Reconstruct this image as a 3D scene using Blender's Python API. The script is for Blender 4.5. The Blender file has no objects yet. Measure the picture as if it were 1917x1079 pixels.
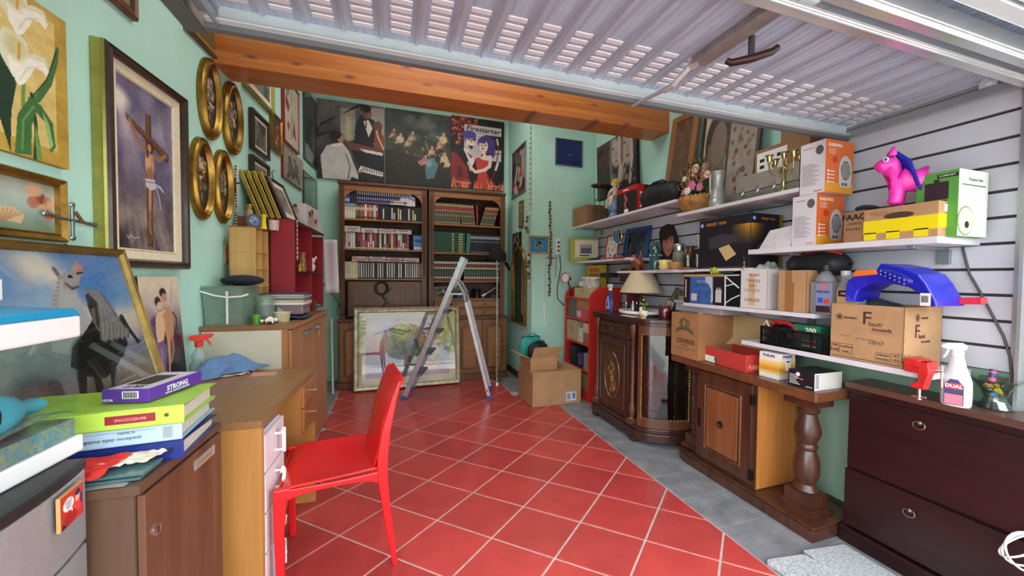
import bpy, math, random
import numpy as np
from mathutils import Vector, Matrix, Euler
random.seed(7)
rng = np.random.default_rng(11)
PI = math.pi; cos, sin, LS, TR, RO = math.cos, math.sin, np.linspace, Matrix.Translation, Matrix.Rotation
SC = bpy.context.scene
COL = SC.collection
# camera
CAM = (0.0,0.0,1.3)
YAW, PITCH, ROLL, FPX = 0.3101,0.02865,0.0082,698.0
_f = np.array([sin(YAW)*cos(PITCH), cos(YAW)*cos(PITCH),-sin(PITCH)])
_r0 = np.array([cos(YAW),-sin(YAW),0.0]); _u0 = np.cross(_r0, _f)
_r = cos(ROLL)*_r0 + sin(ROLL)*_u0
_u = -sin(ROLL)*_r0 + cos(ROLL)*_u0
cd = bpy.data.cameras.new('camera'); cam = bpy.data.objects.new('camera', cd); COL.objects.link(cam)
cd.sensor_fit = 'HORIZONTAL'; cd.sensor_width = 36.0; cd.lens = FPX*36.0/1917.0
cd.clip_start = 0.02; cd.clip_end = 200
M3 = Matrix(((_r[0], _u[0],-_f[0]),(_r[1], _u[1],-_f[1]),(_r[2], _u[2],-_f[2])))
cam.matrix_world = TR(CAM) @ M3.to_4x4()
SC.camera = cam
# view, world, lights
SC.view_settings.view_transform = 'Standard'; SC.view_settings.look = 'None'
SC.view_settings.gamma = 1.0; SC.view_settings.use_curve_mapping = False
SC.view_settings.exposure = 0.88
W = bpy.data.worlds.new('world'); SC.world = W; W.use_nodes = True
wn = W.node_tree.nodes; wl = W.node_tree.links
bg = wn['Background']
sky = wn.new('ShaderNodeTexSky'); sky.sky_type = 'HOSEK_WILKIE'; sky.turbidity = 3.0
sky.sun_direction = Vector((0.5,-0.5,0.7)).normalized(); sky.ground_albedo = 0.4
mixw = wn.new('ShaderNodeMix'); mixw.data_type = 'RGBA'; mixw.inputs[0].default_value = 0.72
wl.new(sky.outputs[0], mixw.inputs[6]); mixw.inputs[7].default_value = (0.93,0.96,1.0,1)
wl.new(mixw.outputs[2], bg.inputs[0]); bg.inputs[1].default_value = 5.4
def area(name, loc, rot, sx, sy, power, col=(1,1,1)):
    l = bpy.data.lights.new(name, 'AREA'); l.shape = 'RECTANGLE'; l.size = sx; l.size_y = sy
    l.energy = power; l.color = col
    o = bpy.data.objects.new(name, l); COL.objects.link(o); o.location = loc; o.rotation_euler = rot
    return o
area('fill_light', (0.45,3.75,3.62),(0,0,0),1.6,1.0,10,(1.0,0.96,0.90))  # added fill beyond the beam, evens out the dim far end
area('fill_light', (0.45,2.1,3.62),(0,0,0),1.2,0.8,13,(1.0,0.98,0.94))  # second added fill, lifts the upper walls
sl_ = bpy.data.lights.new('sun', 'SUN'); sl_.energy = 7.0; sl_.angle = 0.03; sl_.color = (1,.96,.9)
so_ = bpy.data.objects.new('sun', sl_); COL.objects.link(so_)
so_.rotation_euler = Vector((-0.45,-0.25,-1.0)).to_track_quat('-Z', 'Y').to_euler()
# helpers
def ray(px, py):
    return _r*(px-958.5)/FPX - _u*(py-539.5)/FPX + _f
def P(px, py, ax, v):
    i = 'xyz'.index(ax); d = ray(px, py); t = (v-CAM[i])/d[i]
    return Vector(tuple(np.array(CAM)+t*d))
SLOPE = 0.08
LROT = PI/2 - math.atan(SLOPE)           # things on the left wall face the room
def lwx(y, off=0.0): return -1.1 + SLOPE*(y-2.3) + off
def PL(px, py, off=0.0):
    n = np.array([1,-SLOPE,0.0]); n /= np.linalg.norm(n)
    p0 = np.array([-1.1,2.3,0])+n*off; d = ray(px, py); c = np.array(CAM)
    return Vector(tuple(c+(n@(p0-c))/(n@d)*d))
def lin(c):
    c = np.asarray(c, float)/255.0
    return np.where(c <= 0.04045, c/12.92,((c+0.055)/1.055)**2.4)
def C4(c): return tuple(float(x) for x in lin(c))+(1.0,)
_mats = {}
def mat(name, col=(200,200,200), rough=0.5, metal=0.0, var=0.0, vs=6.0, bump=0.0, bs=40.0, coat=0.0,
        stretch=None, col2=None, emit=None, spec=None, trans=0.0, alpha=1.0):
    if name in _mats: return _mats[name]
    m = bpy.data.materials.new(name); m.use_nodes = True; _mats[name] = m
    n = m.node_tree.nodes; l = m.node_tree.links; b = n['Principled BSDF']
    b.inputs['Base Color'].default_value = C4(col); b.inputs['Roughness'].default_value = rough
    b.inputs['Metallic'].default_value = metal
    if coat: b.inputs['Coat Weight'].default_value = coat; b.inputs['Coat Roughness'].default_value = 0.08
    if spec is not None: b.inputs['Specular IOR Level'].default_value = spec
    if trans: b.inputs['Transmission Weight'].default_value = trans
    if alpha < 1: b.inputs['Alpha'].default_value = alpha
    if emit: b.inputs['Emission Color'].default_value = C4(col); b.inputs['Emission Strength'].default_value = emit
    tc = None
    if var or bump or col2:
        tc = n.new('ShaderNodeTexCoord'); mp = n.new('ShaderNodeMapping')
        l.new(tc.outputs['Object'], mp.inputs[0])
        if stretch: mp.inputs['Scale'].default_value = stretch
    if var or col2:
        t = n.new('ShaderNodeTexNoise'); t.inputs['Scale'].default_value = vs; t.inputs['Detail'].default_value = 6
        t.inputs['Roughness'].default_value = 0.6
        l.new(mp.outputs[0], t.inputs[0])
        mx = n.new('ShaderNodeMix'); mx.data_type = 'RGBA'
        c = np.array(col, float)
        a = C4(np.clip(c*(1-var),0,255)) if col2 is None else C4(col)
        bb = C4(np.clip(c*(1+var*.6),0,255)) if col2 is None else C4(col2)
        mx.inputs[6].default_value = a; mx.inputs[7].default_value = bb
        rp = n.new('ShaderNodeMapRange'); rp.inputs[1].default_value = .32; rp.inputs[2].default_value = .68
        l.new(t.outputs[0], rp.inputs[0]); l.new(rp.outputs[0], mx.inputs[0]); l.new(mx.outputs[2], b.inputs['Base Color'])
    if bump:
        t2 = n.new('ShaderNodeTexNoise'); t2.inputs['Scale'].default_value = bs; t2.inputs['Detail'].default_value = 4
        l.new(mp.outputs[0], t2.inputs[0]); bp = n.new('ShaderNodeBump'); bp.inputs['Strength'].default_value = bump
        bp.inputs['Distance'].default_value = 0.01; l.new(t2.outputs[0], bp.inputs['Height']); l.new(bp.outputs[0], b.inputs['Normal'])
    return m
def wood(name, c1, c2, axis='x', rough=0.4, coat=0.0, scale=5.0, knots=False):
    if name in _mats: return _mats[name]
    m = bpy.data.materials.new(name); m.use_nodes = True; _mats[name] = m
    n = m.node_tree.nodes; l = m.node_tree.links; b = n['Principled BSDF']
    b.inputs['Roughness'].default_value = rough
    if coat: b.inputs['Coat Weight'].default_value = coat; b.inputs['Coat Roughness'].default_value = 0.15
    tc = n.new('ShaderNodeTexCoord'); mp = n.new('ShaderNodeMapping'); l.new(tc.outputs['Object'], mp.inputs[0])
    s = [8.0,8.0,8.0]; s['xyz'.index(axis)] = 0.6; mp.inputs['Scale'].default_value = s
    t = n.new('ShaderNodeTexNoise'); t.inputs['Scale'].default_value = scale*.5; t.inputs['Detail'].default_value = 8
    t.inputs['Distortion'].default_value = 0.8; l.new(mp.outputs[0], t.inputs[0])
    rp = n.new('ShaderNodeMapRange'); rp.inputs[1].default_value = .3; rp.inputs[2].default_value = .7
    l.new(t.outputs[0], rp.inputs[0])
    mx = n.new('ShaderNodeMix'); mx.data_type = 'RGBA'; mx.inputs[6].default_value = C4(c1); mx.inputs[7].default_value = C4(c2)
    l.new(rp.outputs[0], mx.inputs[0])
    out = mx.outputs[2]
    if knots:
        v = n.new('ShaderNodeTexVoronoi'); v.voronoi_dimensions = '2D'; v.inputs['Scale'].default_value = 2.6
        mp2 = n.new('ShaderNodeMapping'); mp2.inputs['Scale'].default_value = (1,1,2.4); mp2.inputs['Rotation'].default_value = (PI/2,0,0) ; l.new(tc.outputs['Object'], mp2.inputs[0])
        l.new(mp2.outputs[0], v.inputs[0])
        r2 = n.new('ShaderNodeMapRange'); r2.inputs[1].default_value = 0.0; r2.inputs[1].default_value = .025; r2.inputs[2].default_value = .13
        r2.inputs[3].default_value = .75; r2.inputs[4].default_value = 0; l.new(v.outputs['Distance'], r2.inputs[0])
        m2 = n.new('ShaderNodeMix'); m2.data_type = 'RGBA'; m2.inputs[7].default_value = C4(knots)
        l.new(out, m2.inputs[6]); l.new(r2.outputs[0], m2.inputs[0]); out = m2.outputs[2]
    l.new(out, b.inputs['Base Color'])
    return m
def tglass(name, tint=(245,252,250), refl=1.0, rough=0.0, haze=0.0):
    if name in _mats: return _mats[name]
    m = bpy.data.materials.new(name); m.use_nodes = True; _mats[name] = m
    n = m.node_tree.nodes; l = m.node_tree.links; n.remove(n['Principled BSDF']); o = n['Material Output']
    tr = n.new('ShaderNodeBsdfTransparent'); tr.inputs[0].default_value = C4(tint)
    gl = n.new('ShaderNodeBsdfGlossy'); gl.inputs['Roughness'].default_value = rough
    fr = n.new('ShaderNodeLayerWeight'); fr.inputs[0].default_value = 0.5
    pw_ = n.new('ShaderNodeMath'); pw_.operation = 'POWER'; pw_.inputs[1].default_value = 5.5; l.new(fr.outputs['Facing'], pw_.inputs[0])
    mu = n.new('ShaderNodeMath'); mu.operation = 'MULTIPLY_ADD'; mu.inputs[1].default_value = .9; mu.inputs[2].default_value = .045*refl; mu.use_clamp = True
    l.new(pw_.outputs[0], mu.inputs[0])
    mx = n.new('ShaderNodeMixShader'); l.new(mu.outputs[0], mx.inputs[0]); l.new(gl.outputs[0], mx.inputs[2])
    if haze:
        df = n.new('ShaderNodeBsdfDiffuse'); df.inputs[0].default_value = C4(tint); m2 = n.new('ShaderNodeMixShader')
        m2.inputs[0].default_value = haze; l.new(tr.outputs[0], m2.inputs[1]); l.new(df.outputs[0], m2.inputs[2]); l.new(m2.outputs[0], mx.inputs[1])
    else: l.new(tr.outputs[0], mx.inputs[1])
    l.new(mx.outputs[0], o.inputs[0])
    return m
def pmat(name='print', rough=0.55, coat=0.0):
    if name in _mats: return _mats[name]
    m = bpy.data.materials.new(name); m.use_nodes = True; _mats[name] = m
    n = m.node_tree.nodes; l = m.node_tree.links; b = n['Principled BSDF']; b.inputs['Roughness'].default_value = rough
    if coat: b.inputs['Coat Weight'].default_value = coat; b.inputs['Coat Roughness'].default_value = 0.05
    a = n.new('ShaderNodeAttribute'); a.attribute_name = 'Col'; l.new(a.outputs['Color'], b.inputs['Base Color'])
    return m
class Mb:
    def __init__(s): s.v = []; s.f = []; s.mi = []; s.m = 0; s.X = None
    def _add(s, vs, fs):
        k = len(s.v)
        if s.X is not None: vs = [tuple(s.X @ Vector(v)) for v in vs]
        s.v += [tuple(v) for v in vs]; s.f += [tuple(i+k for i in f) for f in fs]; s.mi += [s.m]*len(fs)
        return s
    def bx(s, x0, x1, y0, y1, z0, z1):
        return s._add([(x0, y0, z0),(x1, y0, z0),(x1, y1, z0),(x0, y1, z0),(x0, y0, z1),(x1, y0, z1),(x1, y1, z1),(x0, y1, z1)],
                      [(3,2,1,0),(4,5,6,7),(0,1,5,4),(1,2,6,5),(2,3,7,6),(3,0,4,7)])
    def bc(s, c, d): return s.bx(c[0]-d[0]/2, c[0]+d[0]/2, c[1]-d[1]/2, c[1]+d[1]/2, c[2]-d[2]/2, c[2]+d[2]/2)
    def hexa(s, b, t): return s._add(list(b)+list(t),[(3,2,1,0),(4,5,6,7),(0,1,5,4),(1,2,6,5),(2,3,7,6),(3,0,4,7)])
    def cyl(s, p0, p1, r0, r1=None, n=12):
        return s.tube([p0, p1],[r0, r0 if r1 is None else r1], n)
    def tube(s, pts, r, n=8, closed=False, flat=1.0):
        pts = [Vector(p) for p in pts]; N = len(pts); rs = r if isinstance(r,(list, tuple)) else [r]*N
        T = []
        for i in range(N):
            a = pts[(i-1) % N] if (closed or i > 0) else pts[i]; b = pts[(i+1) % N] if (closed or i < N-1) else pts[i]
            t = (b-a); T.append(t.normalized() if t.length > 1e-9 else Vector((0,0,1)))
        u = T[0].orthogonal().normalized(); vs = []; fs = []
        for i in range(N):
            u = (u - T[i]*u.dot(T[i])); u = u.normalized() if u.length > 1e-6 else T[i].orthogonal().normalized()
            w = T[i].cross(u)
            for k in range(n):
                a = 2*PI*k/n; vs.append(pts[i]+(u*cos(a)+w*sin(a)*flat)*rs[i])
        for i in range(N if closed else N-1):
            for k in range(n):
                j = (i+1) % N; fs.append((i*n+k, i*n+(k+1) % n, j*n+(k+1) % n, j*n+k))
        if not closed: fs.append(tuple(range(n-1,-1,-1))); fs.append(tuple((N-1)*n+k for k in range(n)))
        return s._add(vs, fs)
    def lathe(s, prof, n=20, c=(0,0,0), cap=True, sx=1.0, sy=1.0):
        vs = []; fs = []; m = len(prof)
        for r, z in prof:
            for k in range(n):
                a = 2*PI*k/n; vs.append((c[0]+r*sx*cos(a), c[1]+r*sy*sin(a), c[2]+z))
        for i in range(m-1):
            for k in range(n): fs.append((i*n+k, i*n+(k+1) % n,(i+1)*n+(k+1) % n,(i+1)*n+k))
        if cap: fs.append(tuple(range(n-1,-1,-1))); fs.append(tuple((m-1)*n+k for k in range(n)))
        return s._add(vs, fs)
    def ell(s, c, r, nu=14, nv=9):
        prof = [(sin(PI*i/nv),-cos(PI*i/nv)) for i in range(nv+1)]
        prof[0] = (0.02,-1); prof[-1] = (0.02,1)
        vs = []; fs = []
        for a_, z in prof:
            for k in range(nu):
                a = 2*PI*k/nu; vs.append((c[0]+r[0]*a_*cos(a), c[1]+r[1]*a_*sin(a), c[2]+r[2]*z))
        for i in range(nv):
            for k in range(nu): fs.append((i*nu+k, i*nu+(k+1) % nu,(i+1)*nu+(k+1) % nu,(i+1)*nu+k))
        fs.append(tuple(range(nu-1,-1,-1))); fs.append(tuple(nv*nu+k for k in range(nu)))
        return s._add(vs, fs)
    def prism(s, poly, t0, t1, pl='xz'):
        n = len(poly); F = {'xz': lambda p, t: (p[0], t, p[1]), 'xy': lambda p, t: (p[0], p[1], t), 'yz': lambda p, t: (t, p[0], p[1])}[pl]
        vs = [F(p, t0) for p in poly]+[F(p, t1) for p in poly]
        fs = [tuple(range(n)), tuple(range(2*n-1, n-1,-1))]+[(i, i+n,(i+1) % n+n,(i+1) % n) for i in range(n)]
        return s._add(vs, fs)
    def sheet(s, fn, nu, nv):
        vs = [fn(i/nu, j/nv) for j in range(nv+1) for i in range(nu+1)]
        return s._add(vs,[(j*(nu+1)+i, j*(nu+1)+i+1,(j+1)*(nu+1)+i+1,(j+1)*(nu+1)+i) for j in range(nv) for i in range(nu)])
    def obj(s, name, m, parent=None, sm=0, bev=0.0, solid=0.0, sub=0, fix=True):
        me = bpy.data.meshes.new(name); me.from_pydata([tuple(v) for v in s.v],[], s.f)
        ms = m if isinstance(m,(list, tuple)) else [m]
        for x in ms: me.materials.append(x)
        if len(ms) > 1: me.polygons.foreach_set('material_index', s.mi)
        if sm: me.polygons.foreach_set('use_smooth', [True]*len(me.polygons))
        if fix:
            import bmesh
            b = bmesh.new(); b.from_mesh(me); bmesh.ops.recalc_face_normals(b, faces=b.faces); b.to_mesh(me); b.free()
        me.update()
        if sm and not sub:
            try: me.set_sharp_from_angle(angle=0.7)
            except Exception: pass
        o = bpy.data.objects.new(name, me); COL.objects.link(o)
        if parent: o.parent = parent
        if solid: d = o.modifiers.new('s', 'SOLIDIFY'); d.thickness = solid; d.offset = 0
        if bev: d = o.modifiers.new('b', 'BEVEL'); d.width = bev; d.segments = 2; d.limit_method = 'ANGLE'; d.angle_limit = 0.6
        if sub: d = o.modifiers.new('u', 'SUBSURF'); d.levels = sub; d.render_levels = sub
        return o
def thing(name, label, cat, loc=(0,0,0), rz=0.0, group=None, rot=None):
    o = bpy.data.objects.new(name, None); COL.objects.link(o); o.empty_display_size = .05
    o.location = loc; o.rotation_euler = rot if rot else (0,0, rz)
    o['label'] = label; o['category'] = cat
    if group: o['group'] = group
    return o
def tag(o, label, cat, group=None, loc=None, rz=None, rot=None):
    o['label'] = label; o['category'] = cat
    if group: o['group'] = group
    if loc is not None: o.location = loc
    if rz is not None: o.rotation_euler = (0,0, rz)
    if rot is not None: o.rotation_euler = rot
    return o
def struct(o): o['kind'] = 'structure'; return o
def child(me, name, parent, loc=(0,0,0), rot=(0,0,0)):
    o = bpy.data.objects.new(name, me); COL.objects.link(o); o.parent = parent; o.location = loc; o.rotation_euler = rot
    return o
def face(w, d, h, which='front'):
    if which == 'front': return Matrix(((1,0,0,0),(0,0,-1,-d/2),(0,1,0,0),(0,0,0,1)))
    if which == 'right': return Matrix(((0,0,1, w/2),(1,0,0,0),(0,1,0,0),(0,0,0,1)))
    if which == 'left': return Matrix(((0,0,-1,-w/2),(-1,0,0,0),(0,1,0,0),(0,0,0,1)))
    if which == 'top': return Matrix(((1,0,0,0),(0,1,0,0),(0,0,1, h),(0,0,0,1)))
_txt = {}
def text(parent, s, size, u, v, F, m, align='CENTER', sxy=1.0, rot=0.0, name='lettering', bold=0.0, shear=0.0, out=0.0012):
    k = (s, size, align, bold, shear)
    if k not in _txt:
        c = bpy.data.curves.new('lettering', 'FONT'); c.body = s; c.size = size; c.align_x = align; c.align_y = 'CENTER'
        c.extrude = 0.0003; c.resolution_u = 2; c.offset = bold; c.shear = shear
        o = bpy.data.objects.new('t', c); COL.objects.link(o)
        _txt[k] = bpy.data.meshes.new_from_object(o); COL.objects.unlink(o); bpy.data.objects.remove(o)
    me = _txt[k].copy(); X = F @ TR((u, v, out)) @ RO(rot,4, 'Z') @ Matrix.Diagonal((sxy,1,1,1))
    me.transform(X); me.materials.clear(); me.materials.append(m)
    o = bpy.data.objects.new(name, me); COL.objects.link(o); o.parent = parent
    return o
def plate(parent, u0, u1, v0, v1, F, m, name='label', t=0.0008, out=0.0):
    b = Mb(); b.bx(u0, u1, v0, v1, out, out+t); b.v = [tuple(F @ Vector(p)) for p in b.v]
    return b.obj(name, m, parent)
# a small painter: colours on a fine grid
class Cv:
    def __init__(s, w, h, nx=60, ny=None, bg=(128,128,128)):
        s.w = w; s.h = h; s.nx = nx; s.ny = ny or max(4, int(nx*h/w))
        u = LS(0,1, s.nx); v = LS(0,1, s.ny)
        s.U, s.V = np.meshgrid(u, v); s.A = np.ones((s.ny, s.nx,3))*np.array(bg, float); s.px = 1.0/s.nx
        s.asp = h/w
    def mix(s, a, c): a = a[..., None]; s.A = s.A*(1-a)+np.array(c, float)*a; return s
    def grad(s, cols, ax='v', lo=0, hi=1):
        t = np.clip(((s.V if ax == 'v' else s.U)-lo)/(hi-lo),0,1)*(len(cols)-1); C = np.array(cols, float)
        i = np.clip(t.astype(int),0, len(cols)-2); f = (t-i)[..., None]; s.A = C[i]*(1-f)+C[i+1]*f; return s
    def noise(s, amp=20, f=6, seed=0, mono=True, sx=1.0, octs=3):
        r = np.random.default_rng(seed); out = np.zeros((s.ny, s.nx,1 if mono else 3))
        for o in range(octs):
            k = f*2**o; g = r.uniform(-1,1,(int(k*s.asp)+3, int(k*sx)+3, out.shape[2]))
            y = s.V*(g.shape[0]-2); x = s.U*(g.shape[1]-2); yi = y.astype(int); xi = x.astype(int); fy = (y-yi)[..., None]; fx = (x-xi)[..., None]
            out += (g[yi, xi]*(1-fx)*(1-fy)+g[yi, xi+1]*fx*(1-fy)+g[yi+1, xi]*(1-fx)*fy+g[yi+1, xi+1]*fx*fy)/2**o
        s.A = s.A+out*amp; return s
    def el(s, cx, cy, rx, ry, c, soft=.15, rot=0, a=1.0):
        x = s.U-cx; y = (s.V-cy)*s.asp; ry = ry*s.asp
        if rot: x, y = x*cos(rot)+y*sin(rot),-x*sin(rot)+y*cos(rot)
        d = np.sqrt((x/rx)**2+(y/ry)**2); return s.mix(np.clip((1-d)/max(soft,1e-3)+.5,0,1)*a, c)
    def poly(s, pts, c, a=1.0):
        ins = np.zeros(s.U.shape, bool); n = len(pts)
        for i in range(n):
            x0, y0 = pts[i]; x1, y1 = pts[(i+1) % n]
            if y0 == y1: continue
            k = ((y0 > s.V) != (y1 > s.V)) & (s.U < (x1-x0)*(s.V-y0)/(y1-y0)+x0); ins ^= k
        return s.mix(ins*a, c)
    def line(s, pts, wd, c, a=1.0, w2=None):
        n = len(pts)-1
        for i in range(n):
            x0, y0 = pts[i]; x1, y1 = pts[i+1]; dx = x1-x0; dy = (y1-y0)*s.asp; L = dx*dx+dy*dy+1e-12
            t = np.clip(((s.U-x0)*dx+(s.V-y0)*s.asp*dy)/L,0,1)
            d = np.hypot(s.U-x0-t*dx,(s.V-y0)*s.asp-t*dy); w = wd if w2 is None else wd+(w2-wd)*(i+t)/n
            s.mix(np.clip((w-d)/(s.px*1.2)+.5,0,1)*a, c)
        return s
    def rect(s, u0, u1, v0, v1, c, a=1.0):
        return s.mix(((s.U >= u0) & (s.U <= u1) & (s.V >= v0) & (s.V <= v1))*a, c)
    def blobs(s, n, cols, r0, r1, box=(0,1,0,1), seed=1, soft=.4, a=.9, asp=1.0):
        r = np.random.default_rng(seed)
        for i in range(n):
            rr = r.uniform(r0, r1); s.el(r.uniform(box[0], box[1]), r.uniform(box[2], box[3]), rr, rr*asp/s.asp, cols[r.integers(len(cols))], soft, r.uniform(0,3), a)
        return s
    def obj(s, name, parent, F=None, m=None, u=0, v=0, oval=False):
        x = (s.U-.5)*s.w+u; z = s.V*s.h+v; n = s.nx*s.ny
        if oval:
            a = (s.U-.5)*2; b = (s.V-.5)*2; x = a*np.sqrt(1-b*b/2)*s.w/2+u; z = b*np.sqrt(1-a*a/2)*s.h/2+s.h/2+v
        F = F or face(0,0,0, 'front'); vs = np.stack([x.ravel(), z.ravel(), np.full(n,.0009), np.ones(n)],1) @ np.array(F).T
        idx = np.arange(n).reshape(s.ny, s.nx); q = np.stack([idx[:-1, :-1], idx[:-1,1:], idx[1:, 1:], idx[1:, :-1]],-1).reshape(-1,4)
        me = bpy.data.meshes.new(name); me.vertices.add(n); me.vertices.foreach_set('co', vs[:, :3].ravel())
        me.loops.add(q.size); me.loops.foreach_set('vertex_index', q.ravel()); me.polygons.add(len(q))
        me.polygons.foreach_set('loop_start', np.arange(0, q.size,4)); me.update(calc_edges=True)
        at = me.color_attributes.new('Col', 'FLOAT_COLOR', 'POINT'); c = np.ones((n,4)); c[:, :3] = lin(np.clip(s.A,0,255)).reshape(-1,3)
        at.data.foreach_set('color', c.ravel()); me.materials.append(m or pmat())
        o = bpy.data.objects.new(name, me); COL.objects.link(o)
        if parent: o.parent = parent
        return o
def ring_frame(w, h, prof, oval=False, n=48, fan=False):
    """frame swept round a rectangle or oval: prof = [(inset, protrusion)], back at y=0, front towards -y"""
    b = Mb(); vs = []; loops = []
    for o_, d in prof:
        if oval: lp = [((w/2-o_)*cos(2*PI*k/n),-d, h/2+(h/2-o_)*sin(2*PI*k/n)) for k in range(n)]
        else: lp = [(-w/2+o_,-d, o_),(w/2-o_,-d, o_),(w/2-o_,-d, h-o_),(-w/2+o_,-d, h-o_)]
        loops.append(lp)
    m = len(loops[0]); V = [p for l in loops for p in l]
    fs = [(i*m+k, i*m+(k+1) % m,(i+1)*m+(k+1) % m,(i+1)*m+k) for i in range(len(loops)-1) for k in range(m)]
    b._add(V, fs); return b
def picture(name, label, cat, loc, rz, w, h, prof, fm, art, inset, depth, group=None, tilt=0.0, glass=None, oval=False, matte=None, am=None, roll=0.0, sidemat=None):
    """framed picture; loc = centre of its bottom edge at the back"""
    T = thing(name, label, cat, loc, rz, group); T.rotation_euler = Euler((tilt, roll, rz), 'XYZ')
    ring_frame(w, h, prof, oval).obj('frame', fm, T, sm=oval)
    iw, ih = w-2*inset, h-2*inset
    b = Mb()
    if oval: b.X = TR((0,0, h/2)) @ RO(PI/2,4, 'X'); b.lathe([(w/2-.004,0),(w/2-.004,.006)],32, sy=(h/w)); b.X = None
    else: b.bx(-w/2+.004, w/2-.004,-.006,0,.004, h-.004)
    b.obj('backing', mat('backing_board', (90,70,50),.9), T)
    if matte:
        mw, mc = matte; plate(T,-iw/2, iw/2, inset, inset+ih, TR((0,-depth+.002,0)) @ face(0,0,0), mc, 'mount')
        iw -= 2*mw; ih -= 2*mw; v = inset+mw
    else: v = inset
    art.w = iw; art.h = ih
    F = TR((0,-depth,0)) @ face(0,0,0)
    art.obj('print', T, F, am, v=v, oval=oval)
    if glass:
        b = Mb(); b.bx(-w/2+inset, w/2-inset,-depth-.008,-depth-.006, inset, h-inset); b.obj('glass', glass, T)
    return T
def canvas(name, label, cat, loc, rz, w, h, art, t=.03, group=None, tilt=0.0, em=None, am=None, roll=0.0):
    T = thing(name, label, cat, loc, rz, group); T.rotation_euler = Euler((tilt, roll, rz), 'XYZ')
    b = Mb(); b.bx(-w/2, w/2,-t,0,0, h); b.obj('canvas_body', em or mat('canvas_edge', (60,50,45),.8), T)
    art.w = w; art.h = h; art.obj('print', T, TR((0,-t,0)) @ face(0,0,0), am)
    return T
# structure
mint = mat('mint_wall', (184,230,215),.85, var=.04, vs=2.0, bump=.12, bs=60)
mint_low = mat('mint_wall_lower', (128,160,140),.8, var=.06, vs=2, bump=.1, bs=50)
grout = mat('grout', (198,180,172),.9, var=.1, vs=30)
redtile = [mat('red_tile_%d' % i, c,.26, var=.07, vs=5, bump=.03, bs=30, spec=.5) for i, c in enumerate([(184,66,62),(176,62,60),(190,70,65),(180,68,64)])]
greytile = mat('grey_tile', (132,134,138),.45, var=.15, vs=9, bump=.1, bs=40)
BACKY = 5.05
b = Mb(); b.bx(-1.6,2.6,0.0,5.2,-.15,-.004); floor = struct(b.obj('floor', grout))
def clip_poly(poly, x0, x1, y0, y1):
    for ax, lim, sg in ((0, x0,1),(0, x1,-1),(1, y0,1),(1, y1,-1)):
        out = []
        for i in range(len(poly)):
            a, c = poly[i], poly[(i+1) % len(poly)]; ia = sg*(a[ax]-lim) >= 0; ic = sg*(c[ax]-lim) >= 0
            if ia: out.append(a)
            if ia != ic:
                t = (lim-a[ax])/(c[ax]-a[ax]); out.append((a[0]+t*(c[0]-a[0]), a[1]+t*(c[1]-a[1])))
        poly = out
        if len(poly) < 3: return []
    return poly
O = (0.942,2.152); A = (.2445,-.2175); B_ = (.236,.194); g = .0055
def parea(p): return abs(sum(p[i][0]*p[(i+1) % len(p)][1]-p[(i+1) % len(p)][0]*p[i][1] for i in range(len(p))))/2
def tile_poly(p, m, name='tile'):
    c = (sum(q[0] for q in p)/len(p), sum(q[1] for q in p)/len(p)); n = len(p)
    ins = [(q[0]+(c[0]-q[0])*.012, q[1]+(c[1]-q[1])*.012) for q in p]
    b = Mb(); b._add([(x, y,-.004) for x, y in p]+[(x, y,-.001) for x, y in p]+[(x, y,0) for x, y in ins],
                     [tuple(range(2*n,3*n))]+[(i,(i+1) % n,(i+1) % n+n, i+n) for i in range(n)]+[(i+n,(i+1) % n+n,(i+1) % n+2*n, i+2*n) for i in range(n)])
    return b.obj(name, m, floor)
k = 0
for i in range(-16,17):
    for j in range(-16,17):
        q = []
        for a, c in ((0,0),(1,0),(1,1),(0,1)):
            ai = i+a+(g/.32)*(1 if a == 0 else -1); cj = j+c+(g/.32)*(1 if c == 0 else -1)
            q.append((O[0]+A[0]*ai+B_[0]*cj, O[1]+A[1]*ai+B_[1]*cj))
        p = clip_poly(q,-.57,1.612,.02,5.0)
        if len(p) >= 3:
            if max(v[1] for v in p) > 3.86:
                p1 = clip_poly(p,-.57,1.26,3.86,5.0); p2 = clip_poly(p,-.57,1.612,.02,3.855)
                ps = [p1, p2] if min(v[1] for v in p) < 3.86 and max(v[0] for v in p) > 1.26 else [clip_poly(p,-.57,1.26,.02,5.0)]
            else: ps = [p]
            for pp in ps:
                if len(pp) >= 3 and parea(pp) > .0012: tile_poly(pp, redtile[k % 4]); k += 1
y = .0
for r in range(20):
    y0 = .456+.2582*(r-2); y1 = y0+.2532
    for x0, x1 in ((1.622,1.897),(1.902,2.345)):
        if y1 > .02 and y0 < 3.98: tile_poly([(x0, max(y0,.02)),(x1, max(y0,.02)),(x1, min(y1,3.98)),(x0, min(y1,3.98))], greytile)
    if y1 > .02 and y0 < 5: tile_poly([(-1.15, max(y0,.02)),(-.578, max(y0,.02)),(-.578, min(y1,5)),(-1.15, min(y1,5))], greytile)
for y0 in (3.99,4.25,4.51): tile_poly([(1.268, y0),(1.545, y0),(1.545, y0+.255),(1.268, y0+.255)], greytile)
H_ = 3.7
b = Mb(); b.hexa([(lwx(.4)-.2,.4,0),(lwx(.4),.4,0),(lwx(5.3),5.3,0),(lwx(5.3)-.2,5.3,0)],[(lwx(.4)-.2,.4, H_),(lwx(.4),.4, H_),(lwx(5.3),5.3, H_),(lwx(5.3)-.2,5.3, H_)])
struct(b.obj('wall_left', mint))
b = Mb(); b.bx(-1.2,2.5, BACKY, BACKY+.15,0, H_); struct(b.obj('wall_back', mint))
b = Mb(); b.bx(1.55,2.5,4.08, BACKY,0, H_); struct(b.obj('wall_corner', mint))
b = Mb(); b.bx(2.37,2.55,.78,4.12,0, H_); wr = struct(b.obj('wall_right', mint))
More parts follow.
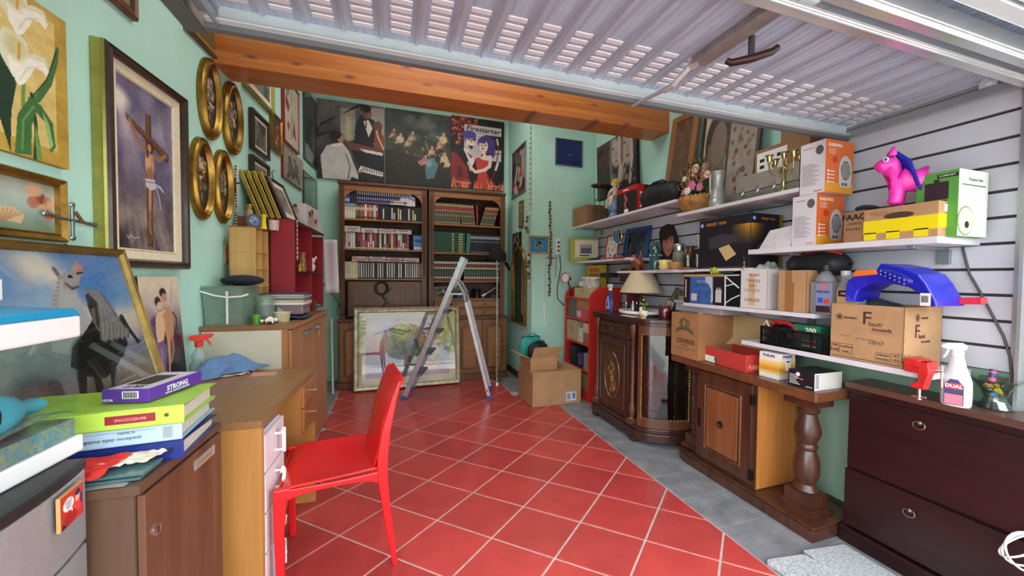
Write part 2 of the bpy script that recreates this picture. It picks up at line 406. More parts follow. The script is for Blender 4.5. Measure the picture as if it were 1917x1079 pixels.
b = Mb(); b.bx(2.362,2.371,.80,4.08,0,.93); b.obj('lower_wall', mint_low, wr)  # darker mint on the wall below the slats
b = Mb(); b.bx(-1.6,-1.02,.42,.56,0, H_); b.bx(-1.6,-.6,.42,.56,2.2, H_); b.bx(-.6,2.55,.42,.56,2.2, H_); b.bx(2.42,2.7,.42,.78,0, H_); struct(b.obj('wall_front', mat('plaster_white', (225,222,214),.9, var=.04)))
b = Mb(); b.bx(-1.6,2.7,.3,5.3, H_, H_+.15); struct(b.obj('ceiling', mat('ceiling_white', (230,230,224),.9)))
b = Mb(); b.bx(2.335,2.362,.80,4.08,0,.08); struct(b.obj('baseboard_right', mat('dark_base', (62,54,48),.6)))
b = Mb(); b.hexa([(lwx(3.6),3.6,0),(lwx(3.6)+.012,3.6,0),(lwx(5.0)+.012,5.0,0),(lwx(5.0),5.0,0)],[(lwx(3.6),3.6,.08),(lwx(3.6)+.012,3.6,.08),(lwx(5.0)+.012,5.0,.08),(lwx(5.0),5.0,.08)])
struct(b.obj('baseboard_left', mat('dark_base')))
b = Mb(); b.bx(1.536,1.55,4.08,5.0,0,.08); struct(b.obj('baseboard_corner', mat('dark_base')))
slatm = mat('slat_panel', (194,197,205),.5, var=.03, vs=3)
b = Mb(); b.bx(2.362,2.372,.80,4.08,.93,2.10); b.obj('slat_backing', mat('groove_dark', (58,52,52),.8), wr)
z = 1.032-.1055
while z < 2.09:
    for y0, y1 in ((.80,2.428),(2.432,4.078)):
        b = Mb(); b.bx(2.35,2.363, y0, y1, max(z+.006,.935), min(z+.1055-.006,2.10)); b.obj('slat', slatm, wr, bev=.0015)
    z += .1055
b = Mb(); b.bx(2.34,2.42,.755,.80,0,2.12); b.bx(2.30,2.34,.765,.775,0,2.12); struct(b.obj('trim_1', mat('galvanised', (168,174,176),.38,.75, var=.08, vs=4)))
bw = [wood('beam_wood_%d' % i, c1, c2, 'x', .45, coat=.25, scale=4, knots=(74,36,16) if i != 1 else False) for i,(c1, c2) in enumerate([((178,98,42),(200,122,58)),((166,88,38),(192,112,50)),((184,104,48),(206,132,66))])]
beam = bpy.data.objects.new('ceiling_beam', None); COL.objects.link(beam); struct(beam)
for i in range(10):
    z0 = 2.615+i*.0405; b = Mb(); b.bx(lwx(2.9)-.02,2.369,2.80,3.03, z0, z0+.0403); o = b.obj('lamination', bw[(i*2) % 3], beam, bev=.0008);
# overhead garage door
galv = mat('galvanised'); lightsteel = mat('light_steel', (206,216,218),.4,.25, var=.06, vs=3)
door = bpy.data.objects.new('door_1', None); COL.objects.link(door); struct(door)
pan = mat('door_panel', (174,186,206),.42,.2, var=.10, vs=3, stretch=(8,1,1)); ribm = mat('door_rib', (190,194,204),.4,.6)
slot_lit = mat('vent_slot', (216,218,222),.45,.3)  # paler metal stands in for light caught by the louvres
DX0, DX1, DYI, DYO, DZ = -.50,2.29,1.365,-.55,2.112
n = 24; pw = (DX1-DX0)/n
bp_ = Mb(); bp_.bx(0, pw-.012, DYO, DYI,0,.004)
for q in (.25,.5,.75): bp_.bx(pw*q-.001, pw*q+.001, DYO, DYI,-.0012,0)
pm = bp_.obj('panel', pan, door); pm.location = (DX0+.006,0, DZ); pmesh = pm.data
br_ = Mb(); br_.hexa([(-.005, DYO,-.008),(.005, DYO,-.008),(.005, DYI,-.008),(-.005, DYI,-.008)],[(-.009, DYO,.004),(.009, DYO,.004),(.009, DYI,.004),(-.009, DYI,.004)]); rm = br_.obj('rib', ribm, door); rm.location = (DX0,0, DZ)
bs_ = Mb(); bs_.hexa([(-.030,-.008,-.003),(.030,-.008,-.003),(.030,.006,-.0055),(-.030,.006,-.0055)],[(-.033,-.010,.001),(.033,-.010,.001),(.033,.010,.001),(-.033,.010,.001)]); sm = None
for i in range(n):
    if i: child(pmesh, 'panel', door,(DX0+.006+i*pw,0, DZ))
    child(rm.data, 'rib', door,(DX0+(i+1)*pw,0, DZ))
    for j in range(6):
        loc = (DX0+(i+.5)*pw+.004,1.135+j*.036, DZ)
        if sm is None: sm = bs_.obj('vent_slot', slot_lit, door); sm.location = loc
        else: child(sm.data, 'vent_slot', door, loc)
b = Mb(); b.bx(DX0-.03, DX1+.03, DYI, DYI+.006,2.062,2.125); b.bx(DX0-.03, DX1+.03, DYI-.018, DYI,2.062,2.068); b.bx(DX0-.03, DX1+.03, DYI, DYI+.05,2.119,2.125); b.obj('inner_rail', lightsteel, door, bev=.001)
b = Mb(); b.bx(DX0-.04, DX1+.04, DYI+.006, DYI+.03,2.045,2.062); b.obj('rail_lip', mat('rail_lip_grey', (120,124,128),.5,.5), door)  # darker grey lower lip of the inner rail
for x0, x1 in ((DX1, DX1+.055),(DX0-.05, DX0)):
    b = Mb(); b.bx(x0, x1, DYO, DYI,2.085,2.145); b.bx(x0 if x0 > 0 else x1-.006, x0+.006 if x0 > 0 else x1, DYO, DYI,2.05,2.09); b.obj('side_rail', galv, door, bev=.001)
b = Mb(); b.bx(2.335,2.349,.56,1.42,2.10,2.16); b.bx(-.62,-.56,.56,1.46,2.07,2.13); b.obj('guide_track', mat('track_steel', (118,122,124),.4,.7), door, bev=.002)
b = Mb(); b.cyl((2.285,.87,2.10),(2.262,.87,2.10),.014, n=10); b.bx(2.284,2.288,.845,.895,2.085,2.12); b.obj('roller_bolt', lightsteel, door, sm=0)
for y0, y1, z0 in ((.74,.79,2.045),(.655,.705,2.03)):
    b = Mb(); b.bx(-.55,2.34, y0, y1, z0, z0+.05); b.bx(-.55,2.34, y0+.012, y0+.016, z0-.008, z0); b.obj('cross_rail', mat('bright_alu', (226,230,232),.25,.8, var=.05, vs=3), door, bev=.004)
for r in range(9):
    b = Mb(); y0 = .62-r*.055; b.bx(-.55,2.34, y0-.045, y0,2.058,2.072); b.obj('door_fascia', mat('fascia_alu', (214,218,222),.35,.5), door, bev=.004)
b = Mb(); b.bx(1.04,1.10,.70,1.12,2.085,2.108); b.obj('lock_case', mat('dusty_steel', (150,142,140),.5,.5, var=.15, vs=20), door, bev=.003)
b = Mb(); b.bx(1.055,1.115,.70,.80,2.06,2.087); b.obj('lock_plate', lightsteel, door, bev=.003)
b = Mb(); b.tube([(1.055,1.11,2.09),(1.05,1.14,2.085),(1.03,1.20,2.045),(1.02,1.24,2.04)],.011,8); b.tube([(1.02,1.23,2.042),(.985,1.395,2.045)],.008,8); b.obj('lock_bar', mat('bar_steel', (196,196,198),.3,.7), door)
b = Mb(); b.cyl((1.13,.955,2.10),(1.13,.955,2.035),.010); b.obj('handle_stem', mat('stem_grey', (70,66,64),.5), door, sm=1)
b = Mb(); b.tube([(1.085,1.01,2.045),(1.095,1.00,2.034),(1.13,.955,2.03),(1.165,.91,2.034),(1.178,.90,2.046)],[.010,.012,.013,.012,.010],10); b.obj('handle', mat('bakelite', (52,28,22),.35), door, sm=1)
# outside, seen in the glass
b = Mb(); b.bx(-14,16,-16,-.0,-.12,-.02); struct(b.obj('pavement', mat('pavement', (150,146,142),.9, var=.15, vs=3)))
b = Mb(); b.bx(-7,9,-10.4,-10,0,3.2); hw = b.obj('house_wall', mat('house_white', (150,150,150),.9)); tag(hw, 'white rendered house wall across the yard behind the viewer', 'wall')
leafm = [mat('leaf_a', (92,132,52),.6, var=.3, vs=8), mat('leaf_b', (132,160,70),.6, var=.3, vs=8)]
for i,(x, y_, r, hh) in enumerate([(-3.0,-4.6,1.1,2.1),(-1.6,-7,1.1,2.6),(.9,-6.0,.9,1.6),(2.9,-5.4,1.2,2.6)]):
    T = thing('shrub', ['low rounded green shrub at the left of the yard', 'tall leafy green shrub before the house wall', 'small bushy shrub before the house wall', 'large leafy shrub at the right of the yard'][i], 'shrub', (x, y_,0))
    v = []; f = []
    for q in range(1500):
        d = Vector(rng.normal(size=3)).normalized()*r*rng.uniform(.55,1); c = Vector((d.x, d.y, hh*.55+d.z*hh/r*.45*.95)); a = Vector(rng.normal(size=3)).normalized()*.11; e = a.orthogonal().normalized()*.05
        k = len(v); v += [tuple(c-a), tuple(c+e), tuple(c+a), tuple(c-e)]; f.append((k, k+1, k+2, k+3))
    bb = Mb(); bb.v = v; bb.f = f; bb.mi = [0]*len(f); o = bb.obj('foliage', leafm[i % 2], T, fix=False); o['kind'] = 'stuff'
    bb = Mb(); bb.tube([(0,0,-.02),(.03,0, hh*.3),(0,.02, hh*.6)],[.06,.05,.03],8); bb.obj('stem', mat('bark', (92,74,56),.9), T)
# bookcases against the back wall
bcw = wood('bookcase_wood', (84,50,30),(112,70,42), 'z', .38, coat=.15)
bcl = wood('bookcase_light', (140,94,52),(166,116,68), 'x', .4, coat=.1)
bcd = wood('bookcase_back', (66,42,28),(88,58,38), 'z', .5)
brass = mat('brass', (176,140,70),.3,.9); chrome = mat('chrome', (210,212,215),.18,.95)
_o1 = ['', 'first', 'second', 'third', 'fourth', 'fifth', 'sixth', 'seventh', 'eighth', 'ninth', 'tenth', 'eleventh', 'twelfth', 'thirteenth', 'fourteenth', 'fifteenth', 'sixteenth', 'seventeenth', 'eighteenth', 'nineteenth']
def ordn(i, n=0):
    if i < 20: return _o1[i]
    t = ['', '', 'twent', 'thirt', 'fort'][i//10]; return t+'ieth' if i % 10 == 0 else t+'y-'+_o1[i % 10]
def cname(c):
    r, g_, b_ = c; mx, mn = max(c), min(c)
    if mx < 60: return 'black'
    if mx-mn < 22: return 'white' if mx > 200 else 'grey'
    if r == mx and g_ > b_+20 and g_ > r*.75: return 'cream'
    if r == mx: return 'red' if mn < 80 else 'pink'
    return 'green' if g_ == mx else 'blue'
def Z475(py, px=720): return P(px, py, 'y', 4.76)[2]
def door_panel(T, x0, x1, z0, z1, y, wm, pm_, knob=True, arch=False):
    b = Mb(); b.bx(x0, x1, y-.02, y, z0, z1); o = b.obj('door', wm, T, bev=.002)
    b = Mb(); i = .055; fr = [(x0+i, z0+i),(x1-i, z0+i),(x1-i, z1-i),(x0+i, z1-i)]
    if arch:
        fr = [(x0+i, z0+i),(x1-i, z0+i)]+[(x1-i-(x1-x0-2*i)*k/10, z1-i-.05+.05*sin(PI*k/10)) for k in range(11)]
    b.tube([(p[0], y-.023, p[1]) for p in fr],.007,6, closed=True); b.obj('moulding', bcw, o)
    b = Mb(); i2 = i+.025; b.hexa([(x0+i2, y-.022, z0+i2),(x1-i2, y-.022, z0+i2),(x1-i2, y-.018, z0+i2),(x0+i2, y-.018, z0+i2)],[(x0+i2, y-.022, z1-i2-.02),(x1-i2, y-.022, z1-i2-.02),(x1-i2, y-.018, z1-i2-.02),(x0+i2, y-.018, z1-i2-.02)]); b.obj('field', pm_, o, bev=.004)
    if knob: b = Mb(); b.ell(((x1-.03) if knob > 0 else (x0+.03), y-.032,(z0+z1)/2),(.012,.012,.012)); b.obj('knob', brass, o, sm=1)
    return o
def bookcase(x0, x1, label, left):
    T = thing('bookcase', label, 'bookcase', (0,0,0),0, 'carved wooden bookcases on the back wall')
    y0, y1 = 4.76,5.04; th = .03; top = 2.405
    for xa, xb in ((x0, x0+th),(x1-th, x1)): b = Mb(); b.bx(xa, xb, y0, y1,.80, top); b.obj('side', bcw, T, bev=.002)
    b = Mb(); b.bx(x0, x1, y1-.012, y1,.80, top); b.obj('back_panel', bcd, T)
    b = Mb(); b.bx(x0-.015, x1+.01, y0-.03, y1, top-.03, top); b.bx(x0-.005, x1+.005, y0-.015, y1, top-.05, top-.03); b.obj('cornice', bcw, T, bev=.004)
    for xa, xb in ((x0, x0+.06),(x1-.06, x1)):
        b = Mb(); b.bx(xa, xb, y0-.018, y0,.80, top-.05)
        for q in (.3,.5,.7): b.cyl((xa+(xb-xa)*q, y0-.019,1.30),(xa+(xb-xa)*q, y0-.019, top-.12),.004, n=6)
        b.obj('pilaster', bcw, T)
    xi0, xi1 = x0+.06, x1-.06; zt = top-.05; pts = [(xi0, zt),(xi0, zt-.17)]
    for k in range(9): a = PI*k/16; pts.append((xi0+.02+.13*sin(a), zt-.17+.115*(1-cos(a))))
    m = [(xi0+xi1-p[0], p[1]) for p in pts[::-1]]
    b = Mb()
    b.bx(xi0, xi1, y0-.012, y0, zt-.055, zt)
    for sgn in (0,1):
        fan = [(xi0, zt-.05),(xi0, zt-.19)]+[(xi0+.15-.15*cos(PI*k/20), zt-.19+.14*sin(PI*k/20)) for k in range(1,11)]
        for k in range(1, len(fan)-1):
            q = [fan[0], fan[k], fan[k+1]]
            if sgn: q = [(xi0+xi1-p[0], p[1]) for p in q]
            b.prism(q, y0-.012, y0)
    b.obj('fascia', bcl, T)
    return T, y0, y1
T, y0, y1 = bookcase(-.592,.405, 'left bookcase unit, filled with video tapes and film cases', True)
BL = [Z475(y) for y in (412,467,522)]
for z in BL: b = Mb(); b.bx(-.562,.375, y0+.004, y1-.012, z-.02, z); b.obj('shelf', bcl, T, bev=.002)
b = Mb(); b.bx(-.562,.375, y0+.06, y0+.075, Z475(378)-.3, Z475(378)-.29);
b = Mb(); b.bx(-.50,.34, y0-.014, y0+.004,.82, BL[2]-.035); fl = b.obj('flap_door', bcw, T, bev=.003)
b = Mb(); b.tube([(-.42, y0-.016, BL[2]-.09),(-.18, y0-.016, BL[2]-.09)],.005,6); b.tube([(.06, y0-.016, BL[2]-.09),(.27, y0-.016, BL[2]-.09),(.27, y0-.016,.9)],.005,6); b.tube([(-.42, y0-.016, BL[2]-.09),(-.42, y0-.016,.9),(.27, y0-.016,.9)],.004,6); b.obj('moulding', bcl, fl)
def base_unit(T, x0, x1, ndoor):
    b = Mb(); b.bx(x0, x1,4.62,5.04,.06,.78); b.obj('cabinet_body', bcw, T)
    b = Mb(); b.bx(x0-.01, x1+.01,4.585,5.04,.775,.80); b.obj('ledge', bcw, T, bev=.005)
    b = Mb(); b.bx(x0-.01, x1+.01,4.59,5.04,0,.075); b.obj('plinth', bcw, T, bev=.005)
    w = (x1-x0-.02)/ndoor
    for i in range(ndoor): door_panel(T, x0+.01+w*i+.004, x0+.01+w*(i+1)-.004,.09,.765,4.62, wood('bookcase_door', (112,72,40),(138,92,54), 'z', .38, coat=.15), bcl,1 if i % 2 == 0 else -1, arch=True)
base_unit(T,-.592,.405,3)
T2, y0, y1 = bookcase(.43,1.415, 'right bookcase unit, filled with bound encyclopaedias', False)
BR = [Z475(y,870) for y in (421,474,526)]
for z in BR: b = Mb(); b.bx(.46,1.385, y0+.004, y1-.012, z-.02, z); b.obj('shelf', bcl, T2, bev=.002)
zc = Z475(559,870)
b = Mb(); b.bx(.46,1.385, y0-.01, y1-.012, zc-.02, zc); b.obj('counter_shelf', bcl, T2, bev=.002)
for r in range(2):
    for c in range(2):
        xa = .50+c*.43; z1_ = zc-.025-r*.105; b = Mb(); b.bx(xa, xa+.42, y0-.016, y0+.1, z1_-.098, z1_); o = b.obj('drawer', bcl, T2, bev=.004)
        b = Mb(); b.tube([(xa+.02, y0-.018, z1_-.08),(xa+.40, y0-.018, z1_-.08),(xa+.40, y0-.018, z1_-.018),(xa+.02, y0-.018, z1_-.018)],.003,5, closed=True); b.obj('moulding', bcw, o)
        b = Mb(); b.ell((xa+.21, y0-.028, z1_-.05),(.011,.011,.011)); b.obj('knob', mat('dark_knob', (60,40,28),.4), o, sm=1)
base_unit(T2,.43,1.415,3)
# ---- books and tapes: one mesh per kind, one object each
_bk = {}
def book_mesh(w, d, h, spine, bands, cover):
    k = (round(w,4), round(h,3), spine, tuple(bands), cover)
    if k in _bk: return _bk[k]
    ms = [mat('bk_%d_%d_%d' % cover, cover,.5), mat('bk_%d_%d_%d' % spine, spine,.5)]; b = Mb()
    b.bx(0, w,.001, d,0, h); b.m = 1; b.bx(.0012, w-.0012,-.0004,.0012,.001, h-.001)
    for (a, c, col, wf) in bands:
        mm = mat('bk_%d_%d_%d' % col, col,.5)
        if mm not in ms: ms.append(mm)
        b.m = ms.index(mm); b.bx(w*(.5-wf/2), w*(.5+wf/2),-.0008,.0004, a*h, c*h)
    me = b.obj('book', ms).data; o = [x for x in COL.objects if x.data == me][0]; bpy.data.objects.remove(o)
    _bk[k] = me; return me
def put(name, me, label, cat, group, loc, rot=(0,0,0)):
    o = bpy.data.objects.new(name, me); COL.objects.link(o); o['label'] = label; o['category'] = cat
    if group: o['group'] = group
    o.location = loc; o.rotation_euler = rot; return o
WH, CR, BK = (226,224,218),(214,200,170),(26,26,30)
def row(x, xe, z, y, w, d, h, gen, name, label, cat, group, gap=.0012):
    i = 0
    while x+w <= xe+.002:
        g_ = gen(i)
        if g_ is None: x += w; i += 1; continue
        ww, hh, sp, bands, cov = g_
        put(name, book_mesh(ww, d, hh, sp, bands, cov), ordn(i+1)+' '+cat+' from the left, '+cname(sp)+' spine, '+label, cat, group,(x, y+random.uniform(0,.006), z+.0005)); x += ww+gap; i += 1
    return x
yb = y0+.02
z = BL[0]; R_ = random.Random(4)
def g_mix(i):
    if i < 5: return (.026,.178, CR,[(.75,.95,(120,150,180),.9),(.1,.5, WH,.8)], CR)
    if i < 15:
        c = [(196,60,56),(90,130,60),(226,222,214),(60,110,70),(210,120,110),(150,40,40)][R_.randrange(6)]
        return (.024,(.172+R_.random()*.008), c,[(.05,.18, BK,.8),(.6,.8, WH,.6)], c)
    if i > 36: return None
    wht = R_.random() < .45; return (.0235,.174, BK,[(.08,.08+R_.choice([.45,.7,.8]), WH if R_.random() < .7 else (214,206,120),.62)] if wht else [(.8,.83,(90,90,96),.5)], BK)
row(-.553,.37, z, yb,.024,.10,.19, g_mix, 'video_tape', 'lower row of the top shelf', 'video tape', 'video tapes in the lower row of the top shelf')
z2 = z+.186
b = Mb(); b.bx(-.555,.368, y0+.015, y0+.13, z2-.004, z2-.001); b.obj('row_board', bcd, T)
def g_top(i):
    if i < 1: return (.022,.16,(214,180,90),[], CR)
    if i < 3: return (.024,.16,(52,98,176),[(.1,.3, WH,.6)],(52,98,176))
    if i < 6: return (.024,.168,(30,34,48),[], BK)
    if i < 26:
        return (.0235,.170,(40,42,96),[(.62,.92, WH,.5),(.3,.42,(190,178,150),.5),(.05,.16,(150,160,210),.4)],(30,30,60))
    if i < 34: return (.021,[.17,.168,.17,.165,.155,.14,.12,.11][i-26],[(206,214,226), WH][i % 2],[(.55,.85,(70,110,190),.6)], WH)
    return None
def row_sub(gen, a, c, x, z, label, group, name='video_tape', cat='video tape'):
    for i in range(a, c):
        ww, hh, sp, bands, cov = gen(i); put(name, book_mesh(ww,.10, hh, sp, bands, cov), label if c-a == 1 else label+', '+ordn(i-a+1)+' from the left', cat, group,(x, yb+.005, z)); x += ww+.0012
    return x
x = row_sub(g_top,0,1,-.553, z2, 'yellow-spined tape, first of the upper row on the left bookcase', None)
x = row_sub(g_top,1,3, x, z2, 'blue-spined tape by the yellow one', 'blue-spined tapes at the left end of the upper row')
x = row_sub(g_top,3,6, x, z2, 'plain black tape case before the blue series', 'plain black tape cases left of the long blue series')
x = row_sub(g_top,6,26, x, z2, 'dark blue tape in the long blue series', 'dark blue tape series in the upper row')
x = row_sub(g_top,26,34, x, z2, 'white and blue film case right of the blue series', 'white and blue film cases at the right end of the upper row', 'film_case', 'film case')
for k in range(3):
    c = [(214,220,232),(40,46,96),(210,120,130)][k]
    put('film_case', book_mesh(.19,.13,.014, c,[(.3,.7, WH,.6)], c),['pale film case, bottom of the short stack before the blue tapes', 'dark blue film case in the middle of the short stack before the blue tapes', 'pink-edged film case on top of the short stack before the blue tapes'][k], 'film case', 'film cases stacked flat before the blue tapes', (-.03+k*.004, yb-.045, z2+.0005+k*.0155))
def g_s2(i):
    if i > 33: return None
    c = R_.choice([(230,228,222),(30,30,34),(198,196,196),(40,40,46),(176,60,58),(60,60,130),(206,196,150),(150,54,54),(220,216,210),(36,36,40)])
    b2 = R_.choice([BK, WH,(190,70,60),(120,120,130)]); return (.0255,.186+R_.random()*.006, c,[(.12,.12+R_.random()*.5, b2,.7),(.02,.09, WH,.8)], BK)
xe = row(-.553,.20, BL[1], yb,.0255,.12,.19, g_s2, 'film_case', 'upright row on the middle shelf', 'film case', 'upright film cases on the middle shelf')
T3 = thing('tape_pack', 'blue boxed pack of tapes at the right end of the middle shelf', 'box', (.305, y0+.07, BL[1]))
b = Mb(); b.bx(-.062,.062,-.05,.05,0,.185); b.obj('carton', mat('packblue', (70,130,196),.4), T3, bev=.002)
F = face(.124,.10,.185); b = Mb(); b.X = F @ TR((0,.115,.0008)); b.lathe([(.045,0),(.045,.001)],24, sy=.42); b.X = None; b.obj('oval_print', mat('packnavy', (28,58,130),.4), T3)
plate(T3,-.05,.05,.012,.04, F, mat('paper_white', (236,236,232),.7), 'label'); text(T3, 'E-180', .022,0,.026, F, mat('ink_dark', (30,32,50),.6), out=.002)
def stacks(x, z, n, counts, where):
    for s in range(n):
        for q in range(counts[s]):
            c = [(226,222,220),(214,204,202),(196,90,92),(232,228,226),(210,150,150)][R_.randrange(5)]
            put('dvd_case', book_mesh(.19,.135,.0142, c,[(.25,.75, R_.choice([WH,(190,120,120),(120,120,140)]),.55)],(60,60,64)),
                'flat dvd case '+ordn(q+1)+' up in '+ordn(s+1)+' stack above '+where, 'dvd case', 'flat dvd cases stacked above the '+where,(x+s*.196+random.uniform(-.002,.002), yb+.01, z+q*.0148))
def rowboard(z, x0=-.555): b = Mb(); b.bx(x0,.368, y0+.012, y0+.15, z-.003, z); b.obj('row_board', bcd, T)
zz = BL[1]+.192; rowboard(zz); stacks(-.553, zz+.0005,4,[5,4,4,4], 'middle shelf row')
def g_s3(i):
    if i > 36: return None
    if i in (3,4): return (.0255,.20,(222,206,140),[(.1,.9,(232,220,170),.5)], CR)
    if i < 6: return (.0255,.20,(224,222,212),[(.3,.8,(170,176,160),.3)],(40,40,40))
    return (.0255,.20, BK,[(.06,.94, WH,.34 if R_.random() < .6 else .55),(.42,.5,(150,150,150),.6)] if R_.random() < .9 else [], BK)
row(-.553,.368, BL[2], yb,.0255,.11,.20, g_s3, 'video_tape', 'on the lowest open shelf', 'video tape', 'video tapes on the lowest open shelf')
zz = BL[2]+.205; rowboard(zz); stacks(-.46, zz+.0005,4,[4,4,4,4], 'lowest open shelf row')
def encyc(x, n, w, h, z, sp, bands, cov, label, group, lean=0, name='book', d=.17, y=None):
    for i in range(n):
        o = put(name, book_mesh(w, d, h, sp, bands, cov), label+', '+ordn(i+1)+' from the left', 'book', group,(x+i*(w/max(cos(lean),.1)+.001), y or yb, z+.001+(max(0, sin(lean))*w)),(0, lean,0))
    return x+n*(w+.001)
ol, rd, gd = (84,84,70),(150,48,44),(196,168,96)
bd = [(.86,.93, gd,.8),(.66,.84, rd,.84),(.62,.65, gd,.9),(.38,.46, gd,.3),(.06,.09, gd,.9)]
dko = (34,32,26); encyc(.47,12,.029,.265, BR[0], ol, bd, dko, 'upright olive volume with red band on the top shelf', 'upright olive volumes on the top shelf')
encyc(.845,6,.029,.262, BR[0], ol, bd, dko, 'left-leaning olive volume with red band', 'olive volumes leaning left', lean=-.10)
put('book', book_mesh(.018,.17,.265,(150,50,66),[],(150,50,66)), 'thin wine-red book right of the left-leaning olive volumes', 'book', None,(1.045, yb, BR[0]+.001),(0,-.04,0))
encyc(1.085,6,.029,.258, BR[0], ol, bd, dko, 'right-leaning olive volume with red band', 'olive volumes leaning right', lean=.30)
put('book', book_mesh(.02,.17,.25,(120,30,40),[],(120,30,40)), 'dark red book against the right side of the top shelf', 'book', None,(1.362, yb, BR[0]+.001))
gr = (26,78,62)
for i in range(15):
    gb = i in (0,9,12,13); put('book', book_mesh(.0275,.17,.262, gr,[(.03+q*.12,.09+q*.12,(206,196,130),.8) for q in range(8)] if gb else [(.02,.025, gd,.9)],(12,34,28)),
        'green binder volume with gilt squares on the middle shelf, '+ordn(i+1)+' from the left' if gb else 'plain dark green volume on the middle shelf, '+ordn(i+1)+' from the left', 'book', 'gilt green volumes on the middle shelf' if gb else 'plain green volumes on the middle shelf', (.465+i*.0285, yb, BR[1]+.001))
put('book', book_mesh(.05,.20,.25,(70,124,108),[],(70,124,108)), 'wide pale green volume between the green and the black sets', 'book', None,(.90, yb-.02, BR[1]+.001),(0,.05,0))
for i in range(14):
    put('book', book_mesh(.029,.17,.245,(30,34,52),[(.76,.9,(170,172,180),.8),(.6,.64,(150,150,160),.8),(.04,.08,(150,150,160),.8)],(24,26,40)), 'navy volume with silver bands, '+ordn(i+1)+' of its row from the left', 'book', 'navy volumes on the middle shelf', (.965+i*.03, yb, BR[1]+.001))
for i in range(29):
    if i in (11,12): continue
    put('book', book_mesh(.031,.17,.25,(44,74,66),[(.86,.97,(222,214,190),.75),(.7,.8, rd,.84),(.6,.68,(222,214,190),.75),(.12,.2,(222,214,190),.75),(.02,.1, rd,.84),(.25,.5,(150,160,140),.12)],(20,30,28)), 'green and red volume on the lowest book shelf, '+ordn(i+1)+' place from the left', 'book', 'green and red volumes on the lowest book shelf', (.463+i*.0318, yb, BR[2]+.001))
zn = zc+.001
def smallbox(name, label, cat, loc, w, d, h, m, rz=0, bev=.002, group=None, mname='body'):
    T = thing(name, label, cat, loc, rz, group); b = Mb(); b.bx(-w/2, w/2,-d/2, d/2,0, h); b.obj(mname, m, T, bev=bev); return T
Tn = thing('framed_photo', 'small framed photograph standing in the niche over the drawers', 'photo frame', (.58, y0+.08, zn));
ring_frame(.20,.15,[(0,0),(0,.012),(.015,.012),(.018,.004)]).obj('frame', bcl, Tn); c_ = Cv(.17,.12,24, bg=(120,120,118)).blobs(14,[(40,40,40),(210,205,200),(170,90,80)],.06,.16); c_.obj('print', Tn, TR((0,-.004,.015)) @ face(0,0,0))
Tn.rotation_euler = (-.12,0,0)
b = Mb(); b.lathe([(.052,0),(.052,.11),(.056,.115),(.056,.12),(.048,.12),(.046,.01)],18); tag(b.obj('cup', mat('black_gloss', (24,24,28),.25), sm=1), 'black round pot standing in the niche over the drawers', 'pot', None,(1.06, y0+.07, zn))
b = Mb(); b.lathe([(.018,0),(.016,.04),(.005,.07),(.003,.25)],10); tag(b.obj('glue_nozzle', WHm if 'WHm' in globals() else mat('white_plastic', (230,230,228),.4), sm=1), 'white pointed nozzle lying slanted in the niche over the drawers', 'nozzle', None,(1.125, y0+.05, zn+.02), rot=(.1,1.0,0))
smallbox('blue_case', 'small blue case lying among odds and ends in the niche', 'case', (.83, y0+.08, zn),.11,.08,.06, mat('blue_case', (58,84,140),.4),.3)
smallbox('dark_tin', 'small dark tin at the right end of the niche', 'tin', (1.28, y0+.08, zn),.06,.05,.04, mat('dark_tin', (70,52,48),.4))
# wall shelves on the right (brackets as parts)
shm = mat('white_shelf', (212,210,216),.4, var=.03, vs=4); brk = mat('bracket_grey', (140,150,150),.4,.5)
def wall_shelf(label, y0, y1, z, x0=2.05, t=.028, br=None, sides=None):
    T = thing('wall_shelf', label, 'shelf', (0,0,0),0, 'white shelves on the slatted wall')
    b = Mb(); b.bx(x0,2.348, y0, y1, z-t, z); b.obj('board', shm, T, bev=.002)
    for yy in (br or (y0+.2, y1-.2)):
        b = Mb(); b.bx(2.10,2.348, yy-.012, yy+.012, z-t-.014, z-t); b.bx(2.334,2.348, yy-.022, yy+.022, z-t-.075, z-t-.014); b.ell((2.15, yy, z-t-.014),(.012,.012,.005),8,5); b.obj('bracket', brk, T, bev=.002)
    return T
ZT1, ZT2, ZM1, ZM2, ZM3, ZR, ZC = 1.905,1.79,1.490,1.368,1.125,1.478,.925
wall_shelf('long white shelf at the far end of the top row, holding the cherub figurine', 2.335,4.07, ZT1, t=.022)
wall_shelf('white shelf in the top row under the basket, jug and candelabrum', 1.435,2.325, ZT2, t=.022)
wall_shelf('far white middle shelf with the round mirror and red photo frame', 2.92,4.07, ZM1, t=.022)
wall_shelf('white middle shelf with the yellow cup and glassware', 2.15,3.12, ZM2, x0=2.06, t=.020)
wall_shelf('white middle shelf holding the bulky cartons and bottles', 1.34,2.24, ZM3, t=.024)
wall_shelf('wide white shelf under the heater cartons and pink toy horse', .895,1.72, ZR, t=.028, br=(1.0,1.5))
wall_shelf('lowest white shelf under the black crate and big brown carton', .905,1.75, ZC, t=.026, br=(1.05,1.6))
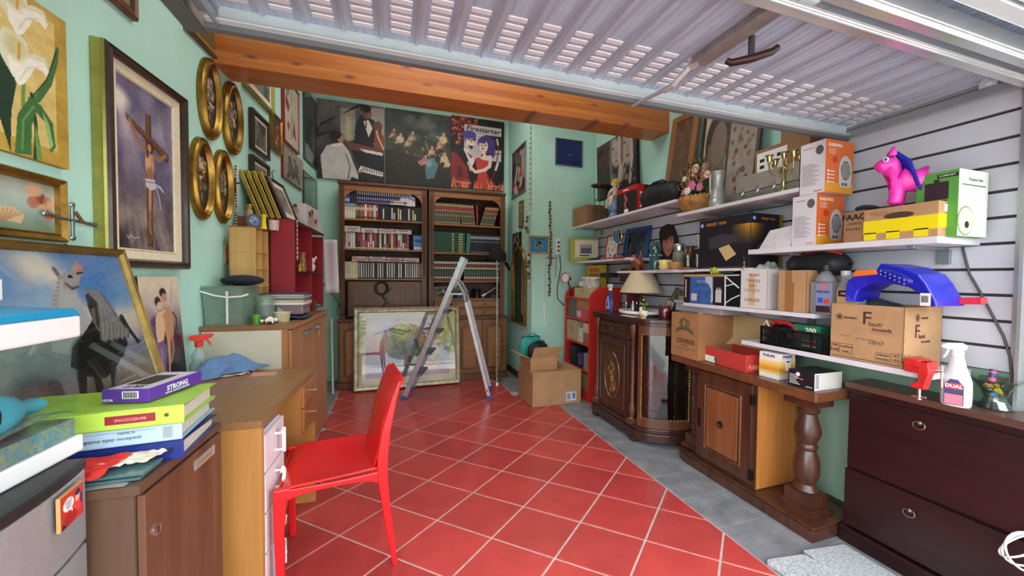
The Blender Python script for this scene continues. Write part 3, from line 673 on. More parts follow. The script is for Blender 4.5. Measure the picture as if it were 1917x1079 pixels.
# dark chest of drawers, right foreground
chest_w = wood('mahogany', (26,9,12),(42,15,17), 'x', .35, coat=.08); chest_t = wood('walnut_top', (66,42,34),(92,60,48), 'x', .4, coat=.2)
T = thing('chest_of_drawers', 'dark mahogany chest of deep drawers with ring pulls, right foreground', 'chest', (2.17,.965,0),-PI/2)
w, d = .56*2/2+.02,.18
cw = .50   # half-extents along the wall: y from .49? (front wall limits)
b = Mb(); b.bx(-.275,.50,.004,.176,.08,.765); b.obj('carcass', chest_w, T)
b = Mb(); b.bx(-.29,.515,-.012,.178,.765,.795); b.obj('top', chest_t, T, bev=.003)
b = Mb(); b.bx(-.285,.51,-.035,.176,0,.075); b.obj('plinth', chest_w, T, bev=.006)
for z0, z1 in ((.085,.365),(.372,.735)):
    b = Mb(); b.bx(-.275,.50,-.018 if z0 < .2 else -.004,.01, z0, z1); dr = b.obj('drawer', chest_w, T, bev=.003)
    zc_ = .285 if z0 < .2 else .675; hx = -.01 if z0 > .2 else -.025; yy = -.022 if z0 < .2 else -.008
    b = Mb(); b.ell((hx, yy-.003, zc_+.012),(.010,.008,.010)); b.tube([(hx+.020*sin(a), yy-.008-.003*cos(a), zc_+.002-.016*cos(a)) for a in LS(0,2*PI,17)[:-1]],.0026,6, closed=True)
    b.obj('ring_pull', mat('aged_brass', (140,130,112),.35,.9), dr, sm=1)
# console bench with turned legs and cupboard
cw_d = wood('console_dark', (60,34,24),(86,50,33), 'z', .35, coat=.25); cw_l = wood('console_light', (168,104,44),(196,126,60), 'z', .45); cw_t = wood('console_top', (92,54,33),(118,72,43), 'x', .35, coat=.25)
T = thing('console_table', 'long wooden console with turned legs and a small cupboard, right wall', 'console', (0,0,0),0)
b = Mb(); b.bx(1.965,2.33,1.262,2.255,.695,.742); b.obj('top', cw_t, T, bev=.006)
b = Mb(); b.bx(1.965,2.33,1.258,2.10,.0,.055)
b.lathe([(.182,0),(.182,.055)],24, c=(2.147,2.085,0)); b.bx(1.975,2.32,1.262,2.10,.055,.07); b.obj('base', cw_d, T, bev=.004)
lp = [(.060,0),(.066,.012),(.056,.03),(.048,.045),(.052,.06),(.066,.10),(.069,.15),(.062,.20),(.050,.235),(.046,.245),(.054,.255),(.054,.275),(.046,.285),(.052,.30),(.066,.33),(.070,.36),(.062,.40),(.048,.445),(.044,.46),(.056,.468),(.060,.48),(.052,.492),(.058,.505),(.058,.515),(.048,.52)]
for yy in (1.405,2.135):
    b = Mb(); b.bc((2.13, yy,.078),(.175,.175,.016)); b.bc((2.13, yy,.092),(.16,.16,.014)); b.bc((2.13, yy,.130),(.135,.135,.07)); b.bc((2.13, yy,.665),(.15,.15,.06)); sq = b
    b.lathe([(r*.88, z*.915) for r, z in lp],24, c=(2.13, yy,.163)); b.obj('leg', cw_d, T, sm=1)
b = Mb(); b.bx(2.01,2.325,1.60,2.035,.07,.695); b.m = 1; b.bx(2.012,2.325,1.598,1.6005,.075,.69); b.obj('cupboard', [cw_d, cw_l], T)
b = Mb(); b.bx(1.985,2.01,1.615,2.02,.10,.685); dr = b.obj('door', cw_d, T, bev=.003)
b = Mb(); b.tube([(1.984,1.685,.175),(1.984,1.95,.175),(1.984,1.95,.60),(1.984,1.685,.60)],.008,6, closed=True); b.obj('moulding', cw_t, dr)
b = Mb(); b.bx(1.976,1.988,1.70,1.935,.19,.585); b.obj('field', wood('door_field', (112,66,36),(138,84,48), 'z', .35, coat=.3), dr, bev=.008)
b = Mb(); b.tube([(1.968,1.8175+.018*sin(a),.378+.018*cos(a)) for a in LS(0,2*PI,17)[:-1]],.004,6, closed=True); b.lathe([(.014,0),(.010,.004)],12, c=(0,0,0)); b.v = [v if i < 96 else (1.972-v[2],1.8175+v[0],.388+v[1]) for i, v in enumerate(b.v)]; b.obj('pull', mat('iron_black', (34,30,28),.4,.6), dr)
for zc_ in (.16,.60): b = Mb(); b.bx(1.978,1.988,1.598,1.624, zc_-.028, zc_+.028); b.cyl((1.98,1.606, zc_-.034),(1.98,1.606, zc_+.034),.005, n=8); b.obj('hinge', mat('iron_black'), dr)
b = Mb(); b.bx(1.982,1.986,1.99,2.008,.30,.42); b.tube([(1.98,1.998,.31),(1.975,1.998,.36),(1.98,1.998,.41)],.004,6); b.obj('lock_plate', mat('iron_black'), dr)
# bow-ended vitrine cabinet
vw = wood('vitrine_wood', (46,25,21),(68,37,28), 'z', .3, coat=.4); vw2 = wood('vitrine_mid', (80,47,32),(106,66,43), 'z', .3, coat=.4)
gilt = mat('gilt', (170,128,74),.4,.4, var=.2, vs=20)
T = thing('vitrine_cabinet', 'dark inlaid side cabinet with a bowed glass end and marquetry oval', 'cabinet', (0,0,0),0)
ya, yb_ = 3.13,2.50      # flat front x=1.84
arc = [(1.84+.40*(1-cos(a)),2.50-.22*sin(a)) for a in LS(0, PI/2,13)]
def plan(off, x1=2.33):
    c = [(1.84-off, ya+off)]+[(1.84-off, yb_-off*.3)]
    c += [(1.84+.40*(1-cos(a))-off*cos(a),2.50-.22*sin(a)-off*sin(a)) for a in LS(.15, PI/2,13)]
    return c+[(x1,2.28-off),(x1, ya+off)]
b = Mb(); b.prism(plan(.02),.955,.985, 'xy'); b.prism(plan(.008),.93,.955, 'xy'); b.obj('top', vw, T, bev=.003)
b = Mb(); b.prism(plan(.02),.035,.10, 'xy'); b.prism(plan(.008),.10,.135, 'xy');
for p in ((1.83,3.09),(1.83,2.52),(2.25,2.30),(2.25,3.09)): b.bc((p[0]+.02, p[1],.018),(.07,.07,.036))
b.obj('plinth', vw, T, bev=.004)
b = Mb(); b.bx(1.85,2.32,2.56,3.12,.135,.93); b.bx(2.30,2.325,2.29,2.56,.135,.93); b.obj('carcass', vw, T)
b = Mb(); b.bx(1.835,1.86,2.60,3.06,.80,.92); dr = b.obj('drawer', vw, T, bev=.004); b = Mb(); b.tube([(1.832,2.66,.83),(1.832,3.0,.83),(1.832,3.0,.895),(1.832,2.66,.895)],.004,5, closed=True); b.ell((1.828,2.83,.862),(.008,.022,.012)); b.obj('carving', vw2, dr, sm=1)
b = Mb(); b.bx(1.838,1.86,2.60,3.06,.145,.785); dr = b.obj('door', vw, T, bev=.004)
b = Mb(); b.tube([(1.836,2.65,.20),(1.836,3.01,.20),(1.836,3.01,.735),(1.836,2.65,.735)],.006,6, closed=True); b.tube([(1.835,2.83+.115*cos(a),.45+.20*sin(a)) for a in LS(0,2*PI,33)[:-1]],.006,6, closed=True); b.obj('moulding', vw2, dr)
oc = Cv(.22,.39,60, bg=(58,34,26)).noise(10,5,2).blobs(26,[(150,96,50),(120,70,40),(176,120,66),(90,60,40)],.04,.11,(.25,.75,.15,.85),3).line([(.5,.12),(.46,.4),(.55,.6),(.5,.85)],.015,(110,80,44)).el(.52,.42,.12,.07,(190,128,60)).el(.52,.42,.05,.03,(90,50,30))
oc.obj('marquetry', dr, TR((1.836,2.83,.255)) @ RO(-PI/2,4, 'Z') @ face(0,0,0), pmat('inlay', .25,.5), oval=True)
for p in ((1.845,3.085),(1.845,2.545)):
    b = Mb(); b.lathe([(.030,.135),(.030,.17),(.018,.18),(.026,.215),(.030,.25),(.016,.30),(.015,.62),(.014,.82),(.022,.83),(.022,.86),(.028,.88),(.028,.93)],14, c=(p[0], p[1],0)); b.bc((p[0]-.005, p[1],.15),(.07,.07,.03)); b.obj('column', vw2, T, sm=1)
def arcbox(r0, r1, z0, z1, a0=.12, a1=PI/2-.03, n=14):
    b = Mb(); a_ = LS(a0, a1, n)
    f = lambda a, o: (1.84+.40*(1-cos(a))-o*cos(a),2.50-.22*sin(a)-o*sin(a))
    vs = []
    for a in a_:
        for o, z in ((r0, z0),(r1, z0),(r1, z1),(r0, z1)): q = f(a, o); vs.append((q[0], q[1], z))
    fs = [(i*4+k, i*4+(k+1) % 4, i*4+4+(k+1) % 4, i*4+4+k) for i in range(n-1) for k in range(4)]+[(0,1,2,3),(4*n-1,4*n-2,4*n-3,4*n-4)]
    b._add(vs, fs); return b
gd_ = arcbox(-.02,.006,.14,.21).obj('door_frame', vw2, T, sm=1)
arcbox(-.02,.006,.87,.93).obj('frame_rail', vw2, gd_, sm=1)
arcbox(-.02,.004,.14,.93,.12,.24,4).obj('frame_stile', vw2, gd_); arcbox(-.02,.004,.14,.93,1.40,1.54,4).obj('frame_stile', vw2, gd_)
b = Mb(); q = lambda a, o: (1.84+.40*(1-cos(a))-o*cos(a),2.50-.22*sin(a)-o*sin(a))
for a in (.27,1.37):
    x_, y_ = q(a,.008)
    for k in range(28): b.ell((x_, y_,.215+k*.0235),(.007,.007,.012),6,4)
for a in LS(.27,1.37,16):
    for z_ in (.214,.866): x_, y_ = q(a,.008); b.ell((x_, y_, z_),(.008,.008,.006),6,4)
b.obj('beading', gilt, gd_, sm=1)
arcbox(-.006,-.003,.21,.87,.2,1.42).obj('glass', tglass('cabinet_glass', (235,240,240),1.6), gd_, sm=1)
for z_ in (.42,.65): b = Mb(); b.prism([(1.90,2.55),(1.93,2.42),(2.02,2.35),(2.15,2.31),(2.29,2.31),(2.29,2.55)], z_, z_+.006, 'xy'); b.obj('glass_shelf', tglass('cabinet_glass'), T)
# leaning grey board between vitrine and console
b = Mb(); b.bx(2.19,2.345,2.262,2.274,.0,.93); tag(b.obj('grey_board', mat('grey_board', (110,110,104),.8, var=.2, vs=30)), 'narrow speckled grey board standing between vitrine and console', 'board')
# left side furniture
FRZ = PI/2-.035
def Pn(px, py, p0, n):
    n = np.array(n, float); d = ray(px, py); c = np.array(CAM); t = (n@(np.array(p0)-c))/(n@d); return Vector(tuple(c+t*d))
alder = wood('alder_laminate', (176,124,62),(190,138,74), 'z', .42); alder_t = wood('alder_top', (138,100,62),(154,114,74), 'x', .38)
walnut = wood('walnut_laminate', (84,62,48),(102,78,60), 'z', .45); walnut_d = wood('walnut_door', (88,60,44),(112,78,56), 'z', .42)
white_pl = mat('white_plastic', (228,226,222),.4)
T = thing('desk', 'light wooden desk with white numbered drawers, left of the red chair', 'desk', (-.473,1.62,0), FRZ)
b = Mb(); b.bx(-.005,.865,0,.64,.722,.75); b.obj('desktop', [alder_t], T, bev=.001)
b = Mb(); b.bx(.0,.026,.002,.62,0,.722); b.obj('side_panel', alder, T, bev=.001)
b = Mb(); b.bx(.735,.76,-.022,.5,0,.46); b.obj('side_panel', alder, T, bev=.001)
b = Mb(); b.bx(.03,.05,.5,.52,.1,.72); b.bx(.05,.55,.5,.515,.3,.72); b.obj('back_panel', alder, T)
b = Mb(); b.bx(.555,.86,.004,.5,.455,.722); b.obj('drawer_box', alder, T, bev=.001)
for z0, z1 in ((.475,.592),(.598,.712)):
    b = Mb(); b.bx(.575,.85,-.008,.004, z0, z1); dr = b.obj('drawer', wood('alder_drawer', (168,112,62),(184,128,74), 'x', .42), T, bev=.0015)
    b = Mb(); b.cyl((.71,-.008,(z0+z1)/2),(.71,-.034,(z0+z1)/2),.0045); b.cyl((.71,-.030,(z0+z1)/2),(.71,-.037,(z0+z1)/2),.008); b.obj('handle', chrome, dr, sm=1)
b = Mb(); b.bx(.032,.262,.018,.42,.035,.685); b.obj('drawer_case', mat('case_white', (214,208,206),.45), T)
dg = [[(0,.04),(.012,.05),(.012,-.05)],[(-.012,.03),(0,.045),(.014,.03),(.010,.008),(-.014,-.045),(.016,-.045)],[(-.012,.035),(.004,.048),(.014,.028),(0,.006),(.016,-.018),(.004,-.044),(-.014,-.032)],[(.010,-.05),(.010,.05),(-.016,-.012),(.018,-.012)]]
for i,(z0, z1) in enumerate(((.53,.68),(.37,.525),(.21,.365),(.04,.205))):
    b = Mb(); b.bx(.034,.26,0,.02, z0, z1-.004); dr = b.obj('drawer', mat('drawer_white', (222,214,218),.4), T, bev=.002)
    c = (z0+z1)/2; b = Mb(); b.tube([(.147+p[0]*1.3,-.028, c+p[1]) for p in dg[i]],.0075,8)
    for s_ in (-.035,.035): b.cyl((.147,.0, c+s_),(.147,-.028, c+s_),.005)
    o = b.obj('handle', white_pl, dr, sm=1); o['label'] = 'white handle shaped as the digit '+str(i+1)
T = thing('brown_cabinet', 'low brown wooden cabinet with a lock, between the fridge and the desk', 'cabinet', (-.573,1.10,0), FRZ)
b = Mb(); b.bx(0,.392,.012,.54,.05,.778); b.bx(.02,.38,.03,.54,0,.05); b.obj('carcass', walnut, T)
b = Mb(); b.bx(-.008,.398,-.004,.55,.778,.80); b.obj('top', walnut, T, bev=.001)
b = Mb(); b.bx(.006,.388,-.006,.010,.06,.770); dr = b.obj('door', walnut_d, T, bev=.0015)
F_ = face(0,0,0); F_ = TR((0,-.006,0)) @ F_
b = Mb(); b.X = F_; b.lathe([(.016,0),(.016,.003),(.012,.005)],18, c=(.045,.66,0)); b.X = None; lk = b.obj('lock', chrome, dr, sm=1)
b = Mb(); b.X = F_; b.bx(.043,.047,.652,.668,.005,.006); b.X = None; b.obj('keyhole', mat('ink_black', (20,20,20),.6), lk)
nh = plate(dr,.22,.335,.72,.748, F_, tglass('clear_plastic', (236,236,230),1.2, haze=.25), 'name_holder', .004); text(dr, 'Abbigliamento', .014,.278,.734, F_, mat('ink_ochre', (170,120,40),.6), out=.005)
beech = wood('beech_laminate', (160,106,66),(178,122,80), 'z', .45); bt = wood('beech_top', (128,90,60),(146,104,70), 'x', .4)
T = thing('office_cupboard', 'wooden cupboard with cream side panel and grey handles, behind the desk', 'cupboard', (-.595,2.60,0), FRZ)
b = Mb(); b.prism([(-.01,-.012),(1.06,-.012),(1.06,.422),(-.01,.474)],.97,.998, 'xy'); b.obj('top', bt, T, bev=.001)
b = Mb(); b.bx(-.01,1.06,-.0125,-.0115,.971,.997); b.obj('edge_band', beech, T)
b = Mb(); b.prism([(0,.02),(1.05,.02),(1.05,.418),(0,.468)],0,.97, 'xy'); b.obj('carcass', beech, T)
b = Mb(); b.bx(-.006,.0,.055,.468,.02,.965); b.obj('side_panel', mat('cream_panel', (206,200,176),.5, var=.02), T)
for x0, x1 in ((.0,.52),(.525,1.05)):
    b = Mb(); b.bx(x0+.002, x1-.002,0,.018,.03,.962); dr = b.obj('door', beech, T, bev=.0015); hx = x1-.14 if x0 == 0 else x0+.14
    b = Mb(); b.bx(hx-.10, hx+.10,-.022,-.012,.895,.915); b.bx(hx-.10, hx-.085,-.012,0,.897,.913); b.bx(hx+.085, hx+.10,-.012,0,.897,.913); b.obj('handle', mat('handle_grey', (130,132,134),.35,.7), dr, bev=.003)
k_ = Mb(); k_.bx(.60,.61,-.03,-.002,.90,.912); k_.tube([(.605,-.03+.0*a,.86+.018*sin(a)) if 0 else (.605+.014*cos(a),-.028,.872+.018*sin(a)) for a in LS(0,2*PI,13)[:-1]],.0022,5, closed=True); k_.bx(.60,.608,-.03,-.027,.83,.858); k_.obj('key', chrome, T)
fg = mat('fridge_silver', (160,162,164),.38,.35, var=.04, vs=60)
T = thing('fridge', 'small silver fridge with a black top under the fish tank', 'fridge', (-.690,.585,0), PI/2-.02)
def bow(x, d0=-.018, d1=-.052, w=.50): t = x/w*2-1; return d0+(d1-d0)*(1-t*t)
for z0, z1, nm in ((.70,.862, 'freezer_door'),(.06,.692, 'door')):
    b = Mb(); n_ = 16; pts = [(i/n_*.50, bow(i/n_*.50)) for i in range(n_+1)]+[(.50,.03),(0,.03)]; b.prism(pts, z0, z1, 'xy'); b.obj(nm, fg, T, bev=.004)
b = Mb(); b.bx(0,.50,.032,.50,.04,.862); b.bx(.03,.47,.06,.48,0,.04); b.obj('body', fg, T)
b = Mb(); pts = [(i/16*.504-.002, bow(i/16*.504,-.02,-.054,.504)) for i in range(17)]+[(.502,.50),(-.002,.50)]; b.prism(pts,.863,.885, 'xy'); b.obj('top', mat('fridge_black', (34,34,36),.5), T, bev=.004)
mg = thing('fridge_magnet', 'small red comic magnet with a white speech bubble on the fridge door', 'magnet', (-.638,.998,.785), PI/2+.15); mg.scale = (.74,1,.82)
b = Mb(); b.bx(-.052,.052,-.006,0,0,.085); b.obj('backing', mat('magnet_wood', (196,150,90),.6), mg)
c_ = Cv(.10,.08,60, bg=(206,50,44)).el(.62,.42,.30,.22,(226,70,60)).el(.40,.2,.3,.2,(170,36,34)).el(.72,.68,.10,.15,(230,180,150)).el(.74,.82,.12,.10,(40,40,60)).el(.90,.55,.06,.2,(60,60,110)).el(.32,.66,.24,.2,(244,244,240),.05).poly([(.36,.5),(.5,.34),(.46,.55)],(244,244,240))
for q in range(4): c_.line([(.18+.02*q,.76-q*.07),(.46-.02*q,.77-q*.07)],.012,(60,60,60), a=.8)
c_.poly([(0,0),(.35,0),(.18,.06),(.06,.2)],(60,30,30)); c_.obj('print', mg, TR((0,-.006,.002)) @ face(0,0,0), pmat('gloss_print', .3))
T = thing('aquarium', 'glass fish tank with a blue lid standing on the fridge', 'aquarium', (-.702,.83,.8855), PI/2-.03)
W0, W1, D1 = -.38,.305,.30
b = Mb(); b.bx(W0, W1,0, D1,0,.040); b.obj('base_frame', white_pl, T, bev=.006)
b = Mb(); b.bx(W0, W1,0, D1,.268,.318); b.obj('hood', white_pl, T, bev=.006)
b = Mb(); b.hexa([(W0,0,.318),(W1,0,.318),(W1, D1,.318),(W0, D1,.318)],[(W0,.006,.334),(W1-.004,.006,.334),(W1-.02, D1-.02,.352),(W0, D1-.02,.352)])
for q in (.12,.15,.18): b.bx(W0+.02, W1-.03, q, q+.012,.338,.350)
b.obj('lid', mat('lid_blue', (30,140,184),.35), T, bev=.003)
tg = tglass('tank_glass', (248,253,252),.8)
for n_, a in enumerate([(W0+.004, W1-.004,.004,.009),(W0+.004, W1-.004, D1-.009, D1-.004),(W1-.009, W1-.004,.009, D1-.009),(W0+.004, W0+.009,.009, D1-.009)]):
    b = Mb(); b.bx(a[0], a[1], a[2], a[3],.040,.268); b.obj('glass', tg, T)
b = Mb(); b.sheet(lambda u, v: (W0+.01+u*(W1-W0-.02),.01+v*(D1-.02),.092+.014*sin(9*u)*cos(5*v)+random.uniform(-.002,.002)),60,24); b.bx(W0+.011, W1-.011,.011, D1-.011,.041,.08); gv = b.obj('gravel', mat('gravel_blue', (36,120,160),.7, var=.6, vs=120, col2=(150,150,90)), T, fix=False); gv['kind'] = 'stuff'
def tankthing(name, label, cat, fn, m, loc=(0,0,0)):
    b = Mb(); fn(b); o = b.obj(name, m, None, sm=1); tag(o, label, cat); o.matrix_world = TR((-.702,.83,.8855)) @ RO(PI/2-.03,4, 'Z') @ TR(loc); o.location = o.matrix_world.translation; return o
o = tankthing('toy_submarine', 'turquoise bottle-shaped ornament with black bands inside the fish tank', 'ornament', lambda b: (b.lathe([(.02,0),(.042,.02),(.046,.06),(.046,.16),(.034,.20),(.016,.225),(.018,.26),(.012,.28)],18)), mat('turquoise', (56,166,190),.35))
o.matrix_world = TR((-.702,.83,.8855)) @ RO(PI/2-.03,4, 'Z') @ TR((.0,.058,.15)) @ RO(PI/2+.10,4, 'Y')
for z_ in (.07,.13):
    b = Mb(); b.lathe([(.047, z_-.006),(.049, z_),(.047, z_+.006)],18, cap=False); b.obj('band', mat('rubber_black', (26,28,30),.6), o)
tankthing('tank_plant', 'flat green plastic plant lying inside the fish tank', 'ornament', lambda b: [b.tube([(.0,.15,.06),(.05*cos(k),.15+.05*sin(k),.09),(.10*cos(k),.15+.08*sin(k),.075)],[.010,.014,.004],6, flat=.3) for k in LS(0,2*PI,9)[:-1]], mat('plant_green', (50,130,70),.6),(0,0,.0))
b = Mb(); b.tube([(W0+.02,.03,.20),(W0+.20,.05,.17),(-.05,.06,.11),(.02,.05,.075)],.004,6); b.obj('air_tube', mat('rubber_black'), T, sm=1)
b = Mb(); b.tube([(.27,.26,.26),(.24,.2,.16),(.235,.10,.115)],.004,6); b.obj('heater_rod', white_pl, T, sm=1)
T = thing('carton_blue_text', 'small white carton with blue brush letters on the tank lid', 'box', (-.86,.98,1.242), PI/2-.05); b = Mb(); b.bx(-.12,.115,-.06,.06,0,.045); b.obj('carton', mat('carton_white', (226,224,216),.6), T, bev=.002)
F = face(0,.12,0); F = TR((0,0,0)) @ F
text(T, 'AGC T', .050,.03,.022, F, mat('brush_blue', (40,110,180),.6), bold=.0006, sxy=.9)
b = Mb(); b.prism([(-.115,.045),(.11,.045),(.10,.052),(.0,.056),(-.115,.054)],-.05,.05); b.obj('flap', mat('tan_flap', (150,104,70),.7), T)
T = thing('red_white_box', 'small red and white packet standing on the brush-lettered carton', 'box', (-.84,.90,1.300), PI/2-.05); b = Mb(); b.bx(-.06,.03,-.04,.04,0,.046); b.obj('carton', mat('packet_red', (206,48,42),.45), T, bev=.002); F = face(0,.08,0)
plate(T,-.05,.012,.008,.038, F, mat('carton_white'), 'label')
for q in range(4): plate(T,-.045,.005,.012+q*.006,.014+q*.006, F, mat('ink_grey', (110,110,112),.7), 'print_line', out=.001)
# on the brown cabinet: binders, glass, cloths
def binder(name, label, cx, cy, z, w, d, h, rz, col, spine, bits, wedge=0.0):
    T = thing(name, label, 'binder', (cx, cy, z), rz, 'ring binders stacked on the brown cabinet')
    m = mat(name+str(col), col,.35); b = Mb(); b.bx(-w/2, w/2,-d/2,-d/2+.003,0, h)   # spine towards the room
    b.obj('spine', mat(name+'s'+str(spine), spine,.35), T, bev=.001)
    b = Mb(); b.hexa([(-w/2,-d/2,0),(w/2,-d/2,0),(w/2, d/2,0),(-w/2, d/2,0)],[(-w/2,-d/2,.0025),(w/2,-d/2,.0025),(w/2, d/2,.0025),(-w/2, d/2,.0025)])
    zt = h-wedge; b.hexa([(-w/2,-d/2, h-.0025),(w/2,-d/2, h-.0025),(w/2, d/2, zt-.0025),(-w/2, d/2, zt-.0025)],[(-w/2,-d/2, h),(w/2,-d/2, h),(w/2, d/2, zt),(-w/2, d/2, zt)]); b.obj('cover', m, T)
    b = Mb(); b.hexa([(-w/2+.01,-d/2+.012,.003),(w/2-.012,-d/2+.012,.003),(w/2-.012, d/2-.012,.003),(-w/2+.01, d/2-.012,.003)],[(-w/2+.01,-d/2+.012, h*.7),(w/2-.012,-d/2+.012, h*.7),(w/2-.012, d/2-.012, max(.006, zt*.8)),(-w/2+.01, d/2-.012, max(.006, zt*.8))]); b.obj('papers', mat('paper_edges', (206,200,186),.8, var=.15, vs=90, stretch=(1,1,40)), T)
    bits(T, TR((0,-d/2,0)) @ face(0,0,0)); return T
ry = PI/2*.0
brz = .08
ink_g = mat('ink_grey2', (90,94,104),.7)
def bits_blue(T, F):
    b = Mb(); b.X = F; b.lathe([(.008,0),(.008,.001)],14, c=(.175,.025,0)); b.X = None; b.obj('finger_ring', mat('dark_ring', (20,26,50),.5), T)
binder('ring_binder', 'dark blue ring binder, lowest of the stack on the brown cabinet', -.757,1.34,.8005,.41,.26,.052, brz,(26,40,110),(30,46,120), bits_blue,.02)
def bits_lb(T, F):
    for u, v, s, a in ((.06,.018,.013, 'quaderno della mobilita'),(.09,.034,.009, 'SCADEN.'),(-.09,.028,.009, 'CORSI')): text(T, s if isinstance(s, str) else a,.013 if 'qua' in a else .009, u, v, F, ink_g, rot=PI)
    plate(T,-.2,.15,.036,.0366, F, ink_g, 'rule_line'); plate(T,.165,.185,.008,.038, F, mat('crest_grey', (150,160,170),.6), 'crest')
binder('ring_binder', 'pale blue ring binder in the middle of the stack on the brown cabinet', -.760,1.335,.8535,.41,.25,.046, brz,(150,190,214),(176,206,228), bits_lb,.01)
def bits_gr(T, F):
    plate(T,.055,.155,.014,.036, F, mat('label_maroon', (150,40,50),.5), 'title_label'); text(T, 'BENEDIZIONE', .010,.105,.025, F, mat('ink_pink', (230,170,170),.6), rot=PI, out=.002)
    b = Mb(); b.X = F; b.prism([(-.055,.026),(-.042,.036),(-.028,.036),(-.022,.026),(-.034,.012),(-.048,.016)],0,.001, 'xy'); b.X = None; b.obj('emblem', mat('emblem_red', (176,60,50),.6), T)
    for q in range(3): plate(T,-.050+q*.009,-.046+q*.009,.016,.034, F, mat('carton_white'), 'emblem_bar', out=.001)
    b = Mb(); b.X = F; b.lathe([(.005,0),(.005,.001)],10, c=(.178,.026,0)); b.X = None; b.obj('finger_ring', mat('dark_ring2', (50,90,30),.5), T)
binder('ring_binder', 'lime green ring binder on top of the stack on the brown cabinet', -.760,1.32,.9005,.43,.24,.050, brz,(160,204,60),(186,222,84), bits_gr,.006)
T = thing('purple_carton', 'flat purple and white device carton on top of the lime binder', 'box', (-.665,1.365,.9515), PI/2-.2)
b = Mb(); b.bx(-.10,.10,-.055,.06,0,.036); b.obj('carton', mat('carton_purple', (92,52,150),.4), T, bev=.0015)
F = face(.20,.11,.036, 'front'); text(T, 'STRONG', .020,.0,.020, F, mat('paper_white', (236,236,232),.7), rot=0, bold=.0004); text(T, 'DIGITAL SATELLITE RECEIVER', .007,.0,.008, F, mat('paper_white'))
F = TR((.0,0,0)) @ face(.20,.11,.036, 'left'); plate(T,-.01,.03,.012,.032, F, mat('paper_white'), 'barcode_label'); text(T, 'HDMI', .010,-.045,.008, F, mat('paper_white'))
for q in range(9): plate(T,-.006+q*.0038,-.006+q*.0038+.0018,.014,.030, F, mat('ink_black'), 'barcode_bar', out=.001)
F = face(.20,.11,.036, 'top'); plate(T,-.09,.09,-.048,.052, F, mat('silver_print', (206,198,206),.4), 'lid_print'); plate(T,-.05,.05,-.02,.04, F, mat('receiver_black', (34,30,34),.4), 'device_print', out=.001); text(T, 'SRT', .03,-.07,0, F, mat('ink_black'), rot=PI/2, out=.002)
def cloth(name, label, cat, fn, nu, nv, m, th=.003, sub=1, group=None):
    b = Mb(); b.sheet(fn, nu, nv); o = b.obj(name, m, sm=1, solid=th, sub=sub, fix=False); tag(o, label, cat, group); return o
def rrr(s): r = np.random.default_rng(s); a = r.uniform(-1,1,(12,12));
class Nz:
    def __init__(s, seed, n=10): s.g = np.random.default_rng(seed).uniform(-1,1,(n+2, n+2)); s.n = n
    def __call__(s, u, v):
        x, y = u*s.n, v*s.n; i, j = min(int(x), s.n), min(int(y), s.n); a, c = x-i, y-j; a = a*a*(3-2*a); c = c*c*(3-2*c); g = s.g
        return (g[j, i]*(1-a)+g[j, i+1]*a)*(1-c)+(g[j+1, i]*(1-a)+g[j+1, i+1]*a)*c
nz1 = Nz(3); nz2 = Nz(8,6)
def q4(a, b_, c, d, u, v): return Vector(a)*(1-u)*(1-v)+Vector(b_)*u*(1-v)+Vector(c)*u*v+Vector(d)*(1-u)*v
cloth('red_cloth', 'bright red crumpled cloth on the brown cabinet before the binders', 'cloth', lambda u, v: q4((-.80,1.085,.835),(-.655,1.105,.825),(-.635,1.20,.842),(-.86,1.19,.842), u, v)+Vector((0,0,.008*nz1(u, v))),20,14, mat('cloth_red', (212,44,38),.85, bump=.4, bs=200))
cloth('white_towel', 'crumpled cream towel on glass sheets at the cabinet edge', 'towel', lambda u, v: q4((-.69,1.135,.826),(-.585,1.17,.824),(-.575,1.235,.826),(-.69,1.20,.832), u, v)+Vector((.004*nz2(v, u),.006*nz2(u, v),.008*nz1(v, u)+.004)),22,16, mat('towel_cream', (222,214,190),.9, bump=.4, bs=150))
for k in range(2):
    b = Mb(); b.bx(-.76,-.582+.004*k,1.118+.006*k,1.205,.8025+k*.008,.8085+k*.008); tag(b.obj('glass_sheet', mat('sheet_glass', (78,112,112),.08, spec=.8), bev=.001),['lower sheet of thick greenish glass on the brown cabinet', 'upper sheet of thick greenish glass under the cream towel'][k], 'glass', 'glass sheets on the brown cabinet', rot=(0,0,0))
cloth('tracing_paper', 'translucent grey paper sheet hanging at the cabinet front edge', 'paper', lambda u, v: q4((-.74,1.094,.8015),(-.60,1.098,.8015),(-.60,1.12,.8016),(-.74,1.12,.8016), u, v)+Vector((0,-.004*sin(u*7),0)),12,3, mat('tracing', (150,152,154),.5),.0006)
# red chair
cr = mat('chair_red', (214,26,32),.28, coat=.15)
T = thing('red_chair', 'glossy red plastic chair pulled up to the desk', 'chair', (-.249,1.90,0), math.radians(7)); T.scale = (.88,.97,1)
def seat(u, v):
    x = -.235+u*.44; y = (v-.5)*(.43+.02*(1-u)); z = .452-.028*sin(PI*min(1, u*1.05))*(1-abs(2*v-1)**2.5)*1.0 - .020*max(0,1-u*7)**2+.004*u
    return (x, y, z)
b = Mb(); b.sheet(seat,20,18); b.obj('seat', cr, T, sm=1, solid=.012, sub=1, fix=False)
b = Mb()
for s_ in (-1,1):   # side aprons with the arch
    pts = [(-.245+.46*i/14,.446-.006*sin(PI*i/14)) for i in range(15)]; lo = [(p[0], p[1]-.040+(.018*sin(PI*(i)/14))*1-(.03*(abs(i-7)/7)**6)) for i, p in enumerate(pts)]
    b.prism(pts+lo[::-1], s_*.218-.006, s_*.218+.006)
b.prism([(-.22,.44),(.22,.44),(.22,.405),(-.22,.405)],-.245,-.235, 'yz'); b.obj('apron', cr, T, bev=.004)
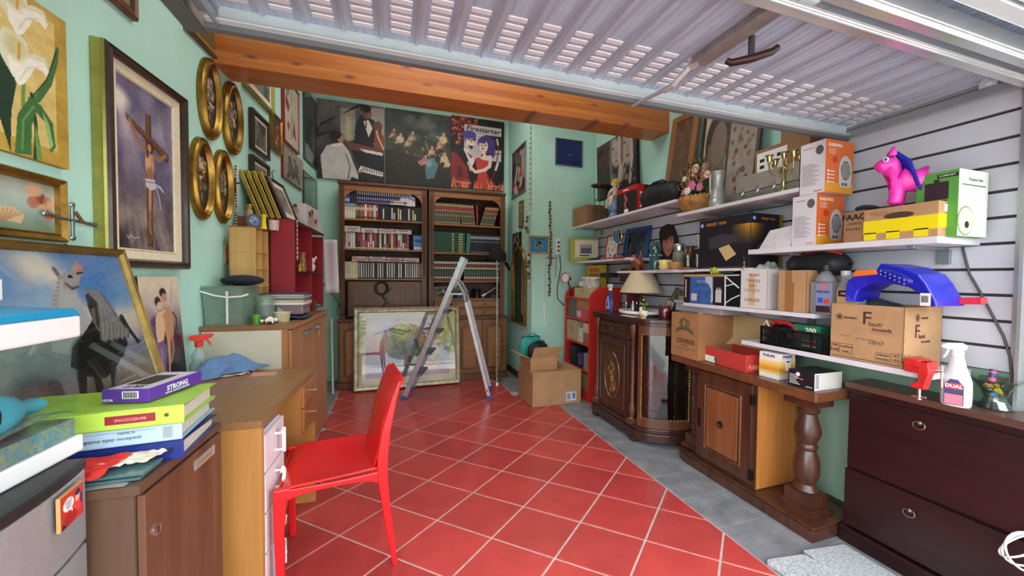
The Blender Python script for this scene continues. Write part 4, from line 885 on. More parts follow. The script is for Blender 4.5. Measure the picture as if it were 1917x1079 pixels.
def leg(pts, ws, name='leg'):
    b = Mb()
    vs = []
    for (x, y, z),(a, c) in zip(pts, ws): vs += [(x-a, y-c, z),(x+a, y-c, z),(x+a, y+c, z),(x-a, y+c, z)]
    n = len(pts); fs = [(i*4+k, i*4+(k+1) % 4, i*4+4+(k+1) % 4, i*4+4+k) for i in range(n-1) for k in range(4)]+[(3,2,1,0),(4*n-4,4*n-3,4*n-2,4*n-1)]
    b._add(vs, fs); return b.obj(name, cr, T, bev=.005)
for s_ in (-1,1):
    leg([(-.232, s_*.205,0),(-.238, s_*.21,.25),(-.234, s_*.212,.40),(-.228, s_*.212,.45)],[(.016,.012),(.020,.013),(.026,.014),(.030,.014)])
    leg([(.268, s_*.208,0),(.232, s_*.212,.22),(.208, s_*.214,.40),(.206, s_*.214,.50),(.224, s_*.212,.62),(.262, s_*.205,.75),(.296, s_*.195,.83)],[(.013,.012),(.018,.013),(.024,.014),(.026,.014),(.022,.013),(.014,.012),(.008,.010)])
def back(u, v):
    z = .455+v*.392; t = v; x = .186+.036*t**2+.084*t**3-.014*sin(PI*u)*(1-.3*v)+.02*(1-min(1, v*5))*-1; y = (u-.5)*(.42-.03*v**3)
    z -= .018*v*abs(2*u-1)**4; return (x+.012*t, y, z)
b = Mb(); b.sheet(back,16,18); b.obj('backrest', cr, T, sm=1, solid=.011, sub=1, fix=False)
# pictures on the walls
def lwp(tl, br):
    a, b_ = PL(*tl), PL(*br); d = Vector((SLOPE,1,0)).normalized(); w = (b_-a).dot(d); m = (a+b_)/2
    return Vector((lwx(m.y), m.y, b_.z)), w, a.z-b_.z
def lw(y, z): return (lwx(y)+.002, y, z)
golds = mat('frame_gold', (150,116,48),.32,.75, var=.25, vs=18); olive = mat('frame_olive_gold', (156,146,60),.35,.6, var=.15, vs=14)
darkf = mat('frame_dark', (58,38,30),.35, coat=.2, var=.2, vs=10); brownf = mat('frame_brown', (104,70,42),.45, var=.2, vs=14)
mattew = mat('mount_cream', (220,212,188),.75); linen = mat('mount_linen', (226,214,184),.8, var=.05, vs=60)
pg = tglass('picture_glass', (250,252,250),1.3)
gp = pmat('glossy_print', .28,.3)
def A_lily():
    c = Cv(.58,.525,230, bg=(186,154,62)).noise(12,5,1).rect(.06,.925,.10,.93,(218,194,118)).noise(9,20,5)
    G1, G2, G3, GL = (62,112,58),(104,150,76),(26,58,40),(150,188,112); W1, W2, W3 = (240,238,222),(222,222,190),(196,188,120)
    for dx, dv in ((0,0),(-.42,.04)):
        o = lambda L: [(x+dx, y+dv) for x, y in L]
        c.line(o([(.73,.75),(.74,.5),(.73,.3)]),.010, G2).line(o([(.79,.0),(.80,.2),(.78,.40)]),.010, G3)
        c.poly(o([(.755,.37),(.80,.40),(.88,.56),(.93,.785),(.95,.80),(.945,.70),(.90,.52),(.83,.38),(.79,.33)]), G1).line(o([(.78,.38),(.87,.54),(.935,.76)]),.004, G3)
        c.poly(o([(.66,.0),(.67,.25),(.70,.42),(.66,.55),(.60,.60),(.58,.3)]), G3).poly(o([(.68,.0),(.70,.24),(.76,.36),(.83,.36),(.90,.27),(.915,.12),(.88,.07),(.87,.16),(.85,.26),(.80,.30),(.775,.20),(.77,.02)]), G1).poly(o([(.84,.32),(.875,.26),(.90,.13),(.88,.09),(.86,.2)]), GL).line(o([(.72,.04),(.73,.22),(.79,.33)]),.006, G2).poly(o([(.80,.0),(.79,.15),(.80,.22),(.82,.12),(.83,.0)]), G2)
        for q,(sx, sy, k) in enumerate(((.0,.0,1.0),(.0,.30,1.0))):
            f = lambda L: [(x+dx+sx, y+dv+sy) for x, y in L]
            c.poly(f([(.60,.62),(.64,.72),(.72,.74),(.76,.70),(.78,.60),(.74,.50),(.72,.42),(.68,.46),(.63,.54)]), W2)
            c.poly(f([(.66,.58),(.72,.60),(.80,.635),(.86,.64),(.885,.60),(.87,.56),(.84,.58),(.80,.575),(.78,.52),(.74,.44),(.71,.42),(.67,.48)]), W1).poly(f([(.72,.60),(.80,.66),(.86,.67),(.885,.63),(.86,.64),(.78,.62)]), W2)
            c.el(.70+dx+sx,.64+dv+sy,.05,.07, W3,.8,.2,.7).line(f([(.715,.58),(.72,.67)]),.007,(206,150,50)).line(f([(.72,.46),(.76,.55),(.82,.59)]),.004,(214,214,196))
    return c.noise(6,40,9)
canvas('lily_painting', 'unframed painting of white calla lilies on ochre, upper left wall', 'painting', lw(1.505,1.678), LROT,.58,.525, A_lily(),.02, em=mat('canvas_ochre', (176,146,62),.8), tilt=-.0)
def A_coast():   # plain generic stand-in: pale figures of foam and shells on a calm sea
    c = Cv(.30,.16,90, bg=(150,170,150)).grad([(120,140,110),(150,172,156),(176,190,178),(150,150,130)]).noise(10,6,2)
    c.blobs(7,[(222,186,150),(206,160,130)],.03,.06,(.05,.35,.55,.85),4).blobs(10,[(190,110,90),(214,170,130),(120,60,50)],.03,.07,(.72,.98,.35,.9),6).poly([(.30,.18),(.62,.12),(.66,.3),(.55,.42),(.38,.40)],(214,184,140))
    for q in range(8): c.line([(.46,.14),(.31+q*.045,.38-.02*abs(q-4))],.006,(176,130,90))
    return c
picture('gilt_frame_picture', 'gold framed seaside scene in muted green, below the lilies', 'picture', lw(1.60,1.412), LROT,.36,.222,[(0,0),(0,.022),(.006,.03),(.022,.020),(.026,.024),(.030,.008)], golds, A_coast(),.030,.008, am=gp)
def A_cross():
    c = Cv(.40,.78,130, bg=(90,84,110)).grad([(70,62,66),(110,100,96),(96,90,112),(112,106,136),(150,140,160),(104,94,120)]).noise(26,4,3)
    c.blobs(40,[(150,136,128),(120,108,104),(84,74,84),(172,158,140)],.05,.13,(0,1,0,.30),5,.9,.45).blobs(24,[(150,146,176),(90,84,112),(120,114,146)],.06,.14,(0,1,.6,1),7,.9,.4)
    for a in range(7): c.poly([(.02,.82),(.10,.86),(.25+.13*a,0),(.18+.13*a,0)],(216,200,190),.13+.04*(a % 2))
    c.el(.04,.86,.16,.06,(236,226,214),.9)
    W1, W2 = (112,76,52),(82,54,40)
    c.rect(.475,.585,.02,.86, W1).rect(.555,.585,.02,.86, W2).poly([(.14,.80),(.18,.755),(.90,.60),(.93,.66)], W1).poly([(.14,.775),(.18,.755),(.90,.60),(.90,.62)], W2).noise(6,30,8)
    S1, S2, S3 = (196,150,118),(160,112,86),(120,78,62)
    c.line([(.21,.765),(.33,.68),(.46,.625)],.024, S2, w2=.03).line([(.85,.645),(.72,.60),(.58,.61)],.028, S2, w2=.03)
    c.el(.545,.54,.085,.085, S1,.2).el(.55,.47,.065,.07, S2,.3).el(.52,.56,.045,.04,(214,172,140),.6).line([(.555,.43),(.55,.30),(.545,.24)],.040, S1, w2=.028).line([(.545,.24),(.53,.15),(.55,.10)],.030, S2, w2=.02).line([(.59,.42),(.58,.30),(.56,.16)],.022, S3, w2=.014).el(.55,.085,.035,.02, S3,.3)
    c.el(.56,.655,.055,.040,(74,46,36),.3).el(.545,.648,.034,.028, S1,.3).line([(.52,.63),(.51,.59)],.014,(70,44,34))
    c.poly([(.46,.45),(.64,.46),(.65,.40),(.56,.385),(.47,.40)],(206,202,206)).line([(.64,.43),(.74,.42),(.79,.40)],.016,(196,190,200)).line([(.66,.42),(.72,.34),(.74,.28)],.010,(186,180,190)).line([(.47,.43),(.63,.44)],.006,(130,120,140))
    return c.line([(.14,.075),(.17,.06),(.2,.08),(.26,.065),(.34,.075)],.005,(190,180,180))
gx = thing('crucifixion_picture', 'tall dark framed painting of a crucifixion with gilded frame sides', 'picture', lw(2.185,1.328), LROT); gx.location.x += .0
ring_frame(.53,.905,[(0,0),(0,.012),(.003,.03),(.0,.036),(.004,.046)]).obj('frame_side', mat('frame_green_gold', (176,168,84),.32,.6, var=.1, vs=10), gx)
ring_frame(.53,.905,[(.002,.046),(.010,.056),(.018,.050),(.030,.056),(.036,.044),(.040,.030)]).obj('frame', darkf, gx)
ring_frame(.45,.825,[(0,.032),(.036,.026),(.040,.03),(.046,.022)]).obj('mount', linen, gx).location = (0,0,.04)
ac = A_cross(); ac.w, ac.h = .36,.735; ac.obj('print', gx, TR((0,-.021,.085)) @ face(0,0,0), gp)
b = Mb(); b.bx(-.26,.26,-.018,0,.004,.90); b.obj('backing', mat('backing_board'), gx)
def A_bouquet(seed, tone):
    return Cv(.16,.36,54, bg=(46,34,26)).noise(10,5, seed).blobs(44, tone,.05,.12,(.24,.78,.34,.82), seed+3,.5).blobs(16,[(60,90,50),(40,70,44)],.03,.07,(.2,.8,.3,.8), seed+5).el(.5,.20,.20,.10,(70,60,56),.3).el(.44,.22,.05,.05,(150,140,130),.8).blobs(8,[(236,226,190)],.02,.04,(.35,.7,.4,.75), seed+7)
ovp = [(0,0),(0,.012),(.006,.026),(.012,.018),(.018,.024),(.024,.034),(.034,.036),(.044,.026),(.050,.012),(.056,.008)]
for i,(y, z, w, h, t, lb) in enumerate([(2.745,2.120,.245,.487,[(150,90,110),(196,170,150),(110,80,120),(170,140,90)], 'upper left oval gilt frame with a pink and white bouquet'),
        (3.012,2.112,.265,.488,[(150,100,150),(206,190,160),(210,170,60),(120,90,130)], 'upper right oval gilt frame with a violet and yellow bouquet'),
        (2.648,1.620,.245,.482,[(190,90,50),(206,200,180),(120,80,60),(90,120,70)], 'lower left oval gilt frame with an orange and cream bouquet'),
        (2.880,1.632,.240,.474,[(120,60,50),(176,160,150),(90,90,110),(150,120,110)], 'lower right oval gilt frame with a dusky red bouquet')]):
    picture('oval_picture', lb, 'picture', lw(y, z), LROT, w, h, ovp, golds, A_bouquet(20+i*9, t),.054,.010, 'four oval flower pictures on the left wall', oval=True, am=gp, roll=0)
def gen_art(cols, seed, n=20, bg=(120,120,110), nx=40, asp=.7):
    return Cv(1, asp, nx, bg=bg).noise(14,4, seed).blobs(n, cols,.04,.14, seed=seed)
fp = [(0,0),(0,.02),(.008,.028),(.02,.022),(.03,.026),(.035,.012)]
picture('small_gilt_picture', 'brown gilt frame cut by the top edge, above the crucifixion', 'picture', lw(1.93,2.436), LROT,.44,.34, fp, brownf, gen_art([(90,100,90),(160,150,120)],31),.034,.012)
picture('small_gilt_picture', 'narrow brown frame at the top edge, second from the left', 'picture', lw(2.34,2.672), LROT,.20,.30, fp, brownf, gen_art([(90,90,60),(150,120,80)],32, asp=1.3),.034,.012)
def A_boat(): return Cv(.24,.16,50, bg=(96,90,48)).noise(10,4,3).el(.4,.55,.22,.2,(120,110,60),.8).line([(.36,.75),(.44,.45),(.42,.3)],.015,(214,180,90)).line([(.3,.3),(.55,.32)],.02,(60,50,30)).el(.6,.6,.05,.04,(190,160,110))
picture('small_gilt_picture', 'brown framed gold-matted picture under the metal rail, above the ovals', 'picture', lw(2.68,2.638), LROT,.335,.258,[(0,0),(0,.02),(.006,.028),(.018,.026),(.022,.020)], brownf, A_boat(),.022,.012, matte=(.028, mat('mount_gold', (172,140,80),.5,.3)), am=gp)
def lwpic(name, lb, tl, br, prof, fm, art, inset, depth, **k):
    l, w, h = lwp(tl, br); h = k.pop('h', h); l.x += .002; return picture(name, lb, 'picture', l, LROT, w, h, prof, fm, art, inset, depth, **k)
thinp = [(0,0),(0,.022),(.010,.026),(.018,.016)]
wp = [(0,0),(0,.03),(.02,.034),(.034,.02)]
lwpic('framed_landscape', 'olive gold frame with white mount, tucked under the wooden beam', (453,150),(507,217), wp, olive, gen_art([(70,90,70),(110,130,120),(60,60,56)],41),.034,.018, h=.50, matte=(.045, mattew), am=gp)
lwpic('framed_landscape', 'square dark framed river view with gold sides, upper of two alike', (464.5,200),(498.5,302), wp, darkf, gen_art([(70,84,66),(110,120,90),(50,50,44)],42),.034,.018, matte=(.02, mattew), am=gp)
lwpic('framed_landscape', 'dark framed picture with gold side, below its twin and behind leaning frames', (464.5,288),(498.5,372), wp, darkf, gen_art([(120,100,60),(90,80,60),(60,50,40)],43),.034,.018, matte=(.02, mattew), am=gp)
lwpic('framed_portrait', 'narrow gold framed picture of reddish figures beside the red frame', (503.5,206),(523.5,293),[(0,0),(0,.025),(.012,.028),(.02,.014)], golds, Cv(.2,.28,30, bg=(80,50,40)).blobs(12,[(200,150,110),(150,60,50),(110,70,50)],.08,.18,(.3,.7,.2,.8),5),.02,.014, am=gp)
def A_harle():
    c = Cv(.38,.6,60, bg=(196,190,164)).noise(8,4,2)
    return c.poly([(.1,1),(.5,1),(.35,.8),(.2,.72)],(110,130,120)).poly([(.15,.75),(.4,.62),(.3,.5),(.12,.6)],(140,60,60)).poly([(.3,.38),(.42,.3),(.34,.2),(.22,.28)],(150,70,70)).poly([(.7,.5),(.85,.15),(.6,.2)],(150,70,76)).line([(.5,.9),(.55,.5),(.5,.1)],.02,(110,100,90)).el(.55,.6,.08,.06,(216,190,160))
lwpic('red_framed_print', 'tall red framed pale print hanging partly behind the beam', (525.5,180),(556,290),[(0,0),(0,.025),(.012,.028),(.018,.014)], mat('frame_red', (140,34,40),.35), A_harle(),.018,.014, h=.62, am=gp)
def A_jazzdark(seed=1): return Cv(.45,.7,60, bg=(60,64,70)).grad([(40,42,46),(60,64,70),(90,96,104)]).noise(14,4, seed).line([(.1,.2),(.9,.9)],.06,(26,26,30)).el(.3,.3,.2,.15,(30,30,34)).el(.75,.35,.18,.25,(120,120,126)).rect(.55,.8,.6,.95,(96,100,110))
lwpic('dark_glazed_poster', 'dark glossy poster high in the far left corner', (566,185),(591,319),[(0,0),(0,.018),(.008,.02),(.010,.012)], mat('frame_slate', (70,84,84),.3,.4), A_jazzdark(),.010,.012, h=.78, am=gp, glass=pg)
def A_dance():
    c = Cv(.5,.4,60, bg=(140,128,104)).noise(10,5,6); K = (34,30,30)
    c.el(.30,.72,.09,.09, K).el(.55,.78,.08,.08, K).el(.34,.45,.14,.25, K,.1,.2).el(.62,.5,.12,.25, K,.1,-.3).line([(.4,.5),(.52,.35),(.45,.2)],.05, K).line([(.66,.35),(.78,.15)],.05, K).line([(.3,.3),(.2,.12)],.05, K); return c
lwpic('dancers_print', 'beige print of two black dancing silhouettes with a red edge', (525,269),(563,357),[(0,0),(0,.022),(.003,.022)], mat('frame_red'), A_dance(),.004,.020, am=gp)
lwpic('dark_glazed_poster', 'lower grey glazed poster in the far left corner', (565,318),(591,396),[(0,0),(0,.018),(.008,.02),(.010,.012)], mat('frame_slate'), A_jazzdark(7),.010,.012, am=gp, glass=pg)
def A_jazz():
    c = Cv(.74,.94,120, bg=(70,70,74)).grad([(30,30,34),(60,60,64),(110,108,106)]).noise(16,4,4).rect(.34,.56,.52,.92,(150,146,134)).rect(.66,1,.45,.97,(166,160,148)).rect(.42,.5,.5,.82,(190,182,140),.7).noise(8,12,6)
    c.poly([(0,.55),(.06,.70),(.72,1.0),(.62,1.0),(0,.62)],(24,24,28)).poly([(0,.56),(0,.5),(.3,.64)],(40,40,44))
    K, G = (22,22,26),(196,194,190)
    c.poly([(.54,.50),(.56,.72),(.64,.86),(.82,.82),(.95,.72),(.98,.45),(.6,.42)], K).el(.73,.88,.075,.075,(104,70,54)).el(.71,.95,.09,.05,(26,20,20)).el(.76,.865,.03,.03,(150,104,78),.8).poly([(.68,.78),(.76,.80),(.82,.70),(.76,.58)],(226,222,216)).line([(.72,.78),(.72,.70)],.008, K)
    c.poly([(.84,.42),(.86,.76),(1,.60),(1,.40)],(140,62,36)).line([(.86,.76),(.90,.60),(.99,.44)],.010,(226,210,190)).line([(.78,.84),(.60,.98)],.006,(90,90,90)).el(.90,.74,.07,.06,(110,76,60),.3).line([(.84,.5),(.95,.46)],.02,(120,84,64))
    c.poly([(.38,.50),(1,.43),(1,.36),(.5,.40)],(112,66,50)).poly([(.5,.40),(1,.36),(1,.12),(.6,.18)], K).poly([(.62,.42),(.97,.395),(.97,.355),(.70,.38)],(222,218,210)).poly([(.64,.20),(.98,.14),(.98,.08),(.6,.13)],(226,222,214))
    for q in range(9): c.line([(.67+q*.035,.185-q*.005),(.67+q*.035,.145-q*.005)],.006, K)
    c.poly([(.08,0),(.05,.28),(.14,.42),(.36,.48),(.46,.38),(.55,.18),(.60,.08),(.60,.02),(.5,.05),(.48,0)], G).noise(9,9,12).el(.28,.54,.10,.075,(34,30,32)).el(.34,.52,.05,.05,(176,140,116),.4).el(.26,.56,.085,.055,(34,30,32)).poly([(.2,.44),(.36,.47),(.38,.43),(.22,.41)],(226,224,222)).line([(.42,.33),(.48,.18),(.45,.02)],.012,(120,120,122)).line([(.62,.12),(.68,.16)],.02,(190,150,120))
    return c
def bwc(lb, nm, tlx, brx, z0, z1, art, t=.03, am=None):
    return canvas(nm, lb, 'canvas print', ((tlx+brx)/2,5.045, z0),0, brx-tlx, z1-z0, art, t, am=am, em=mat('canvas_black', (26,24,26),.7))
bwc('canvas print of a pianist and a double bass player, over the left bookcase', 'jazz_canvas', -.862,-.098,2.478,3.425, A_jazz())
def A_grove():
    c = Cv(.82,.96,120, bg=(44,46,40)).grad([(26,26,22),(40,42,32),(52,56,48),(46,52,54),(58,60,58)]).noise(18,5,9).blobs(16,[(96,108,116),(70,84,92),(130,136,110)],.04,.10,(.3,.75,.62,.98),3,.9,.5)
    c.blobs(30,[(60,64,40),(36,40,30),(76,76,50)],.05,.10,(0,1,.3,.7),5,.8,.5).poly([(0,.45),(.5,.40),(1,.45),(1,.0),(0,.0)],(30,28,22),.6)
    for (x, y, s, k, d) in ((.12,.66,.05,0,(130,90,80)),(.22,.60,.06,1,(206,190,150)),(.40,.64,.06,2,(120,140,110)),(.34,.56,.05,3,(180,160,120)),(.88,.66,.07,4,(216,196,140)),(.83,.57,.05,5,(170,120,110)),(.70,.48,.05,6,(206,150,120)),(.90,.40,.06,7,(226,206,140)),(.95,.33,.05,8,(214,196,150)),(.60,.34,.06,9,(190,100,110))):
        c.el(x, y, s, s*.8, d,.5,.5).el(x+.01, y+s*1.1, s*.35, s*.35,(206,160,124),.4).line([(x, y),(x-s, y-s*.8)], s*.3,(214,176,140),.8)
    r_ = np.random.default_rng(7)
    for q in range(90): x, y = r_.uniform(0,1), r_.uniform(.05,.98); c.line([(x, y),(x+r_.uniform(-.05,.05), y+r_.uniform(-.04,.04))], r_.uniform(.003,.009),[(70,78,60),(30,32,26),(96,100,80),(50,60,66),(84,72,50)][q % 5],.55)
    for q in range(34): x, y = r_.uniform(.3,1), r_.uniform(.3,.68); c.line([(x, y),(x+.02, y-.03)],.008,[(206,190,150),(190,140,110),(226,210,170),(120,130,120)][q % 4],.8, w2=.002)
    c.poly([(.62,.38),(.74,.40),(.80,.28),(.74,.12),(.62,.10),(.60,.22)],(84,120,130)).el(.66,.32,.05,.05,(130,160,166),.8).line([(.78,.70),(.86,.66)],.008,(220,190,150)).line([(.52,.32),(.6,.36)],.03,(196,110,116))
    return c.noise(6,30,3)
bwc('dark canvas print of pale figures resting in a wooded grotto', 'grotto_canvas', -.088,.735,2.478,3.425, A_grove())
def A_fire():
    c = Cv(.73,.95,150, bg=(24,20,24)); Rr, O1, O2 = (200,60,44),(226,120,80),(160,40,34)
    r_ = np.random.default_rng(4)
    for q in range(60):
        x, y = r_.uniform(0,.5), r_.uniform(.82,1); x, y = (x, y) if q % 3 else (r_.uniform(0,.16), r_.uniform(.62,.9)); a = r_.uniform(0,6.28); c.line([(x, y),(x+.04*cos(a), y+.03*sin(a)),(x+.05*cos(a+1), y+.045*sin(a+1))],.016,[Rr, O1, O2,(150,30,26)][q % 4], w2=.003)
    c.rect(.24,.94,.42,.90,(206,200,196)).rect(.24,.94,.92,.925,(24,20,24)).rect(.26,.93,.785,.79,(120,116,114)).rect(.62,.94,.58,.78,(30,28,30))
    for q in range(9): c.rect(.27,.58,.74-q*.035,.748-q*.035,(160,156,152))
    c.line([(.70,.74),(.74,.66)],.012,(230,226,220)).line([(.86,.74),(.88,.66)],.016,(220,214,208)).el(.78,.66,.03,.03,(90,86,84))
    K, B_l, SK, SK2 = (18,16,22),(74,66,150),(236,214,196),(222,180,160)
    c.poly([(0,.62),(.16,.60),(.30,.5),(.46,.40),(.5,.2),(.3,.0),(0,.0)], K).poly([(0,.5),(.1,.48),(.3,.3),(.34,0),(0,0)],(132,36,34)).poly([(.12,.3),(.2,.3),(.22,0),(.1,0)],(90,26,28)).poly([(.22,.56),(.32,.54),(.44,.40),(.38,.30)],(230,226,224)).poly([(.28,.52),(.4,.46),(.36,.42)],(176,60,50))
    c.el(.34,.68,.10,.10, SK,.08).el(.33,.76,.13,.055, B_l,.15).poly([(.24,.70),(.30,.80),(.26,.62)], B_l).poly([(.38,.80),(.44,.80),(.46,.70),(.42,.66)], B_l).line([(.30,.70),(.34,.69)],.010, K).line([(.38,.69),(.42,.70)],.010, K).poly([(.30,.61),(.42,.60),(.37,.55)], K).line([(.32,.635),(.40,.63)],.008,(240,240,236)).line([(.36,.69),(.38,.65)],.006, K)
    c.el(.66,.66,.17,.11,(70,52,128),.1).el(.72,.56,.11,.12,(70,52,128),.1).el(.60,.62,.085,.09, SK,.08).poly([(.5,.70),(.66,.74),(.64,.66),(.54,.655)],(70,52,128)).line([(.56,.63),(.58,.625)],.008, K).line([(.62,.63),(.65,.64)],.008, K).el(.59,.585,.028,.012,(190,40,44),.1).line([(.60,.54),(.62,.48)],.04, SK)
    c.poly([(.46,.44),(.56,.47),(.70,.46),(.70,.36),(.66,.24),(.78,.06),(.78,0),(.44,0),(.50,.2),(.46,.34)],(196,62,54)).poly([(.50,.46),(.74,.50),(.74,.42),(.6,.42)], SK).line([(.74,.47),(.72,.34),(.62,.28),(.45,.24),(.36,.30),(.32,.36)],.032, SK, w2=.026).line([(.32,.37),(.36,.26)],.02, SK2).line([(.56,.47),(.58,.50)],.01, K).rect(.63,.70,.505,.515, K)
    c.line([(.86,.42),(.80,.20),(.72,.12),(.66,.18)],.010,(120,40,36)).line([(.86,.44),(.88,.56)],.010,(120,40,36)).line([(.80,.52),(.96,.54)],.008,(120,40,36)).line([(.80,.52),(.82,.60)],.007,(150,50,44)).line([(.88,.53),(.89,.62)],.007,(150,50,44)).line([(.96,.54),(.95,.61)],.007,(150,50,44)).line([(.84,.30),(.88,.40)],.022,(226,222,220))
    for q in range(46): x = r_.uniform(0,1); c.line([(x,0),(x+r_.uniform(-.03,.03),.05),(x+r_.uniform(-.04,.04),.08+r_.uniform(0,.09))],.022,[Rr, O1, O2,(236,140,90)][q % 4], w2=.002)
    return c
T = bwc('red and black canvas poster with a cartoon couple and blackletter title', 'firestarter_poster', .742,1.475,2.498,3.445, A_fire())
F = TR((0,-.0305,0)) @ face(0,0,0)
text(T, 'Firestarter', .095,.07,.80, F, mat('ink_black'), bold=.0016, shear=.15, sxy=1.15, rot=-.02)
text(T, 'Firestarter', .05,-.20,.075, F, mat('ink_flame', (240,190,150),.5), shear=.3); text(T, 'Firestarter', .04,.22,.055, F, mat('ink_flame'), shear=.3)
# on the side of the corner wall (faces left)
CRZ = -PI/2
def cwp(tl, br):
    a, b_ = P(tl[0], tl[1], 'x', 1.55), P(br[0], br[1], 'x', 1.55); return (1.548,(a.y+b_.y)/2, b_.z), abs(a.y-b_.y), a.z-b_.z
l, w, h = cwp((952,300),(983,330)); w = .56; l = (1.548,4.58,2.36)
def A_card(): return Cv(.5,.66,60, bg=(60,30,34)).noise(16,4,3).blobs(14,[(170,60,60),(206,190,180),(110,60,120),(40,24,30)],.07,.16, seed=5).poly([(.7,.9),(1,.9),(1,.2),(.8,.4)],(170,150,130)).line([(.3,.3),(.42,.6)],.05,(226,220,210)).line([(.5,.3),(.58,.55)],.04,(214,206,200))
picture('hinged_poster', 'metal framed dark red poster on the side of the corner wall', 'picture', l, CRZ, w,.60,[(0,0),(0,.016),(.010,.018),(.012,.010)], mat('frame_silver', (150,156,158),.3,.7), A_card(),.012,.010, am=gp)
picture('narrow_gilt_picture', 'narrow gold framed portrait on the corner wall above the mirror', 'picture', (1.548,4.45,1.93), CRZ,.16,.33,[(0,0),(0,.016),(.012,.02),(.02,.01)], golds, gen_art([(120,70,60),(200,180,150)],61, asp=2),.02,.012)
picture('dark_print', 'dark framed print with pale lettering, behind the gilt mirror top', 'picture', (1.546,4.62,1.52), CRZ,.34,.36,[(0,0),(0,.01),(.008,.012),(.010,.008)], mat('frame_black', (30,28,28),.4), gen_art([(40,40,40),(150,146,140)],62, bg=(40,38,38)),.010,.008)
T = thing('arched_mirror', 'tall gilt arched mirror on the side of the corner wall', 'mirror', (1.549,4.50,.72), CRZ)
wv, hv = .52,.66
out = [(-wv/2,0),(wv/2,0),(wv/2, hv)]+[(wv/2*cos(a), hv+.30*sin(a)) for a in LS(0, PI,17)[1:-1]]+[(-wv/2, hv)]
b = Mb(); b.tube([(p[0],-.02, p[1]) for p in out],.016,8, closed=True); b.tube([(p[0]*.93,-.03,.015+p[1]*.97) for p in out],.008,8, closed=True); b.obj('frame', golds, T, sm=1)
b = Mb(); b.prism([(p[0], p[1]) for p in out],-.015,-.002); b.obj('mirror_glass', mat('mirror_glass', (226,228,228),.02,1.0), T)
b = Mb(); b.tube([(0,-.02, hv+.30),(-.04,-.03, hv+.38),(0,-.03, hv+.42),(.04,-.03, hv+.38)],.012,8, closed=True); b.obj('crest', golds, T, sm=1)
# on the front of the corner wall
a, b_ = P(1040,258, 'y', 4.07), P(1090,314, 'y', 4.07)
picture('blue_felt_picture', 'square deep blue picture in a thin steel frame on the corner wall', 'picture', ((a.x+b_.x)/2,4.078, b_.z),0, b_.x-a.x, a.z-b_.z,[(0,0),(0,.018),(.010,.02),(.013,.012)], mat('frame_grey', (112,120,122),.35,.6), Cv(.3,.3,30, bg=(24,28,96)).noise(4,10,2).el(.52,.42,.012,.012,(220,226,240)),.013,.012, am=gp)
a, b_ = P(990,441, 'y', 4.06), P(1029,476, 'y', 4.06)
def A_turq(): return Cv(.2,.16,50, bg=(40,130,176)).noise(8,6,3).el(.5,.5,.24,.32,(120,170,190),.06).el(.5,.5,.19,.26,(40,36,44),.1).blobs(8,[(206,190,170),(150,120,110)],.03,.06,(.38,.62,.35,.65),3).blobs(4,[(20,70,120)],.04,.05,(.08,.92,.08,.92),4)
picture('turquoise_plaque', 'small turquoise plaque with a round medallion in a cream frame', 'picture', ((a.x+b_.x)/2,4.074, b_.z),0, b_.x-a.x, a.z-b_.z,[(0,0),(0,.016),(.01,.02),(.022,.01)], mat('frame_cream_gold', (176,156,110),.5,.2, var=.2, vs=40), A_turq(),.022,.010)
def beads(name, label, pts, r, mats, cross=None, cat='rosary', jig=0.0, n=None):
    T = thing(name, label, cat, pts[0]); P0 = Vector(pts[0]); b = Mb(); L = [Vector(p)-P0 for p in pts]
    tot = sum((L[i+1]-L[i]).length for i in range(len(L)-1)); n = n or int(tot/(2*r*1.08)); bs = [Mb() for _ in mats]
    for k in range(n):
        d = tot*k/(n-1); i = 0
        while i < len(L)-2 and d > (L[i+1]-L[i]).length: d -= (L[i+1]-L[i]).length; i += 1
        p = L[i]+(L[i+1]-L[i]).normalized()*d; rr = r*random.uniform(.8,1.1)
        bs[k % len(mats)].ell((p.x+random.uniform(-jig, jig), p.y, p.z),(rr, rr*.8, rr),7,5)
    for q, m in enumerate(mats): o = bs[q].obj('bead_string', m, T, sm=1); o['kind'] = 'stuff'
    Mb().tube([tuple(p) for p in L],.0012,5).obj('cord', mat('cord_brown', (90,70,50),.8), T)
    if cross:
        (c, hh, ww, m) = cross; c = Vector(c)-P0; b = Mb(); b.bc((c.x, c.y-.004, c.z),(ww*.16,.010, hh)); b.bc((c.x, c.y-.004, c.z+hh*.18),(ww,.010, ww*.16)); b.ell((c.x, c.y-.012, c.z+.01),(ww*.10,.006, hh*.3),8,6); b.obj('crucifix', m, T, bev=.002)
    return T
bead_br = mat('bead_brown', (118,74,52),.35); bead_dk = mat('bead_dark', (74,44,36),.35); bead_wh = mat('bead_pearl', (206,196,176),.3)
y_ = 4.066
q1 = lambda x, y, d=4.066: tuple(P(x, y, 'y', d))
beads('wooden_rosary', 'long brown wooden rosary hanging down the corner wall', [q1(1029,379), q1(1029,400), q1(1031,440), q1(1031,476), q1(1028,505), q1(1029,530), q1(1028,553)],.017,[bead_br, bead_dk],(q1(1031,487),.13,.09, mat('cross_wood', (110,62,36),.5)), jig=.008)
q2 = lambda x, y: tuple(P(x, y, 'x', 1.537))
beads('pearl_chain', 'pale pearly bead chain along the corner wall edge', [(1.535,4.13,3.25),(1.535,4.125,2.9),(1.535,4.13,2.55),(1.535,4.125,2.13)],.013,[bead_wh, mat('bead_grey', (150,144,130),.3)])
beads('shell_necklace', 'bunch of brown and cream shell necklaces on the wall edge', [(1.53,4.14,2.05),(1.52,4.20,1.93),(1.53,4.14,1.80),(1.53,4.13,1.60),(1.53,4.14,1.42),(1.53,4.13,1.25)],.020,[bead_wh, bead_dk, bead_br], cat='necklace', jig=.012)
